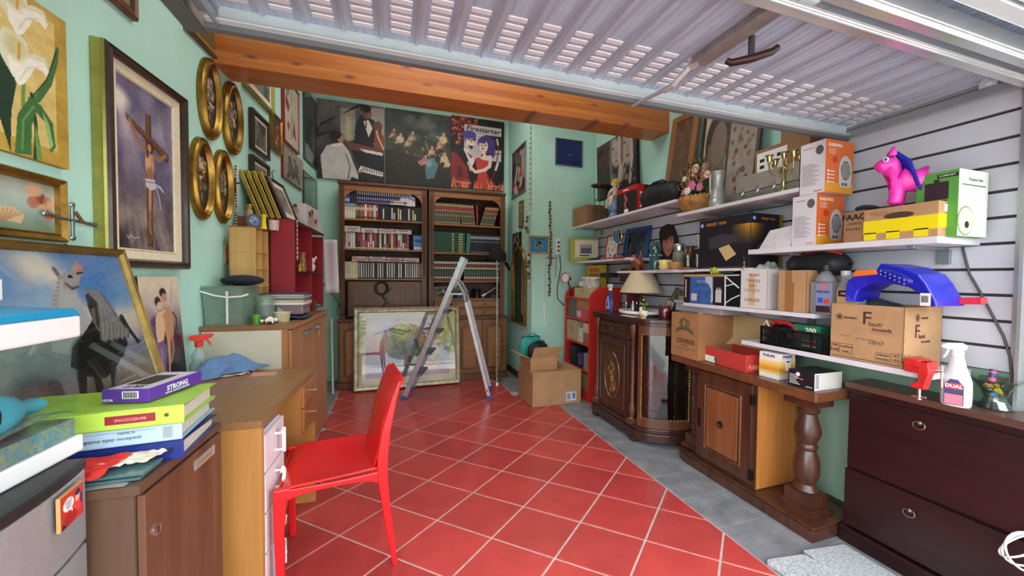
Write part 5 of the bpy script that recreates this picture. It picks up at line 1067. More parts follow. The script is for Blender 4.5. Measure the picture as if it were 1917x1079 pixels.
q3 = lambda x, y, o=.02: tuple(PL(x, y, o))
beads('silver_rosary', 'silver and glass rosary hanging beside the gold framed seaside scene', [q3(118,344), q3(123,370), q3(122,400), q3(122,440), q3(124,466)],.0055,[mat('bead_silver', (150,160,156),.25,.8), mat('bead_glass', (190,200,196),.1)], n=44)
T = thing('silver_crucifix', 'ornate silver crucifix lying sideways on the hanging rosaries', 'crucifix', q3(136,412,.03), LROT)
b = Mb(); b.tube([(-.10,0,.008),(-.03,0,.0),(.05,0,-.004),(.09,0,-.006)],[.007,.005,.006,.009],8); b.tube([(.0,0,.05),(0,0,-.06)],[.006,.005],8)
for p in ((-.10,.008),(.095,-.006),(0,.055),(0,-.065)): b.ell((p[0],0, p[1]),(.011,.006,.011),8,6)
b.obj('cross', mat('bead_silver'), T, sm=1); b = Mb(); b.tube([(0,-.008,.03),(.02,-.012,.0),(.05,-.008,-.01)],[.006,.006,.004],8); b.obj('corpus', mat('bronze_pink', (150,110,92),.35,.6), T, sm=1)
beads('wood_rosary', 'dark red bead string hanging between the ovals and the shelves', [q3(441,312), q3(441,350), q3(442,385), q3(440,430), q3(442,470)],.008,[mat('bead_maroon', (104,34,40),.35), mat('bead_cream', (206,180,170),.4)],(q3(441,348),.10,.06, mat('cross_red', (96,30,34),.4)), n=60)
def A_horses():
    c = Cv(.70,.59,190, bg=(120,150,190)).grad([(130,116,100),(150,140,130),(120,124,150),(206,188,178),(150,168,200),(84,134,194)]).noise(8,4,3).blobs(30,[(222,204,188),(214,192,178),(230,216,204)],.05,.12,(0,1,.5,.9),4,.9,.7).blobs(14,[(84,134,200),(100,148,206)],.06,.12,(0,1,.72,1),9,.9,.6)
    c.blobs(20,[(120,104,90),(156,140,120),(96,84,76)],.05,.12,(.2,1,0,.22),6,.9,.6)
    G, Dk, L_, M_ = (104,102,108),(34,32,36),(184,180,182),(146,144,150)
    c.el(.32,.36,.20,.22, M_,.2).el(.26,.40,.11,.14,(170,168,172),.8).el(.46,.40,.18,.16, M_,.3).el(.30,.22,.12,.14, G,.5).line([(.26,.28),(.24,.1),(.26,0)],.035, G, w2=.02).line([(.40,.28),(.42,.1)],.03,(84,82,88), w2=.018)
    c.poly([(.44,.46),(.50,.66),(.575,.80),(.62,.87),(.66,.80),(.655,.70),(.69,.60),(.70,.46),(.6,.38)], L_).poly([(.60,.80),(.61,.87),(.66,.885),(.71,.95),(.745,.93),(.74,.88),(.71,.86),(.68,.79),(.64,.77)],(170,160,160)).poly([(.69,.92),(.715,.955),(.745,.93),(.735,.89),(.715,.89)],(190,140,128)).line([(.60,.86),(.585,.905)],.010, G).el(.655,.86,.014,.010,(24,22,26),.2).line([(.70,.88),(.73,.885)],.005,(60,40,40)).line([(.62,.82),(.645,.79),(.68,.80)],.006,(90,86,92))
    for q in range(22): c.line([(.60-.004*q,.86-.008*q),(.545-.006*q,.72-.008*q),(.47-.006*q,.55-.004*q)],.006,[(206,200,200),(130,126,132),(170,164,168)][q % 3],.85)
    c.poly([(.54,.46),(.62,.52),(.70,.60),(.80,.62),(.85,.50),(.84,.38),(.76,.30),(.66,.24),(.56,.28),(.50,.36)], Dk).el(.66,.40,.13,.12,(28,26,30),.3).poly([(.70,.74),(.74,.78),(.80,.76),(.78,.64),(.735,.55),(.70,.545),(.695,.60)],(58,54,58)).line([(.72,.66),(.705,.58)],.010,(110,104,108)).el(.715,.672,.010,.009,(14,14,16),.2).line([(.70,.60),(.71,.53),(.75,.52)],.004,(150,110,90))
    c.line([(.80,.42),(.86,.50),(.885,.585),(.90,.52),(.94,.42)],.022, Dk, w2=.010).line([(.80,.36),(.85,.42),(.865,.55),(.88,.46)],.018,(44,40,44), w2=.010).el(.945,.41,.02,.016,(60,56,58),.2)
    c.line([(.62,.28),(.60,.16),(.64,.08)],.024, Dk, w2=.012).line([(.72,.28),(.69,.16),(.72,.05)],.022,(46,44,48), w2=.012).line([(.54,.30),(.50,.14)],.026,(50,48,52), w2=.014)
    for q in range(30): c.line([(.715+.003*q,.785-.001*q),(.765+.004*q,.70-.006*q),(.735+.006*q,.56-.002*q),(.71+.006*q,.47-.004*(q % 6))],.005,[(160,154,152),(84,80,82),(196,190,186),(120,114,114)][q % 4],.85)
    return c.noise(5,40,12)
pr = P(287,748, 'x', -.905); T = picture('horses_picture', 'large gold framed painting of two galloping horses leaning on the left wall', 'picture', (-.935,1.555,.765), PI/2-.06,.76,.65,[(0,0),(0,.02),(.004,.032),(.012,.026),(.020,.032),(.026,.02),(.032,.014)], mat('frame_old_gold', (132,108,48),.38,.55, var=.2, vs=14), A_horses(),.030,.014, tilt=-.25, am=gp, glass=pg)
def A_wing():   # plain generic stand-in in the same colours: two wrapped figures against a pale sky
    c = Cv(.36,.62,110, bg=(60,48,70)).grad([(46,36,42),(64,48,62),(104,84,104),(196,176,156),(226,214,184)]).noise(7,5,3)
    c.blobs(20,[(84,56,104),(104,70,120),(66,48,92)],.08,.15,(0,.42,.15,.66),5,.6).blobs(12,[(44,36,42),(30,26,32)],.08,.16,(.55,1,0,.5),6,.8)
    S1, S2, S3 = (222,180,140),(190,136,104),(150,96,72)
    c.poly([(.02,.86),(.32,.74),(.42,.66),(.28,.70)],(186,184,198)).poly([(.84,.98),(.70,.72),(.74,.62),(.80,.78)],(176,170,176))
    c.poly([(.50,.66),(.58,.72),(.70,.72),(.78,.62),(.76,.48),(.70,.40),(.56,.42),(.50,.52)], S2).line([(.72,.66),(.60,.58),(.46,.56)],.035, S2, w2=.025).line([(.60,.42),(.58,.24),(.54,.10)],.045, S2, w2=.022).line([(.70,.42),(.70,.30),(.62,.20)],.035, S3, w2=.02)
    c.poly([(.32,.62),(.40,.68),(.50,.66),(.54,.56),(.50,.46),(.44,.38),(.32,.38),(.30,.50)], S1).line([(.36,.62),(.40,.54),(.52,.52)],.028, S1, w2=.02).line([(.44,.66),(.56,.68)],.022, S1).poly([(.26,.40),(.46,.42),(.52,.34),(.48,.14),(.40,.04),(.30,.08),(.32,.24)],(112,76,122)).poly([(.36,.36),(.44,.34),(.42,.10),(.36,.12)],(140,104,148)).line([(.40,.06),(.36,.02)],.016, S1)
    c.el(.41,.775,.075,.042,(66,44,36),.3).el(.45,.735,.060,.036, S1,.2).el(.56,.85,.085,.042,(56,38,34),.3).el(.585,.805,.065,.040, S2,.2).line([(.78,.66),(.86,.60),(.84,.50)],.014,(30,26,30)); return c.noise(5,40,8)
canvas('winged_figures_canvas', 'unframed canvas of embracing figures in violet and cream, leaning by the horses', 'painting', (-1.055,2.24,.756), LROT-.04,.26,.535, A_wing(),.012, tilt=-.07, am=gp)
def A_pastel():
    c = Cv(1.0,.74,170, bg=(150,150,190)).grad([(110,100,140),(150,140,176),(170,166,200),(206,176,170),(206,120,110),(150,130,180)]).noise(14,4,5).blobs(40,[(196,110,110),(226,190,120),(150,130,190),(96,96,150),(200,196,220)],.05,.14, seed=6, soft=.9, a=.55)
    c.el(.42,.78,.1,.14,(240,220,150),.9).blobs(30,[(70,110,60),(110,140,70),(90,80,90),(206,120,70)],.02,.05,(.45,.9,.1,.45),8,.5).line([(.1,.74),(.3,.82),(.5,.76)],.012,(90,80,130)).line([(.3,.78),(.42,.72),(.52,.8)],.008,(80,60,80)).line([(.55,.1),(.62,.4),(.58,.62)],.02,(70,56,60)).line([(.62,.4),(.7,.56)],.012,(70,56,60)); return c
bl, br_ = P(662,735, 'z', 0), P(861,718, 'z', 0); w = (br_-bl).length; ang = math.atan2(br_.y-bl.y, br_.x-bl.x)
T = picture('large_glazed_picture', 'very large glazed picture in a champagne frame leaning on the bookcases', 'picture', ((bl.x+br_.x)/2,(bl.y+br_.y)/2-.005,0.004), ang, w,.93,[(0,0),(0,.026),(.008,.036),(.020,.030),(.034,.026),(.046,.032),(.060,.016)], mat('frame_champagne', (190,182,150),.35,.3, var=.2, vs=22), A_pastel(),.058,.016, tilt=-.10, matte=(.07, mat('mount_pale', (206,200,176),.7)), am=gp, glass=tglass('wide_glass', (250,252,250),2.2))
T.location.z = .012
def A_women():
    c = Cv(.62,.55,80, bg=(40,34,36)).noise(10,5,3).blobs(14,[(90,50,46),(60,36,36),(120,80,70)],.04,.08,(0,.4,.5,1),4,.7,.6)
    for x, s in ((.50,.9),(.78,1.1)): c.el(x,.72,.13*s,.30*s,(176,160,150),.3,.15).line([(x-.10,1),(x-.12,.6),(x-.10,.2)],.03,(120,104,96)).line([(x+.1,1),(x+.12,.5),(x+.06,.1)],.03,(196,180,168)).el(x+.02,.56,.035*s,.022*s,(150,50,54),.2).line([(x+.02,.66),(x+.02,.74)],.008,(110,90,84)).el(x-.05,.80,.03,.016,(50,36,36),.3)
    return c.line([(.62,.2),(.66,.42),(.72,.5)],.035,(190,166,150), w2=.02).blobs(10,[(150,134,124),(100,86,80)],.02,.05,(.45,.95,.05,.35),7)
a = P(1118,292, 'x', 2.30)
canvas('portrait_canvas', 'dark canvas of two women leaning in the corner above the top shelf', 'painting', (2.30,3.47,2.20),-PI/2+.16,.60,.62, A_women(),.04, tilt=-.05, roll=-.10, em=mat('canvas_black'), am=gp)
# things on the right wall shelves
RZ = -PI/2
kraft = mat('kraft', (176,136,96),.8, var=.06, vs=8); kraft2 = mat('kraft_dark', (150,112,80),.8, var=.08, vs=9); tape = mat('parcel_tape', (150,104,60),.35)
ink = mat('ink_black'); inkb = mat('ink_brown', (80,48,36),.8); paper = mat('paper_white')
yel = mat('yellow_tape', (232,212,20),.35)
def carton(name, label, xf, yn, yf, z0, z1, depth, m=None, cat='box', group=None, opened=False, tapes=(), rz=RZ, bev=.0015, loc=None):
    """carton on the right wall: front plane x=xf, from y=yn (near) to y=yf (far); returns thing and its size"""
    w, h = yf-yn, z1-z0
    T = thing(name, label, cat, loc or (xf+depth/2,(yn+yf)/2, z0), rz, group); b = Mb(); d = depth; m = m or kraft
    if not opened: b.bx(-w/2, w/2,-d/2, d/2,0, h)
    else:
        t = .004; b.bx(-w/2, w/2,-d/2, d/2,0, t); b.bx(-w/2, w/2,-d/2,-d/2+t,0, h); b.bx(-w/2, w/2, d/2-t, d/2,0, h); b.bx(-w/2,-w/2+t,-d/2, d/2,0, h); b.bx(w/2-t, w/2,-d/2, d/2,0, h)
    b.obj('carton', m, T, bev=bev)
    return T, w, d, h
Fr = lambda w, d, h, s='front': face(w, d, h, s)
T, w, d, h = carton('brown_carton', 'brown taped carton at the far end of the top shelf', 2.05,3.70,4.04, ZT1, ZT1+.21,.26, kraft2)
plate(T,-.17,.17,.095,.125, Fr(w, d, h), tape, 'tape'); plate(T,-.03,.01,0,.21, Fr(w, d, h), tape, 'tape', out=.0008); plate(T,-.12,.12,.02,.024, Fr(w, d, h, 'right'), mat('ink_orange', (190,110,70),.7), 'print_line')
T = thing('wire_stand', 'dusty bronze wire plant stand behind the cherub on the top shelf', 'stand', (2.16,3.62, ZT1)); b = Mb()
for k in range(6): a = k*PI/3; b.tube([(.07*cos(a),.07*sin(a),0),(.055*cos(a),.055*sin(a),.2),(.075*cos(a),.075*sin(a),.40)],.004,5)
for z_, r in ((.02,.07),(.14,.06),(.25,.06),(.40,.085)): b.tube([(r*cos(a), r*sin(a), z_) for a in LS(0,2*PI,17)[:-1]],.004,5, closed=True)
b.obj('frame', mat('bronze_wire', (104,88,66),.5,.5), T, sm=1); b = Mb(); b.lathe([(.085,.395),(.10,.405),(.10,.41),(.0,.41)],18, cap=False); b.obj('tray', mat('bronze_wire'), T, sm=1)
T = thing('cherub_figurine', 'porcelain cherub with yellow hair sitting on a blue sphere', 'figurine', (2.12,3.27, ZT1), RZ-.2)
b = Mb(); b.ell((.0,0,.13),(.072,.072,.085)); b.lathe([(.05,0),(.055,.02),(.03,.06)],16); b.obj('sphere', mat('porcelain_blue', (120,146,186),.3, coat=.3), T, sm=1)
b = Mb(); b.ell((-.005,.005,.265),(.034,.030,.052)); b.ell((-.005,0,.225),(.036,.034,.03)); b.tube([(-.02,0,.22),(-.065,-.03,.205),(-.085,-.04,.15),(-.105,-.05,.115)],[.022,.021,.016,.010],8); b.tube([(.01,-.01,.22),(.045,-.05,.20),(.050,-.06,.14),(.03,-.07,.12)],[.022,.020,.015,.010],8); b.tube([(-.02,-.02,.295),(-.055,-.03,.26),(-.09,-.035,.225)],[.013,.012,.009],8); b.tube([(.02,-.01,.295),(.0,-.05,.26),(-.06,-.045,.23)],[.013,.012,.009],8)
b.ell((-.012,-.004,.345),(.030,.030,.033)); b.ell((-.042,-.012,.342),(.008,.007,.007),8,5); b.obj('body', mat('porcelain_skin', (232,214,190),.3, coat=.3), T, sm=1)
b = Mb(); b.ell((.002,.006,.365),(.034,.034,.028)); [b.ell((.0+.03*cos(a),.006+.03*sin(a),.358+.008*sin(3*a)),(.013,.013,.013),7,5) for a in LS(-1.2,3.2,8)]; b.obj('hair', mat('hair_yellow', (226,200,50),.4), T, sm=1)
b = Mb(); [b.ell((-.030,-.018+s*.01,.350),(.003,.002,.003),6,4) for s in (0,2)]; b.ell((-.036,-.010,.330),(.004,.006,.002),6,4); b.obj('face', mat('face_dark', (60,40,34),.6), T)
T, w, d, h = carton('red_black_box', 'black and red product carton standing between the cherub and the black bag', 2.06,2.83,3.14, ZT1, ZT1+.235,.16, mat('box_black', (34,26,30),.4))
F = Fr(w, d, h); plate(T,-.155,.155,.19,.235, F, mat('box_red', (176,34,36),.4), 'red_band'); plate(T,-.05,.03,.207,.217, F, paper, 'print_line', out=.001)
b = Mb(); b.X = F; [b.lathe([(r,0),(r,.001)],14, c=(u, v,.0005)) for u, v, r in ((-.02,.155,.02),(.0,.12,.022),(-.02,.085,.018),(-.01,.055,.015))]; b.X = None; b.obj('swirl_print', mat('swirl_pink', (160,90,96),.5), T)
plate(T,-.03,.03,.005,.035, F, paper, 'label'); F = Fr(w, d, h, 'right'); plate(T,-.08,.0,0,.235, F, mat('box_red'), 'red_side'); [plate(T,-.05,-.03,.03+q*.03,.05+q*.03, F, paper, 'print_mark', out=.001) for q in range(5)]
smallbox('clear_tub', 'pale plastic tub half hidden behind the red and black box', 'tub', (2.26,3.13, ZT1),.13,.25,.29, mat('tub_pale', (170,176,176),.35),0, bev=.01)
def soft_bag(name, label, cat, loc, rz, L, D, Hh, m, seed=1, trim=None):
    T = thing(name, label, cat, loc, rz); nz = Nz(seed,7); b = Mb(); nu, nv = 28,14; vs = []
    def f(u, v):
        a = 2*PI*v; t = (u-.5)*2; e = (max(0,1-abs(t)**4))**.5*.9+.10; k = 1+.12*nz(u, v)
        x = t*L/2; y = D/2*cos(a)*e*k; z = Hh/2+Hh/2*sin(a)*e*k; return (x, y, max(0.0, z))
    b.sheet(f, nu, nv); b.obj('body', m, T, sm=1, fix=False)
    if trim: b = Mb(); b.tube([f(u,.30) for u in LS(.08,.92,14)],.006,6); b.obj('zip', trim, T, sm=1)
    b = Mb(); b.tube([(-L*.2,-D*.2, Hh*.98),(-L*.1,-D*.25, Hh*1.06),(L*.15,-D*.25, Hh*1.05),(L*.22,-D*.2, Hh*.95)],.008,6); b.obj('strap', m, T, sm=1); return T
soft_bag('black_bag', 'long slumped black bag on the top shelf beside the flower basket', 'bag', (2.14,2.62, ZT1), RZ,.46,.16,.19, mat('nylon_black', (26,28,30),.6),4, mat('zip_dark', (50,60,62),.5))
picture('wooden_picture', 'light wooden framed picture leaning behind the flower basket', 'picture', (2.262,2.585,1.907), RZ,.30,.77,[(0,0),(0,.02),(.05,.024),(.055,.012)], wood('pale_frame', (140,96,58),(160,112,70), 'z', .45), gen_art([(110,84,60),(90,70,54)],71, bg=(100,78,60), asp=2),.055,.012, tilt=-.10, roll=.05)
def A_arch(): return Cv(.46,.66,90, bg=(190,178,150)).rect(.5,1,0,1,(150,142,130)).noise(10,10,3).el(.27,.62,.24,.26,(60,52,46),.05).rect(.08,.46,.0,.6,(110,96,84)).el(.3,.58,.16,.2,(126,110,96),.1).blobs(30,[(110,60,56),(130,100,90),(96,90,84)],.01,.04,(.55,.95,.1,.9),5).rect(.47,.52,0,1,(80,70,62))
picture('arch_print', 'large dark framed print of an arched doorway behind the steel jug', 'picture', (2.262,2.11,1.792), RZ,.50,.875,[(0,0),(0,.02),(.02,.024),(.026,.012)], mat('frame_darkwood', (62,40,34),.4), A_arch(),.026,.012, tilt=-.08, roll=.03)
T = thing('flower_basket', 'woven wicker basket of pink and white silk flowers with copper spirals', 'basket', (2.155,2.245, ZT2+.0), RZ)
b = Mb()
for k in range(26):
    a0 = k*2*PI/26; pts = [((.055+.055*sin(PI*min(1, t*1.0)*.62))*cos(a0+t*1.6)*1.15,(.055+.055*sin(PI*t*.62))*sin(a0+t*1.6),.003+t*.115) for t in LS(0,1,8)]
    b.tube(pts,.0085,5)
b.obj('wicker', mat('wicker', (176,130,70),.5, var=.35, vs=30), T, sm=1)
b = Mb(); b.lathe([(.055,.002),(.10,.06),(.105,.105),(.06,.11)],18); b.obj('lining', mat('moss_dark', (52,54,36),.9), T, sm=1)
R5 = random.Random(5)
def blossom(b, c, r, n=6):
    for k in range(n): a = 2*PI*k/n; b.ell((c[0]+r*.6*cos(a), c[1]-abs(r*.1), c[2]+r*.6*sin(a)),(r*.5, r*.35, r*.5),7,5)
    b.ell(c,(r*.45, r*.5, r*.45),7,5)
for nm, m, L_ in (('pink_flower', mat('petal_pink', (206,120,160),.6),[(-.05,-.06,.15,.032),(.03,-.07,.19,.034),(.08,-.05,.17,.028),(-.09,-.04,.13,.028)]),('white_flower', mat('petal_cream', (232,226,200),.6),[(.0,-.08,.155,.028),(-.01,.0,.33,.034),(-.12,0,.28,.022),(.13,-.03,.25,.026),(.19,0,.17,.024),(-.04,.01,.30,.02)])):
    for c in L_: b = Mb(); blossom(b, c[:3], c[3]); b.obj(nm, m, T, sm=1)
    b = Mb()
    for c in L_: b.tube([(c[0]*.3,0,.10),(c[0]*.8, c[1]*.5, c[2]*.7), c[:3]],.003,5)
    b.obj('stem', mat('leaf_dark', (50,84,44),.6), T)
b = Mb()
for k in range(26): a = R5.uniform(0,2*PI); r = R5.uniform(.04,.15); z_ = R5.uniform(.11,.24); b._add([(r*cos(a), r*sin(a)*.7, z_),(r*cos(a)+.022, r*sin(a)*.7-.01, z_+.012),(r*cos(a)+.05, r*sin(a)*.7, z_+.02),(r*cos(a)+.022, r*sin(a)*.7+.01, z_-.006)],[(0,1,2,3)])
b.obj('leaves', mat('leaf_dark'), T, fix=False)['kind'] = 'stuff'
b = Mb()
for (x, z_, s, ax) in ((-.12,.20,1,0),(.02,.22,1,1),(.10,.28,-1,0)):
    b.tube([(x+s*.012*t,-.05+.028*cos(t*2.1), z_+.028*sin(t*2.1)+.004*t) for t in LS(0,12,60)],.0028,5)
b.tube([(.06,-.03,.20),(.08,0,.36),(.11,.0,.34),(.10,-.03,.24)],.003,5); b.tube([(.10,-.03,.22),(.16,0,.30),(.22,0,.28),(.20,-.02,.2)],.003,5); b.obj('copper_spiral', mat('copper_pink', (190,124,104),.35,.6), T, sm=1)
b = Mb(); [b.ell((x,0, z_),(.018,.016,.024),8,6) for x, z_ in ((-.10,.38),(-.06,.36),(-.02,.39),(.03,.375),(-.12,.345),(.07,.37))]; b.obj('dried_pods', mat('pod_brown', (84,62,44),.35), T, sm=1)
T = thing('steel_kettle', 'silver ribbed kettle with a slim handle beside the flower basket', 'kettle', (2.10,2.00, ZT2), RZ)
b = Mb(); b.lathe([(.052,0),(.053,.04),(.050,.044),(.050,.055)],28); b.obj('base', mat('silver_matte', (176,178,180),.35,.6), T, sm=1)
b = Mb(); b.lathe([(.050,.055),(.046,.075),(.034,.12),(.036,.17),(.041,.205)],28); [b.lathe([(.0415,.205+k*.008),(.0425,.208+k*.008),(.0415,.212+k*.008)],28) for k in range(4)]; b.obj('body', mat('silver_matte'), T, sm=1)
b = Mb(); b.tube([(-.040,0,.23),(-.062,0,.228),(-.066,0,.20),(-.060,0,.10),(-.048,0,.085)],[.006,.007,.007,.006,.006],8); b.obj('handle', mat('handle_white', (214,214,212),.35), T, sm=1)
T = thing('metal_case', 'flat grey metal case with clasps lying on the top shelf behind the candelabrum', 'case', (2.20,1.66, ZT2), RZ)
b = Mb(); b.bx(-.20,.19,-.10,.10,0,.052); b.obj('body', mat('case_grey', (132,130,122),.4,.5), T, bev=.006); b = Mb(); b.bx(-.20,.19,-.10,.10,.055,.155); b.obj('lid', mat('case_lid', (150,146,136),.45,.3), T, bev=.006)
for x in (-.14,-.04,.06): b = Mb(); b.bx(x-.012, x+.012,-.112,-.10,.035,.075); b.tube([(x-.008,-.115,.05),(x,-.12,.03),(x+.008,-.115,.05)],.002,5); b.obj('clasp', chrome, T)
T, w, d, h = carton('labelled_carton', 'brown carton with a white shipping label behind the candelabrum', 2.22,1.50,1.83, ZT2+.157, ZT2+.33,.11, kraft2); T.location.z = ZT2+.157
F = Fr(w, d, h); plate(T,-.15,.04,.02,.15, F, paper, 'shipping_label'); [plate(T, u, u+.03, v, v+.02, F, ink, 'print_mark', out=.001) for u, v in ((-.13,.09),(-.13,.05),(-.05,.04),(-.02,.10))]
smallbox('tall_brown_board', 'tall brown cardboard sheet against the wall behind the candelabrum', 'cardboard', (2.338,1.60, ZT2+.01),.012,.30,.50, kraft2,0)
T = thing('candelabrum', 'polished brass five-armed candelabrum on the top shelf', 'candelabrum', (2.09,1.545, ZT2), RZ)
bm = mat('candle_brass', (200,186,130),.2,.95); b = Mb(); b.lathe([(.034,0),(.034,.006),(.020,.012),(.010,.02),(.008,.05),(.011,.06),(.008,.07),(.009,.12),(.006,.13),(.011,.14),(.008,.15),(.008,.17)],20); b.obj('column', bm, T, sm=1)
cup = [(.005,0),(.010,.006),(.006,.012),(.012,.022),(.015,.045),(.022,.050),(.022,.053),(.012,.053)]
for k in range(5):
    if k == 0: p = (0,0,.17)
    else:
        a = PI/4*(2*k-1)+.35; p = (.082*cos(a),.082*sin(a)*.9,.155)
        b = Mb(); b.tube([(0,0,.145),(p[0]*.3, p[1]*.3,.125),(p[0]*.65, p[1]*.65,.095),(p[0]*.95, p[1]*.95,.115), p],.0045,8); b.obj('arm', bm, T, sm=1)
    b = Mb(); b.lathe(cup,16, c=p); b.obj('candle_cup', bm, T, sm=1)
orange = mat('carton_orange', (226,112,40),.4); hb = mat('carton_grey_white', (206,202,208),.5)
def heater(label, z0, yn, yf):
    T, w, d, h = carton('heater_carton', label,2.05, yn, yf, z0, z0+.262,.205, hb, group='orange fan heater cartons'); F = Fr(w, d, h, 'right')
    plate(T,-d/2, d/2,0, h, F, orange, 'orange_face'); plate(T,-d/2+.001, d/2-.001,0,.05, F, mat('carton_amber', (232,160,40),.4), 'amber_band', out=.0009)
    text(T, 'KASAVIVA', .022,-.035,.235, F, paper, bold=.0006, out=.002)
    for q in range(3): text(T, 'Termoventilatore', .007,-.055,.215-q*.010, F, paper, out=.002)
    wm = mat('heater_white', (206,206,206),.4); dk = mat('heater_grille', (84,86,90),.5); b = Mb(); b.X = F @ TR((.042,.105,.001))
    b.prism([(.046*cos(a),.012+.072*sin(a)) for a in LS(0, PI,15)]+[(-.044,-.055),(-.030,-.075),(.034,-.075),(.044,-.055)],0,.0012, 'xy'); b.X = None; b.obj('heater_print', wm, T)
    b = Mb(); b.X = F @ TR((.042,.115,.0022)); b.lathe([(.036,0),(.036,.0006)],22, sy=1.35); b.X = None; b.obj('grille_print', dk, T)
    b = Mb(); b.X = F @ TR((.042,.115,.003))
    for q in range(7): b.tube([(-.030+q*.0095+.006*sin(v*60), v,0) for v in LS(-.040,.040,9)],.0013,4)
    b.X = None; b.obj('grille_lines', wm, T)
    b = Mb(); b.X = F @ TR((.042,.045,.0022)); [b.lathe([(.009,0),(.009,.0006)],12, c=(x,0,0)) for x in (-.018,.005)]; b.X = None; b.obj('dial_print', dk, T)
    b = Mb(); b.X = F @ TR((-.035,.165,.001)); b.lathe([(.018,0),(.018,.001)],18); b.X = None; b.obj('badge', mat('badge_red', (206,60,40),.5), T)
    for q in range(4): b = Mb(); b.X = F @ TR((-.082,.105-q*.018,.001)); b.lathe([(.006,0),(.006,.001)],10); b.bx(.012,.045,-.002,.002,0,.001); b.X = None; b.obj('feature_dot', paper, T)
    F = Fr(w, d, h); b = Mb(); b.X = F @ TR((.033,.215,.001)); b.lathe([(.018,0),(.018,.001)],16, sy=1.3); b.X = None; b.obj('heater_print', dk, T)
    for q in range(14): plate(T,-.05,.02+.012*((q*7) % 3-1),.15-q*.008,.152-q*.008, F, ink_g, 'print_line')
    text(T, 'Termoventilatore', .007,-.02,.235, F, ink); text(T, 'kasaviva', .012,.03,.012, F, mat('badge_red')); return T
heater('lower orange fan heater carton standing on the wide white shelf', ZR,1.342,1.462)
heater('upper orange fan heater carton stacked on its twin under the metal rail', ZR+.263,1.308,1.428)
T = thing('paper_bag', 'white paper shopping bag with red print before the lower heater carton', 'bag', (2.10,1.555, ZR), RZ)
b = Mb(); b.hexa([(-.10,-.045,0),(.085,-.045,0),(.085,.045,0),(-.10,.045,0)],[(-.055,-.02,.105),(.085,-.02,.12),(.085,.02,.12),(-.055,.02,.105)]); b.obj('bag_body', mat('bag_paper', (206,202,204),.55, var=.06, vs=20, bump=.4, bs=30), T, bev=.002)
F = TR((0,-.042,0)) @ RO(-.2,4, 'X') @ face(0,0,0); [plate(T, u, u+.018,.012,.042, F, mat('ink_red', (150,40,40),.6), 'print_mark') for u in (-.035,-.01,.015)]
T, w, d, h = carton('faac_carton', 'brown open carton with black lettering between heater and yellow taped box', 2.06,1.145,1.225, ZR, ZR+.145,.20, kraft2); F = Fr(w, d, h); text(T, 'FAAC', .038,.0,.115, F, ink, bold=.001); text(T, 'CHIAVI', .017,.0,.085, F, ink, shear=.3); text(T, 'ELECTRIC', .014,0,.06, F, ink)
b = Mb(); b.ell((.0,.0,.16),(.035,.08,.02),10,6); b.obj('cable_inside', mat('cable_navy', (36,40,60),.5), T)
T, w, d, h = carton('yellow_taped_carton', 'brown carton wrapped in wide yellow tape under the toy horse', 2.05,.895,1.140, ZR, ZR+.140,.185, kraft)
F = Fr(w, d, h); plate(T,-w/2-.0005, w/2+.0005,.03,.088, F, yel, 'tape'); [plate(T, u, u+.045,.002,.035, F, yel, 'tape_tab') for u in (-.12,-.04,.05)]; text(T, 'TELLO 4', .022,-.06,.115, F, mat('ink_tan', (150,112,70),.8)); b = Mb(); b.X = F; b.lathe([(.05,0),(.05,.0006)],20, c=(.0,.10,0), sy=.28); b.X = None; b.obj('scorch_mark', mat('scorch', (70,52,40),.9), T)
F = Fr(w, d, h, 'right'); plate(T,-d/2, d/2,.035,.09, F, yel, 'tape'); [plate(T, u, u+.04,.004,.04, F, yel, 'tape_tab') for u in (-.03,.045)]; plate(T,-.055,.01,.098,.128, F, paper, 'shipping_label'); [plate(T, u, u+.014, v, v+.014, F, inkb, 'handling_mark') for u, v in ((.04,.12),(.062,.12),(.04,.10),(.062,.10))]
plate(T,-.0405,-.0005,.139,.1405, face(w,0,0, 'front'), kraft2, 'flap_seam')
T = thing('toy_horse', 'bright pink toy horse with blue mane standing on the yellow taped carton', 'toy', (2.125,1.02, ZR+.1405),-.95)
pk = mat('pony_pink', (236,56,176),.35, coat=.1)
def skin(name, chains, m, T, sub=2):
    vs, es, rs = [],[],[]
    for ch in chains:
        prev = None
        for p in ch:
            if isinstance(p, int): prev = p; continue
            vs.append(p[:3]); rs.append(p[3]); k = len(vs)-1
            if prev is not None: es.append((prev, k))
            prev = k
    me = bpy.data.meshes.new(name); me.from_pydata(vs, es,[]); o = bpy.data.objects.new(name, me); COL.objects.link(o); o.parent = T
    md = o.modifiers.new('skin', 'SKIN'); md.use_smooth_shade = True; me.skin_vertices.new() if not me.skin_vertices else None
    for i, sv in enumerate(me.skin_vertices[0].data): sv.radius = (rs[i] if not isinstance(rs[i], tuple) else rs[i][0],)*2; sv.use_root = (i == 0)
    s = o.modifiers.new('sub', 'SUBSURF'); s.levels = sub; s.render_levels = sub; me.materials.append(m); return o
skin('body', [[(.0,0,.100,.050),(-.035,0,.108,.053),(-.050,0,.145,.040),(-.058,-.002,.175,.036),(-.068,-.006,.200,.041),(-.092,-.016,.184,.031),(-.110,-.022,.172,.026)],
      [0,(.038,0,.108,.050),(.052,.0,.10,.044)],[1,(-.046,-.026,.06,.029),(-.048,-.028,.028,.025),(-.052,-.030,.008,.028)],[1,(-.030,.028,.06,.029),(-.032,.030,.028,.025),(-.036,.031,.008,.028)],
      [8,(.052,-.026,.06,.029),(.055,-.028,.028,.025),(.050,-.030,.008,.028)],[8,(.060,.028,.06,.029),(.062,.030,.028,.025),(.058,.031,.008,.028)]], pk, T)
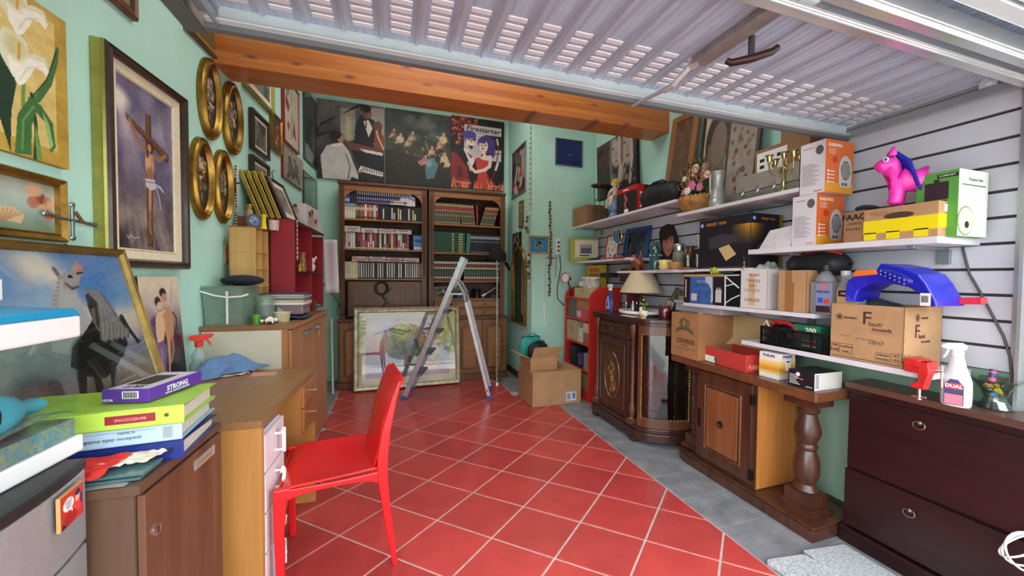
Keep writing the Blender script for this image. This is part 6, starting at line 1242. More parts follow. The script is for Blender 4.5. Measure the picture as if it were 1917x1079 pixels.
b = Mb(); [b.tube([(-.062, s*.022-.006,.225),(-.060, s*.028-.006,.245),(-.058, s*.026-.006,.262)],[.014,.012,.003],8) for s in (-1,1)]; b.obj('ears', pk, T, sm=1)
b = Mb()
for k in range(16): t = k/15; b.tube([(-.045+.02*t,.002+.004*sin(k),.242-.06*t),(-.016+.02*t,-.018-.010*(k % 3),.20-.07*t),(-.002+.022*t,-.052-.004*(k % 4),.145-.085*t)],[.008,.010,.004],5)
b.obj('mane', mat('mane_blue', (24,40,170),.45), T, sm=1)
b = Mb()
for k in range(12): b.tube([(.075,-.008+.003*(k % 5),.12),(.098+.002*k,-.018+.004*(k % 4),.10),(.105+.0015*k,-.024+.003*k,.05),(.095+.002*k,-.022+.003*k,.02)],[.005,.007,.006,.002],5)
b.obj('tail', mat('mane_blue'), T, sm=1)
b = Mb(); b.ell((-.084,-.046,.206),(.010,.004,.011),10,6); b.obj('eye', paper, T, sm=1); b = Mb(); b.ell((-.085,-.0495,.205),(.006,.002,.007),8,6); b.obj('pupil', mat('mane_blue'), T, sm=1)
b = Mb(); [b.ell((-.104-.004*q,-.020,.222-.008*q),(.003,.010-.001*q,.0015),8,4) for q in range(4)]; b.obj('blaze', paper, T)
T, w, d, h = carton('green_white_carton', 'tall green and white appliance carton behind the toy horse', 2.105,.865,.990, ZR, ZR+.262,.20, mat('carton_green', (84,150,60),.4))
F = Fr(w, d, h); plate(T,-.0,.06,.235,.25, F, ink, 'brand_bar'); text(T, 'COMFORT', .010,.03,.2425, F, paper, out=.002); b = Mb(); b.X = F; b.bx(-.035,.035,.15,.22,.0008,.002); [b.bx(-.030,.030,.08+q*.012,.086+q*.012,.0008,.002) for q in range(6)]; b.bx(-.008,.008,.22,.232,.0008,.002); b.X = None; b.obj('killer_print', mat('print_dark', (52,30,42),.4), T)
F = Fr(w, d, h, 'right'); plate(T,-d/2, d/2,0, h, F, mat('carton_mint_white', (222,228,216),.45), 'white_side'); text(T, 'Mosquito Killer', .016,.01,.225, F, mat('ink_olive', (96,110,90),.6), shear=.3, out=.002); plate(T,-.08,.08,.20,.205, F, mat('ink_olive'), 'print_line', out=.001)
b = Mb(); b.X = F; b.lathe([(.055,0),(.055,.001)],26, c=(-.05,.06,.0008), sy=1.05); b.X = None; b.obj('green_ring', mat('carton_green'), T); b = Mb(); b.X = F; b.lathe([(.050,0),(.050,.001)],26, c=(-.05,.06,.0018), sy=1.05); b.X = None; b.obj('cream_disc', mat('disc_cream', (226,230,180),.5), T); b = Mb(); b.X = F; b.lathe([(.014,0),(.014,.001)],16, c=(-.045,.045,.003)); b.X = None; b.obj('dark_spot', ink, T)
T, w, d, h = carton('yellow_photo_box', 'yellow green box with a device photo at the far end of the middle shelf', 2.08,3.72,4.05, ZM1, ZM1+.27,.06, mat('box_lime', (160,170,70),.45), loc=None)
T.rotation_euler = (0,0,-.25); T.location = (2.14,3.93, ZM1); F = Fr(w, d, h); F2 = F; plate(T,-.11,.165,.05,.25, F, mat('box_cream', (214,208,176),.5), 'cream_panel'); plate(T,-.05,.09,.09,.20, F, mat('device_grey', (150,150,160),.4), 'device_print', out=.001); plate(T,-.04,.08,.10,.16, F, mat('device_dark', (80,80,100),.4), 'screen_print', out=.002); plate(T,-.06,.06,.065,.078, F, ink, 'print_line', out=.001)
picture('red_photo_frame', 'red framed photo leaning left of the round mirror', 'photo frame', (2.14,3.36, ZM1+.002), RZ+.15,.20,.27,[(0,0),(0,.014),(.014,.018),(.02,.008)], mat('frame_bright_red', (176,40,50),.35), gen_art([(110,120,110),(70,80,76),(200,196,190)],81, bg=(190,180,170), asp=1.3),.02,.008, tilt=-.25, roll=-.05, am=gp)
picture('blue_photo_frame', 'deep blue framed dark picture behind the round mirror', 'photo frame', (2.26,3.12, ZM1+.002), RZ+.1,.34,.31,[(0,0),(0,.014),(.04,.018),(.045,.008)], mat('frame_blue', (40,70,130),.35), gen_art([(40,60,60),(60,80,76)],82, bg=(36,46,50)),.045,.008, tilt=-.16, am=gp)
T = thing('vanity_mirror', 'round chrome vanity mirror on a stem', 'mirror', (2.11,3.20, ZM1), RZ); b = Mb(); b.lathe([(.05,0),(.05,.004),(.012,.010),(.006,.02),(.006,.15)],18); b.obj('stand', chrome, T, sm=1)
b = Mb(); b.X = TR((0,0,.225)) @ RO(PI/2+.1,4, 'X'); b.tube([(.075*cos(a),.075*sin(a),0) for a in LS(0,2*PI,29)[:-1]],.006,8, closed=True); b.X = None; b.obj('rim', chrome, T, sm=1)
b = Mb(); b.X = TR((0,0,.225)) @ RO(PI/2+.1,4, 'X'); b.lathe([(.074,-.003),(.074,.003)],28); b.X = None; b.obj('mirror_glass', mat('mirror_glass'), T)
T = thing('photo_cutout', 'dark cutout photo portrait of a smiling man leaning on the slats', 'photo', (2.30,2.69, ZM1-.06), RZ); T.rotation_euler = Euler((-.10,-.18, RZ), 'XYZ')
b = Mb(); b.prism([(-.10,0),(.13,.0),(.12,.20),(.07,.335),(.0,.365),(-.08,.36),(-.11,.32)],-.006,0); b.obj('board', mat('photo_black', (28,28,32),.35), T)
c_ = Cv(.20,.27,60, bg=(28,28,32)).el(.52,.50,.36,.44,(170,110,92),.12).el(.45,.84,.42,.20,(40,32,30),.3).el(.62,.46,.16,.20,(190,128,106),.9).line([(.36,.60),(.50,.63)],.02,(60,34,30)).line([(.62,.62),(.76,.60)],.02,(60,34,30)).el(.44,.55,.05,.02,(50,30,30),.3).el(.70,.54,.05,.02,(50,30,30),.3).line([(.60,.52),(.64,.40),(.56,.38)],.014,(130,76,64)).line([(.48,.28),(.60,.24),(.74,.29)],.018,(110,50,50)).line([(.40,.38),(.42,.28)],.01,(140,84,70))
c_.obj('print', T, TR((0,-.006,.05)) @ face(0,0,0), gp, oval=True)
b = Mb(); b.tube([(0,.12,.012),(0,.0,.016),(0,-.12,.02)],[.006,.010,.016],8); tag(b.obj('hair_brush', mat('brush_black', (30,28,28),.5), sm=1), 'black brush lying before the yellow photo box', 'brush', None,(2.09,3.62, ZM1))
b = Mb(); b.bx(-.05,.05,-.09,.09,0,.012); tag(b.obj('red_booklet', mat('booklet_red', (130,44,46),.5), bev=.002), 'dark red booklet lying flat under the round mirror', 'booklet', None,(2.08,3.07, ZM1))
z = ZM2
T = thing('carved_head', 'brown glossy carved wooden animal with a pale spot', 'carving', (2.15,2.93, z), RZ)
b = Mb(); b.ell((0,0,.075),(.075,.055,.052)); b.ell((-.03,-.01,.12),(.035,.03,.035)); b.tube([(.02,0,.1),(.05,.01,.15),(.03,.01,.175)],[.02,.012,.006],8); [b.tube([(x, y_,.05),(x*1.25, y_*1.2,.02),(x*1.5, y_*1.4,.0)],[.018,.014,.014],8) for x in (-.045,.045) for y_ in (-.03,.03)]; b.obj('body', mat('carving_brown', (124,64,40),.25, coat=.3), T, sm=1); b = Mb(); b.ell((-.012,-.050,.105),(.020,.008,.020),10,6); b.obj('spot', mat('spot_cream', (214,204,160),.4), T, sm=1)
T = thing('teal_bottle', 'teal glass bottle with two curled handles', 'bottle', (2.15,2.68, z), RZ); b = Mb(); b.lathe([(.045,0),(.05,.03),(.045,.12),(.034,.15),(.04,.18),(.026,.205),(.022,.235),(.026,.24),(.026,.25)],20); b.obj('body', mat('glass_teal', (40,84,84),.12, spec=.8), T, sm=1); b = Mb(); [b.tube([(s*.03,0,.20),(s*.06,0,.215),(s*.07,0,.18),(s*.045,0,.15)],.005,6) for s in (-1,1)]; b.obj('handle', mat('glass_teal'), T, sm=1); b = Mb(); [b.ell((.045*cos(a),.045*sin(a),.13),(.008,)*3,6,4) for a in LS(0,2*PI,8)]; b.obj('bead_trim', bead_wh, T, sm=1)
T = thing('yellow_cup', 'pale yellow cup painted with a dark flower', 'cup', (2.10,2.50, z), RZ); b = Mb(); b.lathe([(.03,0),(.048,.02),(.055,.06),(.056,.082),(.052,.082),(.048,.03),(.01,.012)],22); b.obj('bowl', mat('cup_yellow', (222,212,130),.3), T, sm=1)
b = Mb(); b.tube([(.052,0,.065),(.078,0,.06),(.078,0,.03),(.05,0,.025)],.006,8); b.obj('handle', mat('cup_yellow'), T, sm=1); b = Mb(); [b.ell((-.018+.012*cos(a),-.052,.052+.012*sin(a)),(.008,.003,.008),7,4) for a in LS(0,2*PI,6)]; b.obj('flower_print', mat('flower_dark', (40,44,60),.5), T, sm=1)
T = thing('glass_jar', 'clear storage jar with a metal clip lid, behind the yellow cup', 'jar', (2.20,2.46, z), RZ); b = Mb(); b.lathe([(.045,0),(.048,.02),(.048,.14),(.04,.15),(.04,.16)],20); b.obj('body', mat('jar_glass', (130,124,116),.08, spec=.9, var=.3, vs=20), T, sm=1); b = Mb(); b.lathe([(.046,.16),(.048,.175),(.05,.20),(.046,.21),(.02,.215)],20); b.obj('lid', chrome, T, sm=1)
b = Mb(); b.lathe([(.03,0),(.05,.02),(.062,.05),(.064,.06),(.058,.06),(.02,.01)],22); tag(b.obj('wooden_bowl', mat('bowl_tan', (176,134,84),.4), sm=1), 'tan wooden bowl right of the yellow cup', 'bowl', None,(2.10,2.375, z))
T = thing('copper_jug', 'small brown lustre jug behind the wooden bowl', 'jug', (2.20,2.34, z), RZ); b = Mb(); b.lathe([(.03,0),(.045,.04),(.048,.09),(.028,.13),(.026,.16),(.036,.185)],20); b.obj('body', mat('copper_dark', (96,58,40),.25, coat=.3), T, sm=1); b = Mb(); b.tube([(.026,0,.17),(.06,0,.15),(.045,0,.09)],.006,8); b.obj('handle', mat('copper_dark'), T, sm=1)
b = Mb(); b.lathe([(.035,0),(.042,.08),(.046,.10),(.04,.10),(.03,.02)],8); tag(b.obj('white_mug', mat('mug_white', (206,204,196),.35), sm=0), 'faceted white mug topmost behind the glassware', 'mug', None,(2.22,2.235, z+.165))
b = Mb(); b.bx(-.05,.05,-.07,.07,0,.16); tag(b.obj('dark_tin', mat('tin_dark', (48,44,42),.4), bev=.004), 'dark box under the white faceted mug', 'box', None,(2.24,2.235, z))
tgl = tglass('tumbler_glass', (222,226,226),2.0)
for i,(x, y_, h_) in enumerate([(2.09,2.245,.095),(2.13,2.195,.11)]):
    b = Mb(); b.lathe([(.030,.002),(.032,.01),(.038, h_),(.036, h_),(.030,.012)],20); tag(b.obj('tumbler', tgl, sm=1),['clear tumbler on the reddish saucer', 'taller clear tumbler at the near end of the glassware'][i], 'glass', 'clear tumblers', (x, y_, z+.014*(1-i)))
b = Mb(); b.lathe([(.04,0),(.062,.010),(.062,.014),(.03,.008)],20); tag(b.obj('saucer', mat('saucer_clay', (160,110,84),.4), sm=1), 'reddish clay saucer at the near end of the glassware', 'saucer', None,(2.095,2.245, z))
b = Mb(); b.bx(-.05,.04,-.11,.10,0,.003); tag(b.obj('pink_paper', mat('paper_pink', (214,180,196),.6)), 'pale pink paper under the yellow cup', 'paper', None,(2.09,2.47, z-.0))
T, w, d, h = carton('printer_carton', 'large black printer carton with orange lettering', 2.055,1.71,2.105, ZM3+.245,1.70,.26, mat('box_ink', (30,28,34),.35)); T.location.z = 1.372;
F = Fr(w, d, h); hpw = mat('hp_blue', (90,120,190),.4); orl = mat('ink_orange_bright', (226,140,60),.5)
def hplogo(T, u, v, F, r=.016):
    b = Mb(); b.X = F @ TR((u, v,.001)); b.lathe([(r,0),(r,.001)],20); b.X = None; b.obj('logo_disc', hpw, T); text(T, 'hp', r*1.3, u, v+.001, F, paper, shear=.35, out=.003)
hplogo(T,-.172, h-.035, F); text(T, 'DESKJET 1050A', .027,-.055, h-.036, F, orl, sxy=.9)
pd = mat('printer_dark', (58,58,66),.3); b = Mb(); b.X = F; b.prism([(-.115,.20),(.0,.225),(.10,.205),(.12,.175),(.09,.160),(-.09,.125),(-.105,.135)],.001,.003, 'xy'); b.X = None; b.obj('printer_print', pd, T)
b = Mb(); b.X = F; b.prism([(-.03,.13),(.05,.15),(.105,.085),(.03,.045)],.003,.0042, 'xy'); b.X = None; b.obj('page_print', mat('page_tan', (196,170,120),.5), T); plate(T,-.17,.19,.0,.01, F, mat('box_seam', (60,56,60),.4), 'edge_line')
gl = Cv(.14,.13,30, bg=(30,28,34)); gl.mix(np.clip(gl.U*gl.V*1.1,0,1)*.9,(220,160,40)); gl.obj('glow_print', T, F @ TR((.125,.14,0)), gp)
F = Fr(w, d, h, 'right'); hplogo(T,-.105, h-.03, F,.013); text(T, 'DESKJET 1050A', .018,.01, h-.032, F, orl, sxy=.9); gl = Cv(.12,.13,30, bg=(30,28,34)); gl.mix(np.clip((1-gl.U)*gl.V*1.1,0,1)*.9,(220,160,40)); gl.obj('glow_print', T, F @ TR((-.068,.14,0)), gp)
b = Mb(); b.X = F; b.prism([(-.08,.14),(-.03,.165),(.07,.15),(.08,.10),(-.08,.095)],.002,.003, 'xy'); b.X = None; b.obj('printer_print', pd, T); plate(T,.105,.13,.0, h, F, mat('torn_yellow', (150,120,40),.5), 'yellow_edge')
b = Mb(); b.bx(2.056,2.33,1.70,2.148,1.352,1.370); tag(b.obj('white_board', shm, bev=.002), 'white board bridging the gap under the large black printer carton', 'board')
T, w, d, h = carton('blue_black_carton', 'small torn blue and black carton at the far end of the carton shelf', 2.05,1.885,2.235, ZM3, ZM3+.205,.24, mat('box_black', (34,26,30),.4)); F = Fr(w, d, h)
plate(T,-.115,.09,0,.19, F, mat('box_blue', (56,96,160),.5, var=.2, vs=30), 'blue_panel'); plate(T,-.10,-.05,.02,.07, F, mat('box_peach', (206,184,190),.6), 'price_label', out=.001); plate(T,-.175,.175,.19,.207, F, mat('kraft'), 'torn_flap'); plate(T,-.16,-.15,.04,.17, F, mat('box_peach'), 'side_print')
b = Mb(); b.X = F; b.prism([(.02,.19),(.08,.19),(.09,.03),(.07,.01),(.075,.10),(.05,.14),(.03,.15)],.001,.0016, 'xy'); b.X = None; b.obj('torn_patch', mat('torn_grey', (186,184,188),.8), T); text(T, 'SX130', .03,-.01,.155, F, mat('ink_pale', (150,176,214),.5), out=.002)
for q in range(8): plate(T,.11+.006*q,.113+.006*q,.02,.10+.01*(q % 3), F, paper, 'print_line')
T, w, d, h = carton('black_foil_carton', 'small carton wrapped in glossy black foil with white tape', 2.05,1.770,1.880, ZM3, ZM3+.205,.20, mat('foil_black', (24,24,28),.15, bump=.8, bs=14)); F = Fr(w, d, h)
for p in ([(-.05,.19),(.05,.12)],[(-.05,.13),(.02,.145),(.05,.12)],[(-.045,.02),(.0,.05),(.055,.075)],[(-.048,.0),(-.052,.2)],[(-.05,.198),(.05,.2)]):
    b = Mb(); b.X = F; b.tube([(u, v,.0015) for u, v in p],.004,6); b.X = None; b.obj('tape', mat('tape_white', (214,214,216),.3), T)
T, w, d, h = carton('white_written_carton', 'white carton with handwritten reddish notes and a bag on top', 2.05,1.592,1.765, ZM3, ZM3+.235,.23, mat('carton_scribbled', (206,202,200),.6), opened=True); F = Fr(w, d, h)
hw_ = mat('ink_maroon', (120,60,70),.7)
for s_, sz, v in (('PETALI', .022,.20),('TAVOLI', .026,.165),('PER I', .026,.135),('I', .02,.09),('CHIODI', .028,.05)): text(T, s_, sz, random.uniform(-.01,.01), v, F, hw_, sxy=1.0, shear=.1, rot=random.uniform(-.06,.06))
plate(T,-.03,.01,.02,.20, F, mat('stain_ochre', (204,170,120),.7), 'ochre_stain', t=.0003); [plate(T,-.06,.04,.115-.007*q,.117-.007*q, F, ink_g, 'print_line') for q in range(3)]
nzb = Nz(5,8); cloth('plastic_bag', 'crumpled pale plastic bag bulging out of the handwritten carton', 'bag', lambda u, v: (2.06+.20*v,1.60+.15*u, ZM3+.20+.075*sin(PI*u)*sin(PI*v)+.025*nzb(u, v)),24,20, mat('bag_white', (196,198,196),.35, col2=(140,156,146), vs=9),.002)
T = thing('light_bulb', 'candle shaped clear bulb standing on the corner of the written carton', 'bulb', (2.058,1.752, ZM3+.236)); b = Mb(); b.lathe([(.007,0),(.007,.015),(.012,.03),(.013,.045),(.006,.07),(.001,.078)],14); b.obj('glass', tgl, T, sm=1); b = Mb(); b.lathe([(.0072,0),(.0072,.016)],12); b.obj('base', brass, T)
T, w, d, h = carton('plain_brown_carton', 'plain brown carton with a vertical tape strip on the carton shelf', 2.05,1.378,1.530, ZM3, ZM3+.225,.22, kraft, opened=True); F = Fr(w, d, h); plate(T,-.035,.0,0, h, F, tape, 'tape'); plate(T,-.005,.012,0, h*.7, F, tape, 'tape', out=.0008)
soft_bag('black_sports_bag', 'black bag with a bright red zip edge behind the plain brown carton', 'bag', (2.19,1.42, ZM3+.19), RZ,.30,.16,.13, mat('nylon_black'),9, mat('trim_red', (226,60,60),.4))
T = thing('coolant_bottle', 'clear bottle of dark liquid with a printed label and black cap', 'bottle', (2.095,1.318, ZM3), RZ)
b = Mb(); b.bx(-.050,.05,-.035,.035,0,.165); b.lathe([(.045,.165),(.04,.185),(.020,.215),(.018,.22)],16); b.obj('body', mat('pet_grey', (150,154,160),.12, alpha=.55), T, bev=.010, sm=1)
b = Mb(); b.bx(-.046,.046,-.031,.031,.003,.05); b.obj('liquid', mat('liquid_dark', (22,30,34),.1), T, bev=.006); b = Mb(); b.lathe([(.020,.222),(.020,.25),(.016,.252)],16); b.obj('cap', mat('cap_black', (26,26,28),.5), T, sm=1)
F = face(.10,.072,.2); plate(T,-.02,.048,.01,.155, F, mat('label_bluegrey', (120,134,170),.4), 'label'); text(T, 'STILL-FLU', .014,.014,.115, F, mat('ink_navy', (30,36,70),.6), bold=.0004, out=.0025); plate(T,-.01,.012,.06,.085, F, mat('print_blue', (40,80,180),.5), 'car_print', out=.001); plate(T,.018,.042,.055,.08, F, mat('badge_red'), 'car_print', out=.001); plate(T,-.018,.046,.012,.045, F, mat('print_dark'), 'label_band', out=.001); b = Mb(); b.X = F; b.lathe([(.018,0),(.018,.001)],16, c=(.014,.14,.001), sy=.7); b.X = None; b.obj('crest', mat('crest_pink', (190,110,110),.5), T)
T = thing('oil_bottle', 'grey motor oil can with a yellow striped label', 'bottle', (2.10,1.212, ZM3), RZ-.2)
b = Mb(); b.prism([(-.05,0),(.055,0),(.055,.14),(.035,.19),(-.01,.20),(-.05,.12)],-.03,.03); b.lathe([(.017,.20),(.017,.22),(.015,.235)],14, c=(-.025,0,-.03)); b.obj('body', mat('can_grey', (150,152,156),.3,.3), T, bev=.010)
b = Mb(); b.lathe([(.019,.20),(.019,.225)],12, c=(-.025,0,-.005)); b.obj('cap', mat('can_cap', (176,178,180),.4), T); F = face(.1,.062,.2); plate(T,-.035,.045,.02,.13, F, mat('label_sand', (196,160,110),.4), 'label'); plate(T,-.034,.044,.022,.05, F, yel, 'label_band', out=.001); plate(T,-.03,.03,.095,.125, F, mat('print_dark'), 'label_band', out=.001); text(T, 'i-Sint', .016,.0,.11, F, paper, out=.0025)
T = thing('artichoke', 'yellow green artificial artichoke lying before the printer carton', 'ornament', (2.075,1.955, ZM3+.216)); b = Mb(); b.ell((0,0,.026),(.026,.034,.026));
for k in range(30): a = k*2.4; zz_ = .01+.036*(k/30); r = .030*sin(PI*min(.95,.25+zz_*16*.9)) if 0 else .026; b.ell((r*cos(a)*.9, r*sin(a)*1.1, zz_),(.010,.010,.009),6,4)
b.obj('head', mat('artichoke', (176,190,50),.5, var=.25, vs=30), T, sm=1); b = Mb(); b.tube([(0,-.03,.02),(0,-.08,.010),(0,-.13,.012)],[.010,.006,.012],8); b.obj('stem', mat('leaf_dark'), T, sm=1)
T.location = (2.075,1.975, ZM3+.2055)
# ---- console top items
T, w, d, h = carton('bagel_carton', 'large brown carton with a green wreath emblem standing on the console', 2.02,2.02,2.255,.742,1.055,.30, mat('kraft_warm', (160,112,72),.8, var=.06, vs=8)); T.location = (2.118,2.132,.7425); T.rotation_euler.z = RZ
T.scale = (1.10,1,1); F = Fr(w, d, h)
ig = mat('ink_green_brown', (86,84,50),.8); text(T, 'COVRIGI', .045,.01,.115, F, inkb, bold=.0012, sxy=.85); text(T, "Mit & Sesam", .014,.01,.088, F, inkb, sxy=.8); plate(T,-.09,.10,.063,.065, F, inkb, 'print_line')
b = Mb(); b.X = F; b.tube([(.0+.022*cos(a),.245+.032*sin(a),.001) for a in LS(0,2*PI,19)[:-1]],.006,5, closed=True); b.prism([(-.075,.185),(-.06,.205),(-.03,.215),(.03,.215),(.06,.205),(.075,.185),(.07,.165),(.045,.185),(0,.195),(-.045,.185),(-.07,.165)][::-1],.0006,.0012, 'xy'); [b.tube([(s*.028,.215,.001),(s*.042,.24,.001),(s*.030,.27,.001)],.004,5) for s in (-1,1)]; b.X = None; b.obj('wreath_emblem', ig, T)
T = thing('grey_crate', 'wide flat grey plastic crate lid on top of the wreath carton', 'crate', (2.19,2.17,1.058), RZ); b = Mb(); b.bx(-.17,.25,-.12,.13,0,.075); b.bx(-.18,.26,-.13,.14,.060,.080); b.obj('body', mat('crate_grey', (150,150,158),.45), T, bev=.004)
b = Mb(); b.bx(-.16,.10,-.10,.10,.081,.11); b.obj('papers', mat('papers_brown', (150,120,100),.7), T, bev=.002)
red_c = mat('shoebox_red', (190,60,54),.5); T = thing('shoe_box', 'open red shoe box with its lid standing up behind', 'box', (2.135,1.84,.7425), RZ-.12)
W2, D2, H2 = .37,.25,.105; b = Mb(); t = .003; b.bx(-W2/2, W2/2,-D2/2, D2/2,0, t)
for a in ((-W2/2, W2/2,-D2/2,-D2/2+t),(-W2/2, W2/2, D2/2-t, D2/2),(-W2/2,-W2/2+t,-D2/2, D2/2),(W2/2-t, W2/2,-D2/2, D2/2)): b.bx(a[0], a[1], a[2], a[3],0, H2)
b.obj('tray', red_c, T); b = Mb(); b.bx(-W2/2+t, W2/2-t,-D2/2+t, D2/2-t, t, t+.004); b.obj('lining', mat('lining_tan', (190,164,116),.8), T)
b = Mb(); b.hexa([(-W2/2,-D2/2, H2),(-W2/2+.004,-D2/2, H2),(-W2/2+.004, D2/2, H2),(-W2/2, D2/2, H2)],[(-W2/2-.06,-D2/2, H2+.20),(-W2/2-.056,-D2/2, H2+.20),(-W2/2-.056, D2/2, H2+.20),(-W2/2-.06, D2/2, H2+.20)]);
b = Mb(); b.hexa([(-W2/2+.02, D2/2-.01, H2),(W2/2-.01, D2/2-.01, H2),(W2/2-.01, D2/2-.006, H2),(-W2/2+.02, D2/2-.006, H2)],[(-W2/2-.03, D2/2+.05, H2+.21),(W2/2-.10, D2/2+.05, H2+.19),(W2/2-.10, D2/2+.054, H2+.19),(-W2/2-.03, D2/2+.054, H2+.21)]); b.hexa([(-W2/2,-D2/2, H2),(-W2/2+.003,-D2/2, H2),(-W2/2+.02, D2/2-.01, H2),(-W2/2+.017, D2/2-.01, H2)],[(-W2/2-.035,-D2/2-.01, H2+.215),(-W2/2-.032,-D2/2-.01, H2+.215),(-W2/2-.027, D2/2+.05, H2+.21),(-W2/2-.03, D2/2+.05, H2+.21)]); b.obj('lid', mat('lining_tan'), T)
b = Mb(); b.hexa([(-W2/2-.036,-D2/2-.012, H2+.19),(-W2/2-.031,-D2/2-.012, H2+.19),(-W2/2-.027, D2/2+.049, H2+.19),(-W2/2-.032, D2/2+.049, H2+.19)],[(-W2/2-.038,-D2/2-.013, H2+.218),(-W2/2-.033,-D2/2-.013, H2+.218),(-W2/2-.029, D2/2+.048, H2+.213),(-W2/2-.034, D2/2+.048, H2+.213)]); b.obj('lid_rim', red_c, T)
F = Fr(W2, D2, H2); plate(T,-.18,-.06,.005,.045, F, paper, 'size_label'); b = Mb(); b.X = F; b.lathe([(.014,0),(.014,.001)],14, c=(-.05,.03,.0008)); b.X = None; b.obj('green_sticker', mat('sticker_green', (40,110,80),.5), T)
F = Fr(W2, D2, H2, 'right'); text(T, 'FOREVER BETTER', .034,.0,.030, F, mat('ink_salmon', (232,150,130),.6), sxy=.75, bold=.001)
T, w, d, h = carton('bulb_carton', 'white and amber lamp carton standing on the console', 2.05,1.497,1.612,.7425,.885,.125, mat('carton_pale', (226,224,216),.45)); T.location.x -= .02
for s_ in ('front', 'right'):
    F = Fr(w, d, h, s_); W_ = w if s_ == 'front' else d; am = Cv(W_,.085,20, bg=(220,150,50)); am.grad([(236,214,150),(214,140,40),(232,190,100),(240,230,200)]); am.obj('amber_print', T, F @ TR((0,.025,0)), gp); text(T, 'PHILIPS', .020,0,.126, F, mat('ink_blue', (30,60,150),.5), bold=.0005, sxy=1.1)
F = Fr(w, d, h, 'right'); plate(T,-.012,.022,.05,.11, F, paper, 'info_label', out=.001); plate(T,-.008,.018,.095,.103, F, mat('ink_blue'), 'print_line', out=.002); [plate(T,-.008,.006+.004*q,.085-q*.010,.089-q*.010, F, mat('carton_amber'), 'print_line', out=.002) for q in range(3)]
T, w, d, h = carton('black_toner_box', 'small black and white printed carton at the near end of the console', 2.01,1.30,1.43,.7425,.828,.20, mat('box_ink')); F = Fr(w, d, h)
b = Mb(); b.X = F @ TR((-.015,.066,.001)); b.lathe([(.010,0),(.010,.001)],16); b.X = None; b.obj('logo_ring', paper, T); [plate(T,-.058,-.025+.01*(q % 3),.058-.009*q,.061-.009*q, F, paper, 'print_line') for q in range(6)]; plate(T,-.02,.01,.040,.047, F, mat('ink_orange'), 'print_line'); text(T, 'QUADRI', .008,.04,.012, F, paper, out=.002)
F = Fr(w, d, h, 'right'); plate(T,-d/2+.035, d/2,0, h, F, mat('carton_pale'), 'white_side'); plate(T,-d/2,-d/2+.035,0, h, F, paper, 'barcode_label'); [plate(T,-d/2+.005,-d/2+.03,.008+q*.006,.008+q*.006+.0015+.002*(q % 2), F, ink, 'barcode_bar', out=.001) for q in range(12)]
# ---- crate shelf (top ZC)
T = thing('black_crate', 'black slatted plastic crate with tools on the lowest shelf', 'crate', (2.15,1.445, ZC), RZ); W2, D2, H2 = .365,.20,.105; bk = mat('crate_black', (22,24,28),.4)
b = Mb(); b.bx(-W2/2, W2/2,-D2/2, D2/2,0,.006); b.obj('floor_panel', bk, T)
b = Mb()
for z0, z1 in ((0,.016),(.048,.053),(.088,.105)): b.bx(-W2/2, W2/2,-D2/2,-D2/2+.006, z0, z1); b.bx(-W2/2, W2/2, D2/2-.006, D2/2, z0, z1); b.bx(-W2/2,-W2/2+.006,-D2/2, D2/2, z0, z1); b.bx(W2/2-.006, W2/2,-D2/2, D2/2, z0, z1)
for k in range(37): x = -W2/2+.002+k*(W2-.006)/36; t_ = .008 if k % 9 == 0 else .0025; [b.bx(x, x+t_, s0, s0+.005,.0,.10) for s0 in (-D2/2, D2/2-.005)]
for k in range(14): y_ = -D2/2+k*D2/14; b.bx(-W2/2,-W2/2+.005, y_, y_+.003,0,.1)
b.bx(W2/2-.006, W2/2,-D2/2, D2/2,0,.12); b.obj('lattice', bk, T)
T, w, d, h = carton('green_carton', 'green carton printed 200 sticking out of the black crate', 2.075,1.325,1.46, ZC+.008, ZC+.135,.10, mat('carton_teal_green', (30,110,84),.45)); F = Fr(w, d, h); text(T, '.200', .036,.02,.10, F, mat('ink_cream', (226,222,190),.5), bold=.0012); b = Mb(); b.X = F; b.prism([(-.06,.06),(-.055,.11),(-.03,.09),(-.035,.05)],.001,.0016, 'xy'); b.X = None; b.obj('red_print', mat('badge_red'), T); [plate(T,-.02,.055,.015+.012*q,.022+.012*q, F,[paper, mat('badge_red')][q % 2], 'print_line') for q in range(4)]
for i,(p, m, lb) in enumerate([([(2.12,1.62, ZC+.10),(2.10,1.57, ZC+.135),(2.10,1.50, ZC+.13),(2.12,1.46, ZC+.10)], mat('grip_red', (190,34,40),.35), 'red tool grip lying across the top of the black crate'),([(2.10,1.63, ZC+.03),(2.085,1.64, ZC+.10),(2.08,1.615, ZC+.135),(2.09,1.60, ZC+.09)], mat('cord_white', (206,200,180),.6), 'pale rope loop at the far corner of the black crate'),([(2.14,1.60, ZC+.05),(2.13,1.585, ZC+.13),(2.13,1.55, ZC+.14),(2.13,1.52, ZC+.08)], mat('rubber_black'), 'black cable looping out of the black crate')]):
    b = Mb(); b.tube(p,.011 if i == 0 else .006 if i == 1 else .004,8); tag(b.obj(['tool_grip', 'rope_loop', 'cable_loop'][i], m, sm=1), lb,['tool', 'rope', 'cable'][i])
T, w, d, h = carton('large_brown_carton', 'large open brown carton with sun emblems on the lowest shelf', 2.05,.985,1.262, ZC, ZC+.262,.265, kraft, opened=True); T.rotation_euler.z = RZ+.0
ib = mat('ink_umber', (74,44,40),.8)
def sun(T, u, v, F, r=.016):
    b = Mb(); b.X = F @ TR((u, v,.001)); b.lathe([(r*.62,0),(r*.62,.0006)],16); [b.prism([(r*.8*cos(a-.12), r*.8*sin(a-.12)),(r*1.45*cos(a), r*1.45*sin(a)),(r*.8*cos(a+.12), r*.8*sin(a+.12))],0,.0006, 'xy') for a in LS(0,2*PI,15)[:-1]]; b.X = None; b.obj('sun_emblem', ib, T)
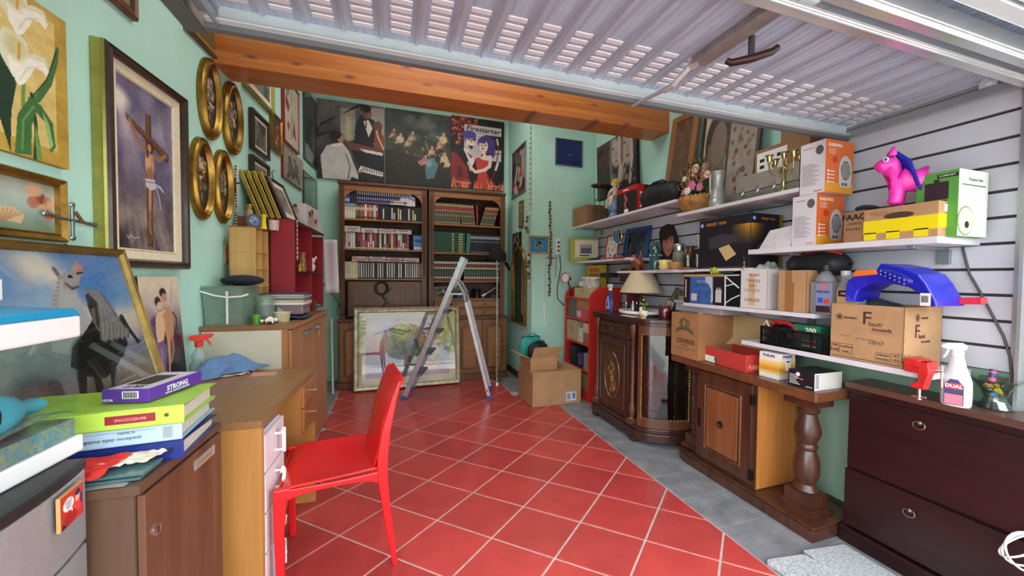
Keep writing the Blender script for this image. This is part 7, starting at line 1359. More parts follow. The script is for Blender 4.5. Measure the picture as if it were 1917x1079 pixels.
F = Fr(w, d, h); sun(T,-.100,.200, F,.014); text(T, 'Mulino Bianco'.replace('Mulino Bianco', 'Mulino Bianco') if 0 else 'Mr. DAY', .001,-.2,.3, F, ib) if 0 else None
text(T, 'MULINO BIANCO', .012,-.055,.197, F, ib, sxy=.55, bold=.0004); text(T, 'F', .082,.008,.200, F, ib, bold=.0006); text(T, 'lauti', .030,.040,.178, F, ib); text(T, 'Stracciatella', .019,.063,.155, F, ib, sxy=.78, bold=.0003); plate(T,.02,.105,.143,.1442, F, ib, 'rule_line'); plate(T,.02,.105,.135,.1355, F, ib, 'rule_line')
ig2 = mat('ink_stamp', (110,90,84),.8); text(T, '28H7', .026,.045,.095, F, ig2, bold=.0003); text(T, '21 01 17', .012,-.075,.112, F, ig2); text(T, '070  00 01 11', .012,.0,.105, F, ig2)
def boxed(u0, u1, v0, v1, lines, F, sz):
    b = Mb(); b.X = F; b.tube([(u0, v0,.001),(u1, v0,.001),(u1, v1,.001),(u0, v1,.001)],.0008,4, closed=True); b.X = None; b.obj('box_outline', ib, T)
    for q, s_ in enumerate(lines): text(T, s_, sz,(u0+u1)/2, v1-(q+.6)*(v1-v0)/len(lines), F, ib, bold=.0003, sxy=.8)
boxed(-.133,-.100,.030,.075,['ITEM', '014280'], F,.013); boxed(-.096,-.042,.026,.072,['12 CONFEZIONI', 'DA 280 g'], F,.009); boxed(.045,.095,.022,.055,['CONSERVARE IN', 'LUOGO FRESCO'], F,.007); boxed(.10,.134,.024,.062,['25°C', '15°C'], F,.012); plate(T,-.13,.13,.010,.013, F, ib, 'print_line')
F = Fr(w, d, h, 'right'); sun(T,-.045,.215, F,.013); text(T, 'MULINO BIANCO', .012,.005,.213, F, ib, sxy=.5); text(T, 'F', .08,-.045,.155, F, ib, bold=.0006); text(T, 'lauti', .028,-.012,.135, F, ib); text(T, 'Stracciatella', .018,.015,.112, F, ib, sxy=.75); boxed(-.125,-.085,.020,.058,['25°C', '5°C'], F,.011); boxed(-.07,-.005,.016,.05,['DA CONSUMARSI', 'ENTRO IL'], F,.007)
T2, w2, d2, h2 = T, w, d, h
b = Mb(); b.hexa([(w/2-.003,-d/2, h),(w/2,-d/2, h),(w/2, d/2, h),(w/2-.003, d/2, h)],[(w/2+.010,-d/2, h+.0),(w/2+.012,-d/2, h+.0),(w/2+.012, d/2, h+.03),(w/2+.010, d/2, h+.03)]);
T = thing('blue_tool_shell', 'bright blue plastic shell with an orange grip resting in the large brown carton', 'tool case', (2.125,1.055, ZC+.275), RZ-.03); T.scale = (.88,1,1.12)
cb = mat('shell_blue', (30,34,176),.28, coat=.2); out = [(-.15,0),(-.155,.04),(-.145,.085),(-.12,.105),(-.105,.125),(-.02,.128),(-.005,.155),(.02,.152),(.08,.138),(.14,.112),(.165,.08),(.20,.02),(.205,0)]; inn = [(.165,0),(.15,.035),(.10,.065),(.02,.080),(-.05,.075),(-.10,.045),(-.115,0)]
b = Mb(); n = 13;
def band(b, o, i_, y0, y1):
    m = len(o); io = [i_[int(round(k*(len(i_)-1)/(m-1)))] for k in range(m)][::1]; io = io[::-1]
    vs = [(p[0], y0, p[1]) for p in o]+[(p[0], y0+.01, p[1]) for p in io]+[(p[0], y1, p[1]) for p in o]+[(p[0], y1-.01, p[1]) for p in io]
    fs = [(k, k+1, m+k+1, m+k) for k in range(m-1)]+[(2*m+k,3*m+k,3*m+k+1,2*m+k+1) for k in range(m-1)]+[(k,2*m+k,2*m+k+1, k+1) for k in range(m-1)]+[(m+k, m+k+1,3*m+k+1,3*m+k) for k in range(m-1)]
    b._add(vs, fs)
band(b, out, inn,-.10,.08); b.obj('shell', cb, T, bev=.006)
b = Mb(); b.prism([(-.12,.103),(-.105,.130),(-.02,.132),(-.012,.112)],-.108,-.06); b.obj('grip', mat('grip_orange', (226,110,40),.4), T, bev=.004)
b = Mb(); b.X = TR((.06,-.103,.105)) @ RO(-.35,4, 'Y').inverted(); b.ell((0,0,0),(.07,.012,.022),16,8); b.X = None; b.obj('vent_panel', mat('shell_blue_dark', (22,26,140),.35), T, sm=1)
b = Mb(); [b.ell((.01+.018*k,-.116,.118-.007*k+(.008 if j else -.006)),(.004,.003,.004),7,4) for k in range(6) for j in (0,1)]; b.obj('vent_dots', mat('dot_blue', (110,120,220),.3), T, sm=1)
plate(T,.155,.19,.0,.045, face(0,.215,0), mat('carton_white'), 'sticker'); [plate(T,.160+q*.004,.162+q*.004,.012,.036, face(0,.218,0), ink, 'barcode_bar') for q in range(6)]
T = thing('rubber_hose', 'dark grey rubber hood under the blue shell in the large brown carton', 'hose', (2.19,1.125, ZC+.17), RZ); b = Mb(); b.tube([(-.10,-.03,.0),(-.07,-.04,.06),(0,-.045,.085),(.06,-.04,.07),(.11,-.03,.02)],[.03,.036,.038,.036,.03],12); b.obj('body', mat('rubber_grey', (54,62,60),.45), T, sm=1)
T = thing('red_crowbar', 'bright red plastic handle sticking out of the large brown carton', 'tool', (2.19,.89, ZC+.285), RZ); b = Mb(); b.hexa([(-.09,-.018,-.012),(.075,-.018,.0),(.075,.018,.0),(-.09,.018,-.012)],[(-.09,-.018,.014),(.075,-.018,.028),(.075,.018,.028),(-.09,.018,.014)]); b.obj('handle', mat('grip_bright_red', (206,40,56),.35), T, bev=.005)
T = thing('bench_vice', 'small red bench vice clamped to the near end of the lowest shelf', 'vice', (2.06,.93, ZC), RZ); rm_ = mat('vice_red', (196,36,34),.4, var=.15, vs=30)
b = Mb(); b.bx(-.035,.035,-.045,.03,.001,.050); b.bx(-.035,.012,-.05,.035,.028,.056); b.prism([(-.01,-.055),(.03,-.055),(.045,.01),(.04,.05),(.01,.05),(.012,-.028)],-.052,-.014); b.bx(-.01,.03,-.05,-.015,-.06,-.04); b.obj('body', rm_, T, bev=.003)
b = Mb(); b.cyl((.01,-.033,-.10),(.01,-.033,-.045),.005); b.tube([(-.012,-.033,-.098),(.030,-.033,-.092)],.004,6); b.ell((.01,-.033,-.104),(.008,.008,.006)); b.obj('clamp_screw', chrome, T, sm=1); b = Mb(); b.cyl((.04,-.02,.02),(.07,-.02,.022),.006); b.tube([(.066,-.02,.045),(.068,-.022,-.04)],.004,6); b.obj('screw', chrome, T, sm=1)
def lathe2(prof, sx, sy, n=24, c=(0,0,0)): b = Mb(); b.lathe(prof, n, c, sx=sx, sy=sy); return b
a = P(1790,762, 'z', .795); T = thing('white_spray_bottle', 'white trigger spray bottle with a navy and pink label on the dark chest', 'bottle', (a.x+.02, a.y+.01,.795), RZ+.3); wb = mat('bottle_white', (198,200,204),.3)
b = lathe2([(.036,0),(.040,.008),(.041,.05),(.040,.10),(.032,.135),(.024,.16),(.020,.185),(.017,.198)],1.05,.7); b.obj('body', wb, T, sm=1)
b = Mb(); b.lathe([(.017,.197),(.018,.202),(.018,.220),(.014,.224)],16); b.bx(-.012,.014,-.010,.010,.222,.236); b.prism([(-.045,.238),(-.030,.252),(.012,.256),(.026,.244),(.022,.228),(-.01,.226),(-.038,.230)],-.011,.011); b.tube([(-.024,0,.228),(-.030,0,.205),(-.038,0,.190)],[.006,.005,.004],8); b.obj('trigger_head', mat('trigger_clear_white', (222,224,226),.2), T, bev=.003, sm=1)
F = TR((0,-.0295,0)) @ face(0,0,0); b = Mb(); b.X = F; b.prism([(-.030,.008),(.022,.008),(.022,.085),(.006,.11),(-.014,.11),(-.030,.085)],-.001,.0008, 'xy'); b.X = None; b.obj('label', mat('label_navy', (40,44,96),.4), T); plate(T,-.028,.020,.010,.050, F, mat('label_pink', (196,110,130),.4), 'label_band', out=.0009); plate(T,-.026,.018,.072,.094, F, mat('label_red', (206,40,50),.4), 'label_band', out=.0009); text(T, 'DUAL', .018,-.004,.083, F, paper, bold=.0005, out=.0022)
a = P(1862,765, 'z', .795); T = thing('glass_vase', 'flared glass vase full of small yellow and blue toys', 'vase', (a.x, a.y,.795))
b = Mb(); b.lathe([(.045,.0),(.047,.004),(.034,.03),(.030,.045),(.040,.075),(.060,.105),(.070,.118),(.068,.118),(.056,.102),(.037,.074),(.027,.045),(.031,.03),(.043,.006)],28); b.obj('body', tglass('vase_glass', (226,236,232),2.4), T, sm=1)
R9 = random.Random(3)
for i,(nm, lb, m, rr, p) in enumerate([('toy_chick', 'small yellow figure in the middle of the glass vase', mat('toy_yellow', (230,196,40),.4),.014,(0,-.005,.070)),('toy_ball', 'orange toy pieces in the glass vase', mat('toy_orange', (214,140,60),.4),.013,(.022,.0,.062)),('toy_shell', 'beige toy pieces at the bottom of the glass vase', mat('toy_beige', (196,160,116),.5),.013,(.005,.006,.035)),('toy_block', 'blue toy at the left in the glass vase', mat('toy_blue', (60,130,200),.4),.011,(-.022,-.004,.058)),('toy_stone', 'tan toy at the upper left in the glass vase', mat('toy_tan', (206,150,100),.5),.013,(-.014,.014,.090)),('toy_ring', 'yellow patterned toy at the right in the glass vase', mat('toy_gold', (190,150,60),.4),.012,(.030,.01,.085))]):
    b = Mb(); b.ell((0,0,0),(rr, rr*.9, rr)); [b.ell((rr*.9*cos(q), rr*.7*sin(q), rr*.5*sin(q*2.3)),(rr*.5,)*3,7,5) for q in (0,1.5,3,4.4)]; tag(b.obj(nm, m, sm=1), lb, 'toy', 'toys in the glass vase', (a.x+p[0], a.y+p[1],.795+p[2]))
b = Mb(); b.cyl((0,0,0),(.012,0,.055),.010, n=14); o = b.obj('striped_tube', mat('tube_navy', (46,52,110),.4), sm=1); tag(o, 'navy tube standing up out of the glass vase', 'tube', None,(a.x-.018, a.y+.005,.895)); b = Mb(); b.cyl((.002,0,.008),(.0045,0,.022),.0105, n=14); b.cyl((.0085,0,.040),(.010,0,.048),.0105, n=14); b.obj('stripe', mat('tube_red', (200,80,90),.4), o, sm=1)
b = Mb(); b.tube([(2.345,.945, ZR-.03),(2.343,.935,1.40),(2.342,.92,1.33),(2.34,.885,1.25),(2.34,.85,1.16),(2.342,.82,1.08),(2.34,.80,1.0),(2.335,.79,.90)],.0045,8); tag(b.obj('wall_cable', mat('cable_grey', (70,68,68),.5), sm=1), 'dark grey cable curving down the slatted wall from the wide shelf', 'cable')
b = Mb(); [b.tube([(1.60+.02*cos(t)*(1+.2*k),.62+.05*sin(t)+.006*k,.30+.06*cos(t+.5*k)+.008*k) for t in LS(0,2*PI,22)[:-1]],.0035,8, closed=True) for k in range(3)]; o = b.obj('white_hose', mat('hose_white', (226,224,226),.35), sm=1)
hz = P(1925,1035, 'x', 2.08); tag(o, 'coiled white cable hanging at the right edge before the chest', 'cable', None,(hz.x-1.60, hz.y-.62, hz.z-.30))
gran = mat('granite', (150,156,164),.7, vs=90, col2=(206,208,210), bump=.8, bs=140)
def slab(lb, pts, z0, z1):
    q = [P(x, y, 'z', z1) for x, y in pts]; b = Mb(); b.hexa([(p.x, p.y, z0) for p in q],[(p.x, p.y, z1) for p in q]); tag(b.obj('granite_slab', gran, bev=.003), lb, 'stone slab', 'granite slabs by the chest')
slab('front granite slab lying across the grey floor border', [(1436,1047),(1503,1037),(1600,1085),(1600,1150)],0,.028)
slab('rear granite slab lying against the chest plinth', [(1504,1030),(1580,1019),(1690,1085),(1640,1130)],0,.034)
# aluminium stepladder before the bookcases
alu = mat('ladder_alu', (196,200,206),.32,.6, var=.08, vs=20); bluep = mat('foot_blue', (60,78,150),.5)
A0 = P(756,750, 'z', 0); A1 = P(916,750, 'z', 0); dx = (A1-A0).normalized(); nrm = (-dx.y, dx.x,0); wv_ = Vector(nrm)*.36
T = thing('stepladder', 'old aluminium stepladder with blue feet standing open before the bookcases', 'ladder', tuple(A0)); K = lambda p: Vector(p)-A0
def onp(px, py): return Pn(px, py, tuple(A0), nrm)
top = onp(867,482); rt = onp(872,566); fl = A0+Vector((0,0,.02)); bend = onp(858,524)
def bar(b, p, q, wx, wy):   # rectangular bar, wx in the ladder plane, wy across
    p, q = K(p), K(q); t = (q-p).normalized(); s = Vector(nrm).normalized(); u = t.cross(s).normalized(); c = []
    for e in (p, q): c += [e-u*wx/2-s*wy/2, e+u*wx/2-s*wy/2, e+u*wx/2+s*wy/2, e-u*wx/2+s*wy/2]
    b.hexa(c[:4], c[4:])
for k in (0,1):
    o_ = wv_*k; inx = dx*.0
    b = Mb(); bar(b, fl+o_+dx*.025*0, top+o_-(wv_*.12*k),.052,.022); b.obj('stile', alu, T, bev=.004)
    b = Mb(); bar(b, A0+o_-dx*.006, fl+o_+Vector((.008,0,.03)),.058,.028); b.obj('foot', bluep, T, bev=.004)
    rf = A1+o_; b = Mb(); bar(b, rf+Vector((0,0,.02)), rt+o_-(wv_*.10*k),.036,.020); b.obj('rear_leg', alu, T, bev=.004); b = Mb(); bar(b, rf, rf+Vector((-.004,0,.05)),.042,.026); b.obj('foot', bluep, T, bev=.004)
    b = Mb(); pts = [K(rt+o_-(wv_*.10*k))-Vector((0,0,.0)), K(onp(868,548)+o_-(wv_*.10*k)), K(onp(858,530)+o_-(wv_*.10*k)), K(onp(850,521)+o_-(wv_*.1*k))]; b.tube(pts,[.017,.017,.015,.012],8); b.obj('hinge_arm', alu, T, sm=1)
tl_ = K(top); f0 = K(fl)
for i, t in enumerate((.155,.305,.455,.60)):
    p = f0.lerp(tl_, t)+Vector(nrm)*.012; w_ = wv_*.93; d_ = dx*.085
    b = Mb(); q = [p-dx*.02, p-dx*.02+w_, p+d_+w_, p+d_]; b.hexa(q,[x+Vector((0,0,.022)) for x in q]); b.obj('step', mat('step_grey', (110,112,118),.5,.4), T, bev=.002)
p = f0.lerp(tl_,.735); b = Mb(); q = [p-dx*.02, p-dx*.02+wv_*.93, K(rt)+wv_*.9+Vector((0,0, p.z-K(rt).z)), K(rt)+Vector((0,0, p.z-K(rt).z))]; b.hexa(q,[x+Vector((0,0,.02)) for x in q]); b.obj('platform', alu, T, bev=.003)
b = Mb(); b.cyl(K(onp(871,565))-Vector(nrm)*.014, K(onp(871,565))+Vector(nrm)*.01,.010); b.cyl(K(onp(912,731))-Vector(nrm)*.014, K(onp(912,731))+Vector(nrm)*.01,.008); b.obj('bolts', mat('rubber_black'), T)['kind'] = 'stuff'
b = Mb(); bar(b, top, top+wv_*.88,.02,.02); b.obj('top_tube', alu, T)
b = Mb(); b.lathe([(.03,0),(.045,.01),(.06,.035),(.05,.05),(.0,.055)],16, sx=1.5); pp = A0+p+Vector((.10,.10,.021)); tag(b.obj('green_cloth_bundle', mat('cloth_green', (90,112,100),.8, bump=.5, bs=40), sm=1), 'small grey green cloth bundle lying on the ladder platform', 'cloth', None, tuple(pp))
# floor lamp with a black cap hung on it
lb = P(930,716, 'z', 0); T = thing('floor_lamp', 'thin chrome floor lamp stand wound with silver wire beside the ladder', 'lamp', tuple(lb))
b = Mb(); b.lathe([(.085,0),(.085,.02),(.07,.028),(.012,.03)],28); b.obj('base', chrome, T, sm=1); b = Mb(); b.cyl((0,0,.03),(-.008,0,1.62),.009, n=12); b.obj('pole', mat('pole_chrome', (200,202,206),.25,.8), T, sm=1)
R6 = random.Random(6); b = Mb(); b.tube([((.018+.012*sin(.9*t))*cos(t),(.018)*sin(t),.05+.0098*t) for t in LS(0,150,420)],.0022,4); b.tube([(-.004,-.01,.10),(-.05,-.02,.07),(-.08,-.02,.04),(-.05,-.02,.02)],.002,4); b.obj('wire', mat('wire_silver', (170,172,176),.3,.7), T)
b = Mb(); b.tube([(-.008,0,1.60),(-.01,0,1.64),(-.03,-.01,1.67)],.010,8); b.obj('lamp_head', chrome, T, sm=1)
T = thing('black_hat', 'black cloth hat hanging on top of the chrome floor lamp', 'hat', (lb.x-.01, lb.y,1.50)); nzc = Nz(12,6); b = Mb(); b.sheet(lambda u, v: ((.115+.02*nzc(u, v))*cos(2*PI*u)*sin(PI*.5*(1-v)+.02),.10*sin(2*PI*u)*sin(PI*.5*(1-v)+.02),.17*sin(PI*.5*v)+.015*nzc(v, u)),24,10); b.obj('crown', mat('cap_cloth', (24,24,30),.85), T, sm=1, solid=.004, fix=False)
b = Mb(); b.sheet(lambda u, v: (.10+.06*v,(u-.5)*.16*(1-.3*v),.0-.10*v-.02*cos(PI*(u-.5))),10,6); b.obj('visor', mat('cap_cloth'), T, sm=1, solid=.005, fix=False)
# cardboard boxes by the corner wall
T = thing('moving_box', 'large closed brown cardboard box on the floor by the corner wall', 'box', (1.598,3.665,0),.02); W2, D2, H2 = .545,.43,.345
b = Mb(); b.bx(-W2/2, W2/2,-D2/2, D2/2,0, H2); b.obj('carton', kraft, T, bev=.003); F = face(W2, D2, H2); plate(T,.10,.215,.03,.12, F, mat('label_bluewhite', (206,210,230),.5), 'shipping_label')
[plate(T, u, u+.004+.003*(q % 2),.045,.108, F, ink_g, 'barcode_bar', out=.001) for q, u in enumerate(np.arange(.108,.150,.0085))]; [plate(T, u, u+.003+.004*(q % 2),.05,.11, F, mat('ink_navy'), 'barcode_bar', out=.001) for q, u in enumerate(np.arange(.168,.205,.008))]; plate(T,.02,.075,.006,.0075, F, mat('ink_tan'), 'print_line')
plate(T,-W2/2, W2/2,-.004,.004, face(W2, D2, H2, 'top'), kraft2, 'flap_seam')
T = thing('open_box', 'smaller open cardboard box with raised flaps on the large moving box', 'box', (1.475,3.66,.346),.03); W2, D2, H2 = .30,.28,.135; t = .004
b = Mb(); b.bx(-W2/2, W2/2,-D2/2, D2/2,0, t); [b.bx(*a,0, H2) for a in ((-W2/2, W2/2,-D2/2,-D2/2+t),(-W2/2, W2/2, D2/2-t, D2/2),(-W2/2,-W2/2+t,-D2/2, D2/2),(W2/2-t, W2/2,-D2/2, D2/2))]; b.obj('carton', kraft, T, bev=.001)
def flap(pts, nm='flap'): b = Mb(); b._add(list(pts),[(0,1,2,3)]); return b.obj(nm, kraft, T, solid=.004, fix=False)
flap([(-W2/2+.01,-D2/2, H2),(W2/2+.01,-D2/2, H2),(W2/2+.05,-D2/2-.035, H2+.11),(-W2/2+.03,-D2/2-.03, H2+.11)]); flap([(-W2/2,-D2/2, H2),(-W2/2, D2/2, H2),(-W2/2-.13, D2/2-.02, H2+.05),(-W2/2-.13,-D2/2-.01, H2+.045)])
flap([(W2/2,-D2/2, H2),(W2/2, D2/2, H2),(W2/2+.10, D2/2, H2+.04),(W2/2+.07,-D2/2+.03, H2-.04)]); flap([(-W2/2, D2/2, H2),(W2/2, D2/2, H2),(W2/2, D2/2+.03, H2+.12),(-W2/2, D2/2+.03, H2+.12)]); plate(T,-W2/2, W2/2,.01,.055, face(W2, D2, H2), mat('tape_brown', (170,126,84),.4), 'tape')
soft_bag('black_pouch', 'black padded pouch leaning in the open cardboard box', 'bag', (1.47,3.66,.40),.15,.24,.10,.22, mat('nylon_black'),21)
soft_bag('teal_bag', 'teal and black bag standing in the open cardboard box behind the pouch', 'bag', (1.42,3.76,.42),.1,.26,.10,.26, mat('nylon_teal', (40,150,140),.6),22, mat('rubber_black'))
# red bookshelf facing the room, beyond the vitrine
T = thing('red_bookshelf', 'bright red bookshelf with rounded top sides between vitrine and corner wall', 'bookshelf', (0,0,0)); rs_ = mat('shelf_red', (196,44,36),.45); X0, Y0, Y1, X1 = 1.93,3.40,3.98,2.30
for yy in (Y0, Y1-.02):
    b = Mb(); pr_ = [(X0,0),(X0,1.07)]+[(X0+.16-.16*cos(a),1.07+.13*sin(a)) for a in LS(0, PI/2,8)[1:]]+[(X1,1.20),(X1,0)]; b.prism(pr_, yy, yy+.02, 'xz'); b.obj('side_panel', rs_, T, bev=.002)
SZ = [.10,.32,.60,.86,1.085]
for z_ in SZ: b = Mb(); b.bx(X0+.005, X1, Y0+.02, Y1-.02, z_-.02, z_); b.obj('shelf', rs_, T, bev=.002)
b = Mb(); b.bx(X1-.008, X1, Y0+.02, Y1-.02,.02,1.09); b.obj('back_panel', mat('shelf_red_dark', (120,34,30),.6), T); b = Mb(); b.bx(X0+.01, X0+.025, Y0+.02, Y1-.02,0,.08); b.obj('kickboard', rs_, T)
def rbx(nm, lb, cat, ya, yb2, z0, h_, m, x0=1.945, d_=.16, rz=0): T = thing(nm, lb, cat,(x0+d_/2,(ya+yb2)/2, z0+.0005), RZ+rz); w_ = abs(yb2-ya); b = Mb(); b.bx(-w_/2, w_/2,-d_/2, d_/2,0, h_); b.obj('body', m, T, bev=.002); return T, w_, d_, h_
T, w, d, h = rbx('cream_box', 'cream box with a brass catch on the top red shelf', 'box', 3.43,3.77, SZ[4],.105, mat('cream_box', (180,166,130),.5)); b = Mb(); b.bx(.0,.02,-d/2-.004,-d/2,.06,.09); b.obj('catch', brass, T)
T = thing('floral_tin', 'round tin printed with white flowers on the cream box', 'tin', (2.05,3.60, SZ[4]+.106), RZ); b = Mb(); b.lathe([(.085,0),(.085,.10)],28, sx=1.6); b.obj('body', mat('tin_green', (84,100,80),.35, vs=16, col2=(200,200,186)), T, sm=1); b = Mb(); b.lathe([(.087,.10),(.087,.115),(.08,.12)],28, sx=1.6); b.obj('lid', mat('tin_lid', (206,206,196),.35), T, sm=1)
b = Mb(); [b.ell((x+.02*cos(q),-.086+abs(x)*.15, z_+.02*sin(q)),(.011,.003,.011),7,4) for x, z_ in ((-.02,.05),(.06,.07),(-.09,.04)) for q in LS(0,2*PI,7)[:-1]]; b.obj('flower_print', paper, T)
T, w, d, h = rbx('yellow_game_box', 'tall yellow box with red lettering behind the clip lamp', 'box', 3.62,3.97, SZ[4],.36, mat('box_yellow', (214,186,50),.45),2.20,.06); F = face(w, d, h); [plate(T,-.09+.035*(q % 6),-.065+.035*(q % 6),.29-.06*(q//6)-.01*(q % 2),.325-.06*(q//6), F, mat('label_red'), 'print_mark') for q in range(12)]
b = Mb(); b.bx(2.16,2.28,3.42,3.60, SZ[4]+.225, SZ[4]+.27); tag(b.obj('dark_case', mat('tin_dark'), bev=.004), 'dark flat case behind and above the flowered tin', 'case')
b = Mb(); b.bx(2.24,2.32,3.12,3.34,1.26,1.40); tag(b.obj('brown_frame_box', mat('brown_frame_box', (96,70,50),.5), bev=.01), 'brown rounded box frame hanging under the far middle shelf', 'box')
T = thing('clip_lamp', 'small clip lamp with a pink red shade and white inside', 'lamp', (1.96,3.93, SZ[4]), RZ)
b = Mb(); b.tube([(0.0,.02,0),(.02,0,.10),(-.03,-.01,.19)],.008,8); b.obj('arm', mat('rubber_black'), T, sm=1); b = Mb(); b.X = TR((-.03,-.02,.21)) @ RO(.5,4, 'Z') @ RO(PI/2-.1,4, 'X'); b.lathe([(.022,-.06),(.026,-.02),(.058,.03),(.060,.035),(.054,.03)],20, cap=False); b.X = None; b.obj('lamp_shade', mat('shade_pink_red', (186,60,70),.4), T, sm=1, solid=.002, fix=False); b = Mb(); b.X = TR((-.03,-.02,.21)) @ RO(.5,4, 'Z') @ RO(PI/2-.1,4, 'X'); b.lathe([(.052,.028),(.03,.0),(.01,-.01)],18); b.X = None; b.obj('reflector', mat('reflector_white', (226,216,220),.4), T, sm=1)
kr = [('olive_books', 'stack of olive bound books on the second red shelf', 3.84,3.93, SZ[3],.20,(96,100,76)),('grey_case', 'grey box behind the wooden case on the second red shelf', 3.74,3.83, SZ[3],.20,(90,96,96)),('wooden_case', 'ribbed wooden case on the second red shelf', 3.44,3.72, SZ[3]+.105,.10,(170,124,76)),('pink_printed_box', 'pink and red printed box under the ribbed wooden case', 3.47,3.72, SZ[3],.104,(190,70,80)),
      ('round_logo_carton', 'tan carton with a red round emblem on the third red shelf', 3.68,3.95, SZ[2],.225,(176,158,120)),('white_booklet_box', 'white slim box with red marks on the third red shelf', 3.57,3.66, SZ[2],.155,(206,200,190)),('pale_carton', 'pale carton on top of the brown carton, third red shelf', 3.43,3.56, SZ[2]+.118,.10,(196,178,146)),('brown_small_carton', 'small brown carton at the near end of the third red shelf', 3.43,3.56, SZ[2],.117,(140,100,66)),
      ('black_speaker', 'black rounded box on the lower red shelf', 3.72,3.86, SZ[1],.22,(24,24,28)),('violet_box', 'dark violet dotted box on the lower red shelf', 3.56,3.68, SZ[1],.16,(50,36,70)),('grey_white_box', 'grey white box on the lower red shelf', 3.44,3.54, SZ[1],.18,(130,126,128)),('olive_carton', 'olive carton on the bottom red shelf', 3.44,3.62, SZ[0],.18,(130,110,70))]
for nm, lb, ya, yb2, z0, h_, c in kr:
    T, w, d, h = rbx(nm, lb, 'books' if 'books' in nm else 'box', ya, yb2, z0, h_-.0, mat('m_'+nm, c,.55, var=.1, vs=20)); F = face(w, d, h)
    if nm == 'round_logo_carton': b = Mb(); b.X = F; b.lathe([(.035,0),(.035,.001)],20, c=(-.02,.12,0)); b.X = None; b.obj('emblem', mat('badge_red'), T); b = Mb(); b.X = F; b.lathe([(.027,0),(.027,.001)],20, c=(-.02,.12,.001)); b.X = None; b.obj('emblem_core', mat('m_'+nm), T)
    if nm == 'wooden_case': [plate(T,-w/2, w/2,.02+q*.02,.023+q*.02, F, brownf, 'slat_line') for q in range(4)]
    if nm == 'pink_printed_box': plate(T,-.11,-.02,.01,.08, F, mat('m_lav', (190,180,200),.5), 'label')
    if nm == 'violet_box': b = Mb(); b.X = F; [b.lathe([(.014,0),(.014,.001)],12, c=(u, v,0)) for u in (-.02,.02) for v in (.05,.09,.13)]; b.X = None; b.obj('dot_print', mat('dot_violet', (120,90,150),.5), T)
    if nm == 'olive_books': [plate(T, u, u+.002,.0,.19, F, mat('rubber_black'), 'spine_gap') for u in (-.015,.012)]
    if nm == 'white_booklet_box': text(T, 'R', .05,0,.05, F, mat('badge_red'))
# on the vitrine
VT = .985
T = thing('blue_spray_bottle', 'clear trigger bottle with a blue label at the far corner of the vitrine top', 'bottle', (1.93,3.02, VT), RZ)
b = Mb(); b.lathe([(.042,0),(.044,.01),(.044,.07),(.036,.13),(.018,.18),(.015,.20)],20, sy=.65); b.obj('body', mat('bottle_blue_clear', (60,70,130),.12, alpha=.8), T, sm=1); b = Mb(); b.X = TR((0,-.028,0)) @ face(0,0,0); b.prism([(-.030,.03),(.030,.03),(.026,.09),(.006,.145),(-.006,.145),(-.026,.09)],-.003,.0006, 'xy'); b.X = None; b.obj('label', mat('label_sky', (150,170,220),.4), T); b = Mb(); b.X = TR((0,-.030,0)) @ face(0,0,0); b.prism([(-.012,.05),(.010,.06),(.0,.12)],0,.0008, 'xy'); b.X = None; b.obj('drop_print', mat('ink_navy'), T)
b = Mb(); b.lathe([(.016,.20),(.017,.225)],14); b.prism([(-.045,.235),(-.03,.26),(.02,.26),(.028,.24),(.015,.225),(-.02,.225)],-.010,.010); b.tube([(-.022,0,.23),(-.032,0,.20)],.004,6); b.obj('trigger_head', mat('trigger_grey', (206,210,212),.3), T, bev=.003)
T = thing('table_lamp', 'brass table lamp with a wide cream conical shade on the vitrine', 'lamp', (2.13,2.84, VT),0)
b = Mb(); b.lathe([(.055,0),(.055,.012),(.02,.03),(.014,.05),(.026,.07),(.012,.09),(.010,.11),(.022,.135),(.014,.15),(.012,.20)],20); b.obj('base', mat('lamp_brass', (150,110,56),.25,.9), T, sm=1); b = Mb(); b.cyl((0,0,.2),(0,0,.25),.022, n=14); b.obj('socket', mat('socket_tan', (176,150,110),.5), T, sm=1)
b = Mb(); b.lathe([(.185,.19),(.09,.375),(.088,.375),(.183,.19)],30, cap=False); b.obj('lamp_shade', mat('shade_cream', (196,178,146),.8, var=.05, vs=8), T, sm=1, fix=False)
T = thing('white_tray', 'white round turntable tray on the vitrine holding small bottles', 'tray', (2.03,2.71, VT)); b = Mb(); b.lathe([(.12,0),(.12,.012),(.19,.016),(.20,.024),(.20,.042),(.195,.042),(.19,.03),(.02,.03)],32, sx=.85); b.obj('tray', white_pl, T, sm=1)
for i,(x, y_, r, h_, m, lb) in enumerate([(1.97,2.83,.028,.06, tgl, 'small clear glass at the far side of the white tray'),(2.02,2.75,.022,.065, mat('navy_glass', (24,28,40),.15), 'dark small bottle in the middle of the white tray'),(1.96,2.72,.014,.08, mat('silver_matte'), 'thin silver vial on the white tray'),(2.03,2.66,.024,.055, mat('navy_glass'), 'dark square bottle near the lemon on the tray'),(2.09,2.75,.026,.09, mat('print_dark'), 'tall dark bottle at the back of the white tray')]):
    b = Mb(); b.lathe([(r,0),(r, h_*.7),(r*.5, h_*.85),(r*.45, h_)],14); b.m = 1; b.lathe([(r*.5, h_),(r*.5, h_+.012)],10); tag(b.obj('small_bottle', [m, chrome], sm=1), lb, 'bottle', 'small bottles on the white tray', (x, y_, VT+.031))
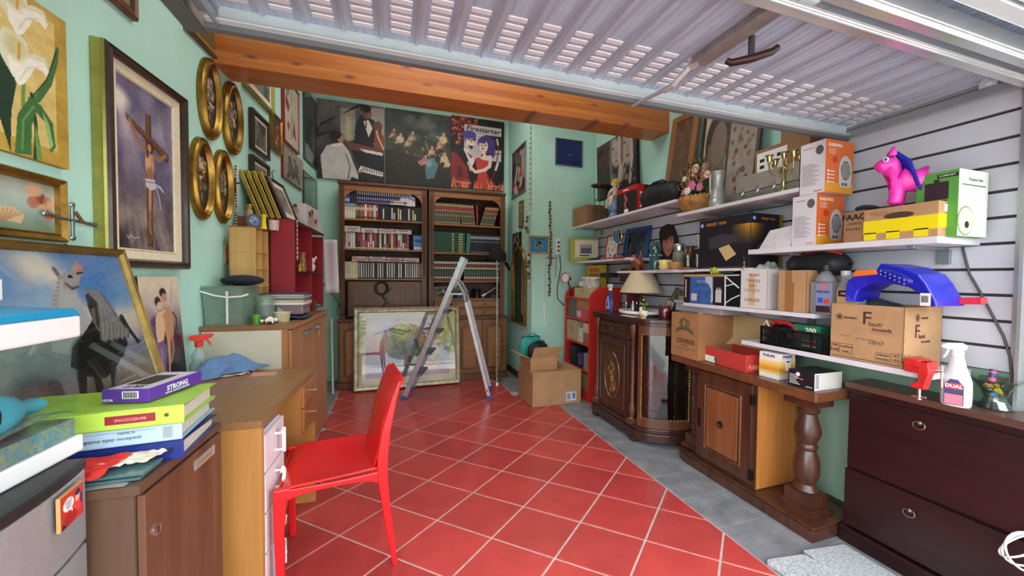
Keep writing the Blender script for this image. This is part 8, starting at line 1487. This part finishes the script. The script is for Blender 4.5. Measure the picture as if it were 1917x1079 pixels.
T = thing('lemon_ornament', 'green leafed ornament with a yellow lemon slice on the tray', 'ornament', (1.98,2.60, VT+.031), RZ); b = Mb(); b.lathe([(.014,0),(.022,.02),(.020,.05)],12); [b.tube([(0,0,.05),(.02*cos(a),.02*sin(a),.075),(.04*cos(a),.04*sin(a),.065)],[.006,.010,.002],6, flat=.3) for a in LS(0,2*PI,7)[:-1]]; b.obj('leaves', mat('leaf_olive', (110,130,50),.5), T, sm=1); b = Mb(); b.ell((0,-.022,.028),(.016,.008,.024)); b.obj('slice', mat('lemon', (220,214,90),.4), T, sm=1)
T = thing('duck_figurine', 'small white and yellow duck figurine at the near corner of the vitrine', 'figurine', (1.90,2.50, VT), RZ); b = Mb(); b.ell((.005,0,.034),(.042,.026,.028)); b.tube([(-.025,0,.04),(-.034,0,.065),(-.028,0,.08)],[.014,.011,.013],8); b.tube([(.035,0,.045),(.05,0,.06)],[.014,.004],8); b.lathe([(.022,0),(.024,.01)],12); b.obj('body', mat('duck_white', (230,228,216),.3), T, sm=1); b = Mb(); b.ell((.005,-.018,.024),(.028,.012,.016)); b.ell((-.045,0,.080),(.010,.006,.004),8,5); b.obj('wing', mat('duck_yellow', (230,180,50),.4), T, sm=1)
b = Mb(); b.lathe([(.040,0),(.046,.03),(.046,.10),(.042,.105),(.038,.10),(.036,.01)],20); tag(b.obj('red_glass', mat('glass_maroon', (84,20,28),.1, spec=.8), sm=1), 'dark red round glass pot at the near end of the vitrine', 'pot', None,(2.02,2.40, VT))
b = Mb(); b.bx(-.06,.08,-.09,.06,0,.004); b.m = 1; b.bx(-.03,.06,-.06,.04,.004,.007); tag(b.obj('folded_papers', [mat('paper_pale', (206,206,204),.6), mat('paper_red', (206,110,110),.6)]), 'white and reddish papers under the edge of the tray', 'papers', None,(1.90,2.66, VT+.0005))
picture('small_dark_frame', 'slanted dark picture leaning by the red glass pot', 'picture', (2.12,2.46, VT+.002), RZ-.2,.16,.24,[(0,0),(0,.012),(.010,.014),(.012,.008)], mat('frame_olive_dark', (70,70,56),.5), gen_art([(110,106,84),(60,60,50)],91, bg=(86,84,68), asp=1.4),.012,.008, tilt=-.3, roll=.25)
picture('reed_print', 'smaller dark print with upright strokes leaning before the slanted picture', 'picture', (2.06,2.44, VT+.002), RZ-.2,.12,.15,[(0,0),(0,.010),(.006,.012),(.008,.008)], mat('frame_black'), Cv(.1,.13,30, bg=(150,140,120)).line([(.2,.1),(.4,.8)],.03,(40,34,34)).line([(.4,.1),(.6,.85)],.03,(40,34,34)).line([(.6,.1),(.8,.8)],.03,(40,34,34)),.008,.008, tilt=-.3, roll=.2)
T, w, d, h = rbx('maroon_box', 'dark maroon box standing behind the brass lamp', 'box', 2.98,3.10, VT,.16, mat('m_maroon', (92,36,40),.5),2.16,.06)
# on top of the cupboard (z = .998)
CT = .9985
def on(px, py, z=CT): p = P(px, py, 'z', z); return p
tub_m = tglass('tub_plastic', (206,226,212),1.6, rough=.12, haze=.22)
T = thing('clear_tub', 'clear square plastic tub with a white handle on the cupboard corner', 'tub', (-.950,2.725, CT), FRZ-PI/2-.05)
b = Mb(); w2_, h_ = .105,.225; [b._add(v,[(0,1,2,3)]) for v in ([(-w2_+.012,-w2_+.012,0),(w2_-.012,-w2_+.012,0),(w2_,-w2_, h_),(-w2_,-w2_, h_)],[(-w2_+.012, w2_-.012,0),(w2_-.012, w2_-.012,0),(w2_, w2_, h_),(-w2_, w2_, h_)],[(-w2_+.012,-w2_+.012,0),(-w2_+.012, w2_-.012,0),(-w2_, w2_, h_),(-w2_,-w2_, h_)],[(w2_-.012,-w2_+.012,0),(w2_-.012, w2_-.012,0),(w2_, w2_, h_),(w2_,-w2_, h_)],[(-w2_+.012,-w2_+.012,0),(w2_-.012,-w2_+.012,0),(w2_-.012, w2_-.012,0),(-w2_+.012, w2_-.012,0)])]; b.obj('body', tub_m, T, solid=.002, fix=False)
b = Mb(); b.bx(-w2_-.006, w2_+.006,-w2_-.006, w2_+.006, h_-.002, h_+.012); b.obj('lid', tub_m, T, bev=.004); b = Mb(); b.tube([(-w2_,-.12, h_-.02),(-.03,-.125, h_-.045),(.03,-.125, h_-.055),(w2_,-.12, h_-.05),(w2_+.01,-.06, h_-.04)],.006,8, flat=.6); b.bx(.02,.032,-.112,-.108,.01, h_-.02); b.obj('handle', white_pl, T, sm=1)
b = Mb(); R8 = random.Random(8); [b.ell((R8.uniform(-.07,.07), R8.uniform(-.07,.07),.02+R8.uniform(0,.035)),(R8.uniform(.012,.03),)*3,7,5) for _ in range(16)]; o = b.obj('tub_contents', mat('contents', (150,140,124),.7, vs=30, col2=(96,84,80)), T, sm=1); o['kind'] = 'stuff'
T = thing('tall_tub', 'second translucent tub behind the clear square tub', 'tub', (-.782,2.775, CT)); T.scale = (.62,.55,1); b = Mb(); b.lathe([(.075,.002),(.085,.16),(.088,.165),(.07,.17)],24); b.obj('body', tub_m, T, sm=1); b = Mb(); [b.cyl((x, y_,.01),(x*1.2, y_,.11),.008, n=7) for x, y_ in ((-.03,0),(.0,.03),(.03,-.02),(.02,.03),(-.02,-.03))]; b.obj('contents', mat('contents_purple', (130,110,130),.5), T)
b = Mb(); b.ell((0,0,.03),(.115,.09,.034)); tag(b.obj('navy_cap', mat('cloth_navy', (24,26,44),.85), sm=1), 'dark navy cloth cap lying on the tub lids', 'cap', None,(-.895,2.745, CT+.239), FRZ-1.2)
b = Mb(); b.lathe([(.02,0),(.024,.06),(.022,.06),(.018,.01)],14); p = on(458,592); tag(b.obj('green_glass', mat('glass_green', (80,150,50),.15), sm=1), 'small bright green glass before the second tub', 'glass', None,(-.80,2.66, CT))
b = Mb(); b.sheet(lambda u, v: ((u-.5)*.11,(v-.5)*.07,.016+.014*nz1(u, v)+.02*sin(PI*u)*sin(PI*v)),16,12); o = b.obj('crumpled_tissue', mat('tissue', (232,226,214),.9), sm=1, solid=.002, fix=False); tag(o, 'crumpled white tissue on the cupboard top', 'tissue', None,(-.735,2.685, CT), FRZ)
T = thing('yogurt_tub', 'cream plastic food tub with faded print on the cupboard top', 'tub', (-.690,2.785, CT)); b = Mb(); b.lathe([(.036,0),(.044,.055),(.047,.058),(.047,.062),(.04,.06),(.03,.008)],24, sx=1.1); b.obj('body', mat('tub_cream', (216,210,180),.45, vs=26, col2=(190,180,130)), T, sm=1)
T = thing('green_folder', 'pale green card folder standing between tissue and food tub', 'folder', (-.715,2.842, CT),-.1); T.scale = (.8,.5,1); b = Mb(); b.hexa([(-.03,-.012,0),(.035,-.012,0),(.035,.012,0),(-.03,.012,0)],[(-.02,-.008,.09),(.03,-.008,.06),(.03,.008,.06),(-.02,.008,.09)]); b.obj('card', mat('card_green', (140,176,160),.6), T)
T = thing('storage_box', 'shallow clear storage box with a white lid rim on folded jeans', 'box', (-.705,2.963, CT+.036), FRZ-PI/2); b = Mb(); b.bx(-.125,.125,-.10,.10,0,.065); b.obj('body', mat('box_clear_pink', (150,130,136),.2, alpha=.7), T, bev=.01); b = Mb(); b.bx(-.133,.133,-.105,.105,.065,.080); b.obj('lid', white_pl, T, bev=.005)
for i in range(7):
    b = Mb(); b.bx(-.135+.01*(i % 3),.135-.012*(i % 2),-.10+.006*((i*5) % 4),.10,0,.0085); c_ = [(206,190,150),(196,186,166),(90,90,96),(214,204,176),(150,156,170),(200,184,140),(60,64,80)][i]
    o = b.obj('magazine', mat('mag_%d' % i, c_,.6, var=.08, vs=50, stretch=(1,1,30))); tag(o,['ochre', 'beige', 'grey', 'cream', 'blue grey', 'tan', 'dark navy'][i]+' edged magazine, '+ordn(i+1)+' from the bottom of the pile on the storage box', 'magazine', 'magazines on the storage box', (-.705,2.963, CT+.117+i*.009), FRZ-PI/2+.02*((i*3) % 4-1.5))
b = Mb(); b.sheet(lambda u, v: ((u-.5)*.27,(v-.5)*.20,.010+.006*nz2(u, v)+.006),24,14); tag(b.obj('folded_jeans', mat('denim', (50,66,104),.9, bump=.5, bs=120), sm=1, solid=.012, fix=False), 'folded dark blue jeans under the clear storage box', 'jeans', None,(-.695,2.955, CT+.001), FRZ-PI/2)
T = thing('tinsel', 'small heap of silver tinsel at the far end of the cupboard top', 'tinsel', (-.60,3.46, CT)); b = Mb()
for k in range(60): a_ = Vector(rng.normal(size=3)).normalized(); c = Vector((.02*rng.normal(),.03*rng.normal(),.03+.018*abs(rng.normal()))); b.tube([tuple(c-a_*.015), tuple(c+a_*.015)],.0016,4)
o = b.obj('strands', mat('bead_silver'), T); o['kind'] = 'stuff'
T = thing('red_cubby_unit', 'dark red wall unit with open cubbies above the cupboard', 'shelf unit', (-.68,3.08,1.0), FRZ); ru = mat('unit_red', (150,28,40),.45, var=.04, vs=5); rd_ = mat('unit_edge', (52,26,26),.5)
LX, HH, DD = .97,.695,.16
b = Mb(); b.bx(0,.014,0, DD,0, HH); b.obj('side_panel', ru, T); b = Mb(); b.bx(LX-.014, LX,0, DD,0, HH-.02); b.obj('side_panel', ru, T)
b = Mb(); b.bx(0, LX, DD-.01, DD,0, HH); b.obj('back_panel', mat('unit_red_dark', (126,24,34),.5), T); b = Mb(); b.bx(-.004, LX+.004,-.003, DD, HH, HH+.012); b.obj('top_panel', ru, T); b = Mb(); b.bx(-.004, LX+.004,-.0045,-.003, HH-.012, HH+.012); b.obj('top_edge', rd_, T)
for z_ in (.32,.0): b = Mb(); b.bx(.014, LX-.014,.004, DD-.01, z_, z_+.012); b.m = 1; b.bx(.014, LX-.014,.002,.004, z_, z_+.012); b.obj('shelf', [ru, rd_], T)
b = Mb(); b.bx(.53,.542,.004, DD-.01,.01, HH); b.obj('divider', ru, T)
R0 = T.matrix_world
def onunit(x, y, z): M_ = TR((-.68,3.08,1.0)) @ RO(FRZ,4, 'Z'); return tuple(M_ @ Vector((x, y, z)))
T = thing('pepper_mill', 'dark figured jar with gold bands in the left red cubby', 'jar', onunit(.34,.03,.333), FRZ); b = Mb(); b.lathe([(.026,0),(.026,.012),(.024,.10),(.016,.115),(.018,.13),(.022,.145),(.022,.155)],18); b.obj('body', mat('mill_dark', (70,50,40),.3, vs=60, col2=(180,150,90)), T, sm=1)
b = Mb(); b.lathe([(.020,0),(.020,.055),(.016,.058)],16); tag(b.obj('gold_tin', mat('tin_gold', (170,130,50),.3,.5, var=.2, vs=60), sm=1), 'small gold tin left of the figured jar', 'tin', None, onunit(.25,.03,.333))
b = Mb(); b.bx(-.001,.001,-.018,.018,-.10,.02); tag(b.obj('orange_tag', mat('tag_orange', (226,96,50),.5)), 'orange card tag hanging on the red unit edge', 'tag', None, onunit(.10,-.012,.46), FRZ-1.3)
T = thing('dog_figurine', 'white and black dog figurine in the right red cubby', 'figurine', onunit(.66,.03,.333), FRZ); b = Mb(); b.ell((0,0,.04),(.032,.026,.04)); b.ell((-.005,0,.10),(.026,.024,.028)); b.ell((-.02,0,.095),(.014,.012,.010)); b.tube([(.0,-.02,.115),(.005,-.03,.13),(.01,-.028,.145)],[.010,.008,.003],7); b.obj('body', mat('duck_white'), T, sm=1); b = Mb(); b.ell((.015,-.01,.03),(.024,.024,.022)); b.ell((.012,-.012,.118),(.014,.014,.016)); b.obj('patch', mat('patch_black', (30,28,30),.4), T, sm=1)
beads('white_bead_string', 'white bead string hanging on the near edge of the red unit', [onunit(.035,-.008,.70), onunit(.037,-.008,.6), onunit(.036,-.008,.42)],.007,[mat('bead_white', (226,220,210),.4), mat('bead_lilac', (160,130,150),.4)], cat='beads')
T = thing('wooden_cubby', 'narrow light wood cubby shelf beside the red wall unit', 'shelf unit', (-.855,2.845,1.0), FRZ); bw_ = wood('birch', (196,150,86),(210,168,104), 'z', .5)
b = Mb(); b.bx(0,.012,0,.15,0,.61); b.obj('side_panel', bw_, T); b = Mb(); b.bx(.228,.24,0,.15,0,.61); b.obj('side_panel', bw_, T); b = Mb(); b.bx(.0,.24,.142,.15,0,.61); b.obj('back_panel', bw_, T); b = Mb(); b.bx(.115,.123,.002,.142,0,.61); b.obj('divider', bw_, T)
for z_ in (.0,.11,.22,.34,.45,.61): b = Mb(); b.bx(-.002,.242,-.002,.15, z_, z_+.008); b.obj('shelf', bw_ if z_ < .6 else mat('birch_edge', (150,104,60),.5), T)
for x, z_, c in ((.06,.46,(40,40,44)),(.17,.46,(50,120,60)),(.06,.35,(150,150,150)),(.17,.35,(110,100,110)),(.06,.235,(44,40,44)),(.17,.235,(120,96,90)),(.17,.12,(60,70,70))):
    o_ = TR((-.855,2.845,1.0)) @ RO(FRZ,4, 'Z') @ Vector((x,.05, z_)); b = Mb(); b.lathe([(.016,0),(.022,.02),(.014,.045),(.016,.055)],12)
    tag(b.obj('trinket', mat('tr_%d%d%d' % c, c,.35), sm=1), cname(c)+' trinket in the '+('near' if x < .1 else 'far')+' column of the wood cubby, '+{.46: 'upper', .35: 'second', .235: 'third', .12: 'lowest'}[z_]+' compartment', 'trinket', 'trinkets in the wood cubby', tuple(o_))
cz = 1.0+.619
def cub(x, y): M_ = TR((-.855,2.845, cz)) @ RO(FRZ,4, 'Z'); return tuple(M_ @ Vector((x, y,0)))
T = thing('hair_spray_can', 'cream and gold aerosol can standing on the wood cubby', 'can', cub(.16,.09), FRZ); b = Mb(); b.lathe([(.022,0),(.023,.005),(.023,.12),(.018,.128)],18); b.obj('body', mat('can_cream', (190,176,130),.35, vs=40, col2=(150,120,70)), T, sm=1); b = Mb(); b.lathe([(.018,.128),(.018,.165),(.016,.168)],16); b.obj('cap', mat('cap_gold', (176,136,66),.3,.6), T, sm=1)
T = thing('yellow_glue_stick', 'bright yellow tube standing at the front of the wood cubby', 'tube', cub(.15,.0), FRZ); b = Mb(); b.lathe([(.022,0),(.016,.03),(.014,.085),(.016,.088),(.016,.10)],14); b.obj('body', mat('tube_yellow', (236,206,20),.35), T, sm=1)
T = thing('photo_mug', 'white mug with small pictures beside the yellow tube', 'mug', onunit(-.005,.045,.62), FRZ); b = Mb(); b.lathe([(.030,0),(.034,.07),(.030,.07),(.027,.01)],20); b.obj('body', mat('mug_print', (226,222,224),.35, vs=40, col2=(170,120,120)), T, sm=1); T.location = cub(.205,-.045)
T = thing('oval_photo_stand', 'silver oval stand with a blue photo on the wood cubby', 'photo frame', cub(.06,.03), FRZ-.6); b = Mb(); b.lathe([(.045,0),(.048,.006),(.048,.01)],24); b.v = [(x,-z+.005, y*.95+.045) for x, y, z in b.v]; b.obj('frame', mat('stand_silver', (140,142,146),.3,.7), T, sm=1); Cv(.07,.065,24, bg=(96,126,170)).el(.5,.45,.12,.2,(60,50,50)).blobs(5,[(150,170,190)],.1,.2, seed=3).obj('print', T, TR((0,-.007,.012)) @ face(0,0,0), oval=True)
b = Mb(); b.bx(-.014,.014,-.02,.02,0,.075); tag(b.obj('brown_block', brownf, bev=.002), 'small brown block behind the aerosol can', 'block', None, cub(.09,.11), FRZ)
uz = .708
for k in range(4):
    T = thing('slanted_picture', 'gold edged picture seen edge on, '+ordn(k+1)+' from the left of four on the red unit', 'picture', (-.905+.040*k,3.26,1.708), LROT, 'gold edged pictures leaning on the red unit'); T.rotation_euler = Euler((-.36,0, LROT), 'XYZ')
    ring_frame(.30,.355,[(0,0),(0,.024),(.004,.028),(.022,.024),(.026,.010)]).obj('frame', mat('frame_gold_side', (176,150,70),.35,.5, var=.15, vs=20), T); b = Mb(); b.bx(-.145,.145,-.012,0,.005,.35); b.obj('backing', mat('backing_board'), T)
for k,(X_, Y_, w_, h_, lb, fm_, mt) in enumerate([(-.745,3.27,.30,.33, 'dark framed pale print leaning right of the four gold edged pictures', darkf,(.04, mattew)),(-.865,3.60,.24,.30, 'brown framed print leaning left of the family photo box', brownf,(.03, mattew)),(-.885,3.86,.26,.38, 'gold framed print standing behind the leaning brown one', golds, None)]):
    T = picture('tilted_picture', lb, 'picture', (X_, Y_,1.709), LROT, w_, h_,[(0,0),(0,.014),(.014,.022),(.028,.01)], fm_, gen_art([(120,124,110),(160,150,130),(80,84,70)],101+k, bg=(110,110,96), asp=1.3, nx=30),.028,.010, tilt=-.36, am=gp, matte=mt)
b = Mb(); b.tube([tuple(PL(x, y_,.01)) for x, y_ in ((514,345),(511,332),(509,322),(514,320))],.003,5); tag(b.obj('wire_hook', mat('rubber_black')), 'thin black wire hook on the wall above the leaning frames', 'hook')
T = thing('family_photo_box', 'white box printed with family portraits on the far end of the red unit', 'box', onunit(.66,.08, uz), FRZ-.05); w, d, h = .52,.15,.19; b = Mb(); b.hexa([(-w/2,-d/2,0),(w/2,-d/2,0),(w/2, d/2,0),(-w/2, d/2,0)],[(-w/2,-d/2, h),(w/2-.14,-d/2, h),(w/2-.14, d/2, h),(-w/2, d/2, h)]); b.obj('carton', mat('box_glosswhite', (222,216,216),.35), T, bev=.002)
def fam(cv): return cv.el(.28,.55,.11,.15,(150,100,80),.3).el(.26,.66,.12,.12,(60,40,36),.3).el(.48,.70,.11,.15,(176,124,100),.3).el(.47,.84,.11,.10,(70,44,36),.3).el(.48,.30,.22,.28,(206,180,150),.3).el(.30,.2,.2,.25,(196,176,166),.3)
fam(Cv(.34,.175,60, bg=(222,216,216))).el(.78,.4,.10,.14,(110,70,60),.3).el(.8,.2,.12,.14,(206,196,186),.3).obj('portrait_print', T, face(w, d, h) @ TR((-.07,.006,0)), gp)
fam(Cv(.13,.085,36, bg=(222,216,216))).obj('portrait_print', T, face(w, d, h, 'left') @ TR((0,.10,0)), gp); fam(Cv(.13,.08,36, bg=(222,216,216))).obj('portrait_print', T, face(w, d, h, 'left') @ TR((0,.005,0)), gp)
b = Mb(); b.lathe([(.02,0),(.024,.02),(.014,.05),(.016,.055)],12); tag(b.obj('black_vase', mat('patch_black'), sm=1), 'tiny black vase at the far end of the red unit', 'vase', None, onunit(.945,.05, uz))
b = Mb(); b.sheet(lambda u, v: (-.655+.125*u+.02*v,4.10+.008*sin(6*u),1.66-.53*v),10,12); tag(b.obj('white_paper', mat('paper_sheet', (220,214,220),.7, var=.03, vs=5), fix=False, sm=1, solid=.0008), 'large white sheet hanging on the far side of the red unit', 'paper')
T = thing('spoon_shelf', 'tiny wooden wall rack holding a silver spoon and dark ornaments', 'rack', tuple(PL(431,512,.0)), LROT); b = Mb(); b.bx(-.015,.09,-.06,-.001,0,.010); b.bx(-.015,-.005,-.06,-.001,0,.17); b.bx(-.015,.09,-.006,-.001,0,.17); b.obj('rack', brownf, T)
b = Mb(); b.ell((.03,-.045,.05),(.026,.014,.018)); b.ell((.02,-.035,.02),(.028,.014,.016)); b.obj('dark_ornament', mat('patch_black'), T, sm=1); b = Mb(); b.X = TR((.05,-.06,.08)) @ RO(.7,4, 'Y'); b.ell((0,0,0),(.032,.010,.020)); b.X = None; b.obj('spoon_bowl', mat('bead_silver'), T, sm=1); b = Mb(); b.ell((.03,-.04,.125),(.012,.01,.026)); b.obj('gold_ornament', brass, T, sm=1)
T = thing('profile_plaque', 'small pink cutout plaque of a head in profile on the left wall', 'plaque', tuple(PL(424,494,.002)), LROT); b = Mb(); b.prism([(-.03,0),(.02,0),(.016,.03),(.035,.06),(.036,.10),(.015,.125),(-.015,.125),(-.035,.10),(-.034,.06),(-.018,.03)],-.008,0); b.obj('board', mat('plaque_pink', (206,150,130),.6), T, bev=.001); b = Mb(); b.bx(-.028,.018,-.009,-.008,.002,.022); b.obj('base_print', mat('plaque_orange', (206,110,70),.6), T)
b = Mb(); b.prism([(0,0),(.022,0),(.016,.085),(.004,.09)],-.004,0); o = b.obj('pink_strip', mat('strip_pink', (206,150,150),.6)); tag(o, 'narrow pink strip sticking up above the spoon rack', 'card', None, tuple(PL(432,470,.01)), LROT)
T = thing('spray_bottle', 'clear spray bottle with a bright red trigger at the back of the desk', 'bottle', (-.995,2.42,.7505),.3)
b = Mb(); b.lathe([(.040,0),(.042,.01),(.042,.06),(.030,.09),(.034,.115),(.016,.15),(.014,.165)],20); b.obj('body', mat('pet_clear', (176,196,190),.1, alpha=.45), T, sm=1); b = Mb(); b.lathe([(.018,.16),(.020,.19)],14); b.prism([(-.03,.195),(-.045,.215),(-.03,.225),(.05,.23),(.065,.222),(.05,.205),(.03,.20),(.02,.19)],-.012,.012); b.tube([(.03,0,.205),(.045,0,.18),(.05,0,.165)],[.006,.005,.004],6); b.obj('trigger_head', mat('trigger_red', (220,60,46),.35), T, bev=.003)
nzd = Nz(31,7); nze = Nz(32,5)
b = Mb(); b.sheet(lambda u, v: q4((-1.0,2.24,0),(-.80,2.40,0),(-.70,2.54,0),(-.98,2.56,0), u, v)+Vector((.012*nzd(v, u),.012*nze(u, v),.7525+.125*max(0, sin(PI*min(1, max(0, u))**.75))**.7*max(0, sin(PI*v))**.6*(.8+.2*nze(u, v))+.016*abs(nzd(u, v)))),36,24); tag(b.obj('denim_shirt', mat('denim_light', (96,130,170),.85, bump=.4, bs=140, var=.1, vs=14), sm=1, sub=1, fix=False), 'crumpled light blue denim shirt on the back of the desk', 'shirt')
b = Mb(); b.sheet(lambda u, v: q4((-.90,2.355,0),(-.79,2.37,0),(-.76,2.43,0),(-.88,2.42,0), u, v)+Vector((0,0,.753+.008*abs(nzd(u, v)))),16,10); tag(b.obj('cream_cloth', mat('cloth_cream', (222,210,186),.9), sm=1, fix=False, solid=.001), 'cream cloth edge showing under the denim shirt', 'cloth')
n_ = [P(x, y_, 'z', .7505) for x, y_ in ((468,706),(515,703),(519,697),(474,698))]; b = Mb(); b.hexa([tuple(q) for q in n_],[(q.x, q.y,.7512) for q in n_]); tag(b.obj('pink_note', mat('note_pink', (206,150,130),.7)), 'pale pink paper note lying on the desk', 'paper')
for i,(x, y_, z1, c, lb, w_) in enumerate([(-.70,4.02,.98,(130,104,80), 'weathered board with an oval knot leaning at the far left wall', .30),(-.74,3.85,.72,(150,110,70), 'short dark board leaning behind the weathered board', .22)]):
    T = thing('leaning_board', lb, 'board', (x, y_,0), PI/2-.2*(1-i)); T.rotation_euler = Euler((-.12,0, PI/2-.04), 'XYZ'); b = Mb(); b.bx(-w_/2, w_/2,0,.02,0, z1); b.obj('plank', wood('old_board%d' % i, tuple(int(q*.75) for q in c), c, 'z', .7), T, bev=.002)
    if i == 0: b = Mb(); b.X = TR((0,-.001,.72)) @ RO(PI/2,4, 'X'); b.lathe([(.05,0),(.05,.004)],22, sy=2.0); b.lathe([(.035,.004),(.035,.006)],22, sy=2.0); b.X = None; b.obj('knot', mat('knot_dark', (84,62,46),.7), T)
b = Mb(); b.cyl((0,0,0),(-.02,.06,.82),.012, n=10); tag(b.obj('pale_rod', mat('rod_pale', (206,200,180),.5), sm=1), 'pale rod standing against the left end of the bookcases', 'rod', None,(-.63,4.50,0))
T = thing('coiled_cable', 'black cable coiled and hung on the flap of the left bookcase', 'cable', (0,0,0)); q = lambda x, y_: P(x, y_, 'y', 4.725)
c0 = q(714,540); b = Mb(); [b.tube([(c0.x+(.055+.008*k)*cos(t),4.722-.006*k, c0.z+(.065+.006*k)*sin(t)) for t in LS(0,2*PI,24)[:-1]],.0055,6, closed=True) for k in range(4)]; b.tube([tuple(q(x, y_)) for x, y_ in ((714,552),(722,566),(716,578),(706,584),(700,588))],.005,6); b.tube([tuple(q(x, y_)) for x, y_ in ((718,552),(728,545),(733,538))],.004,6); b.tube([tuple(q(x, y_)) for x, y_ in ((712,550),(722,560),(728,566),(716,572))],.005,6); b.obj('cord', mat('rubber_black'), T, sm=1)
q5 = lambda x, y_, Y=4.074: tuple(P(x, y_, 'y', Y))
T = thing('power_strip', 'white power strip hanging on a cord on the corner wall', 'power strip', (0,0,0)); b = Mb(); a = P(1045,462, 'y', 4.06); b.bc((a.x,4.066, a.z),(.05,.022,.20)); b.obj('strip', white_pl, T, bev=.010); b = Mb(); [b.bc((a.x,4.053, a.z+s_),(.028,.004,.02)) for s_ in (-.05,.0,.05)]; b.obj('sockets', mat('patch_black'), T)['kind'] = 'stuff'; b = Mb(); b.tube([q5(1047,470), q5(1050,500), q5(1043,540), q5(1044,560), q5(1056,572)],.005,6); b.obj('cord', mat('rubber_black'), T, sm=1)
for k,(pts, m, lb) in enumerate([([(1042,480),(1041,505),(1038,520),(1036,560),(1036,590),(1042,606),(1052,618)], 'handle_white', 'thin pale cable hanging down the corner wall to the lower shelf'),([(1041,478),(1041,492),(1040,518)], 'rubber_black', 'short black plug cable hanging below the power strip'),([(1060,425),(1053,450),(1058,480),(1060,500),(1063,540)], 'tape_white', 'thin white cable hanging from the top shelf end'),([(1022,482),(1021,510),(1020,565)], 'cable_pale', 'thin pale cord running down left of the wooden rosary')]):
    b = Mb(); b.tube([q5(*p) for p in pts],.0035,6); tag(b.obj('hanging_cable', mat(m,(200,196,180),.5), sm=1), lb, 'cable')
b = Mb(); a = q5(1019,567); c = q5(1021,612); b.tube([a, c],.010,8); tag(b.obj('white_pole', white_pl, sm=1), 'short white cable trunking on the corner wall behind the teal bag', 'trunking')
b = Mb(); b.tube([(-.86,4.62,1.40),(-.80,4.68,1.28),(-.68,4.70,1.12),(-.60,4.70,1.0),(-.57,4.70,.86)],.005,6); b.tube([(-.57+.04*cos(t),4.70,.90+.07*sin(t)) for t in LS(0,2*PI,17)[:-1]],.004,6, closed=True); o = b.obj('looped_cable', mat('rubber_black'), sm=1); o['kind'] = 'stuff'; tag(o, 'black cable looping down from the left wall to the bookcase ledge', 'cable')
del o['kind']
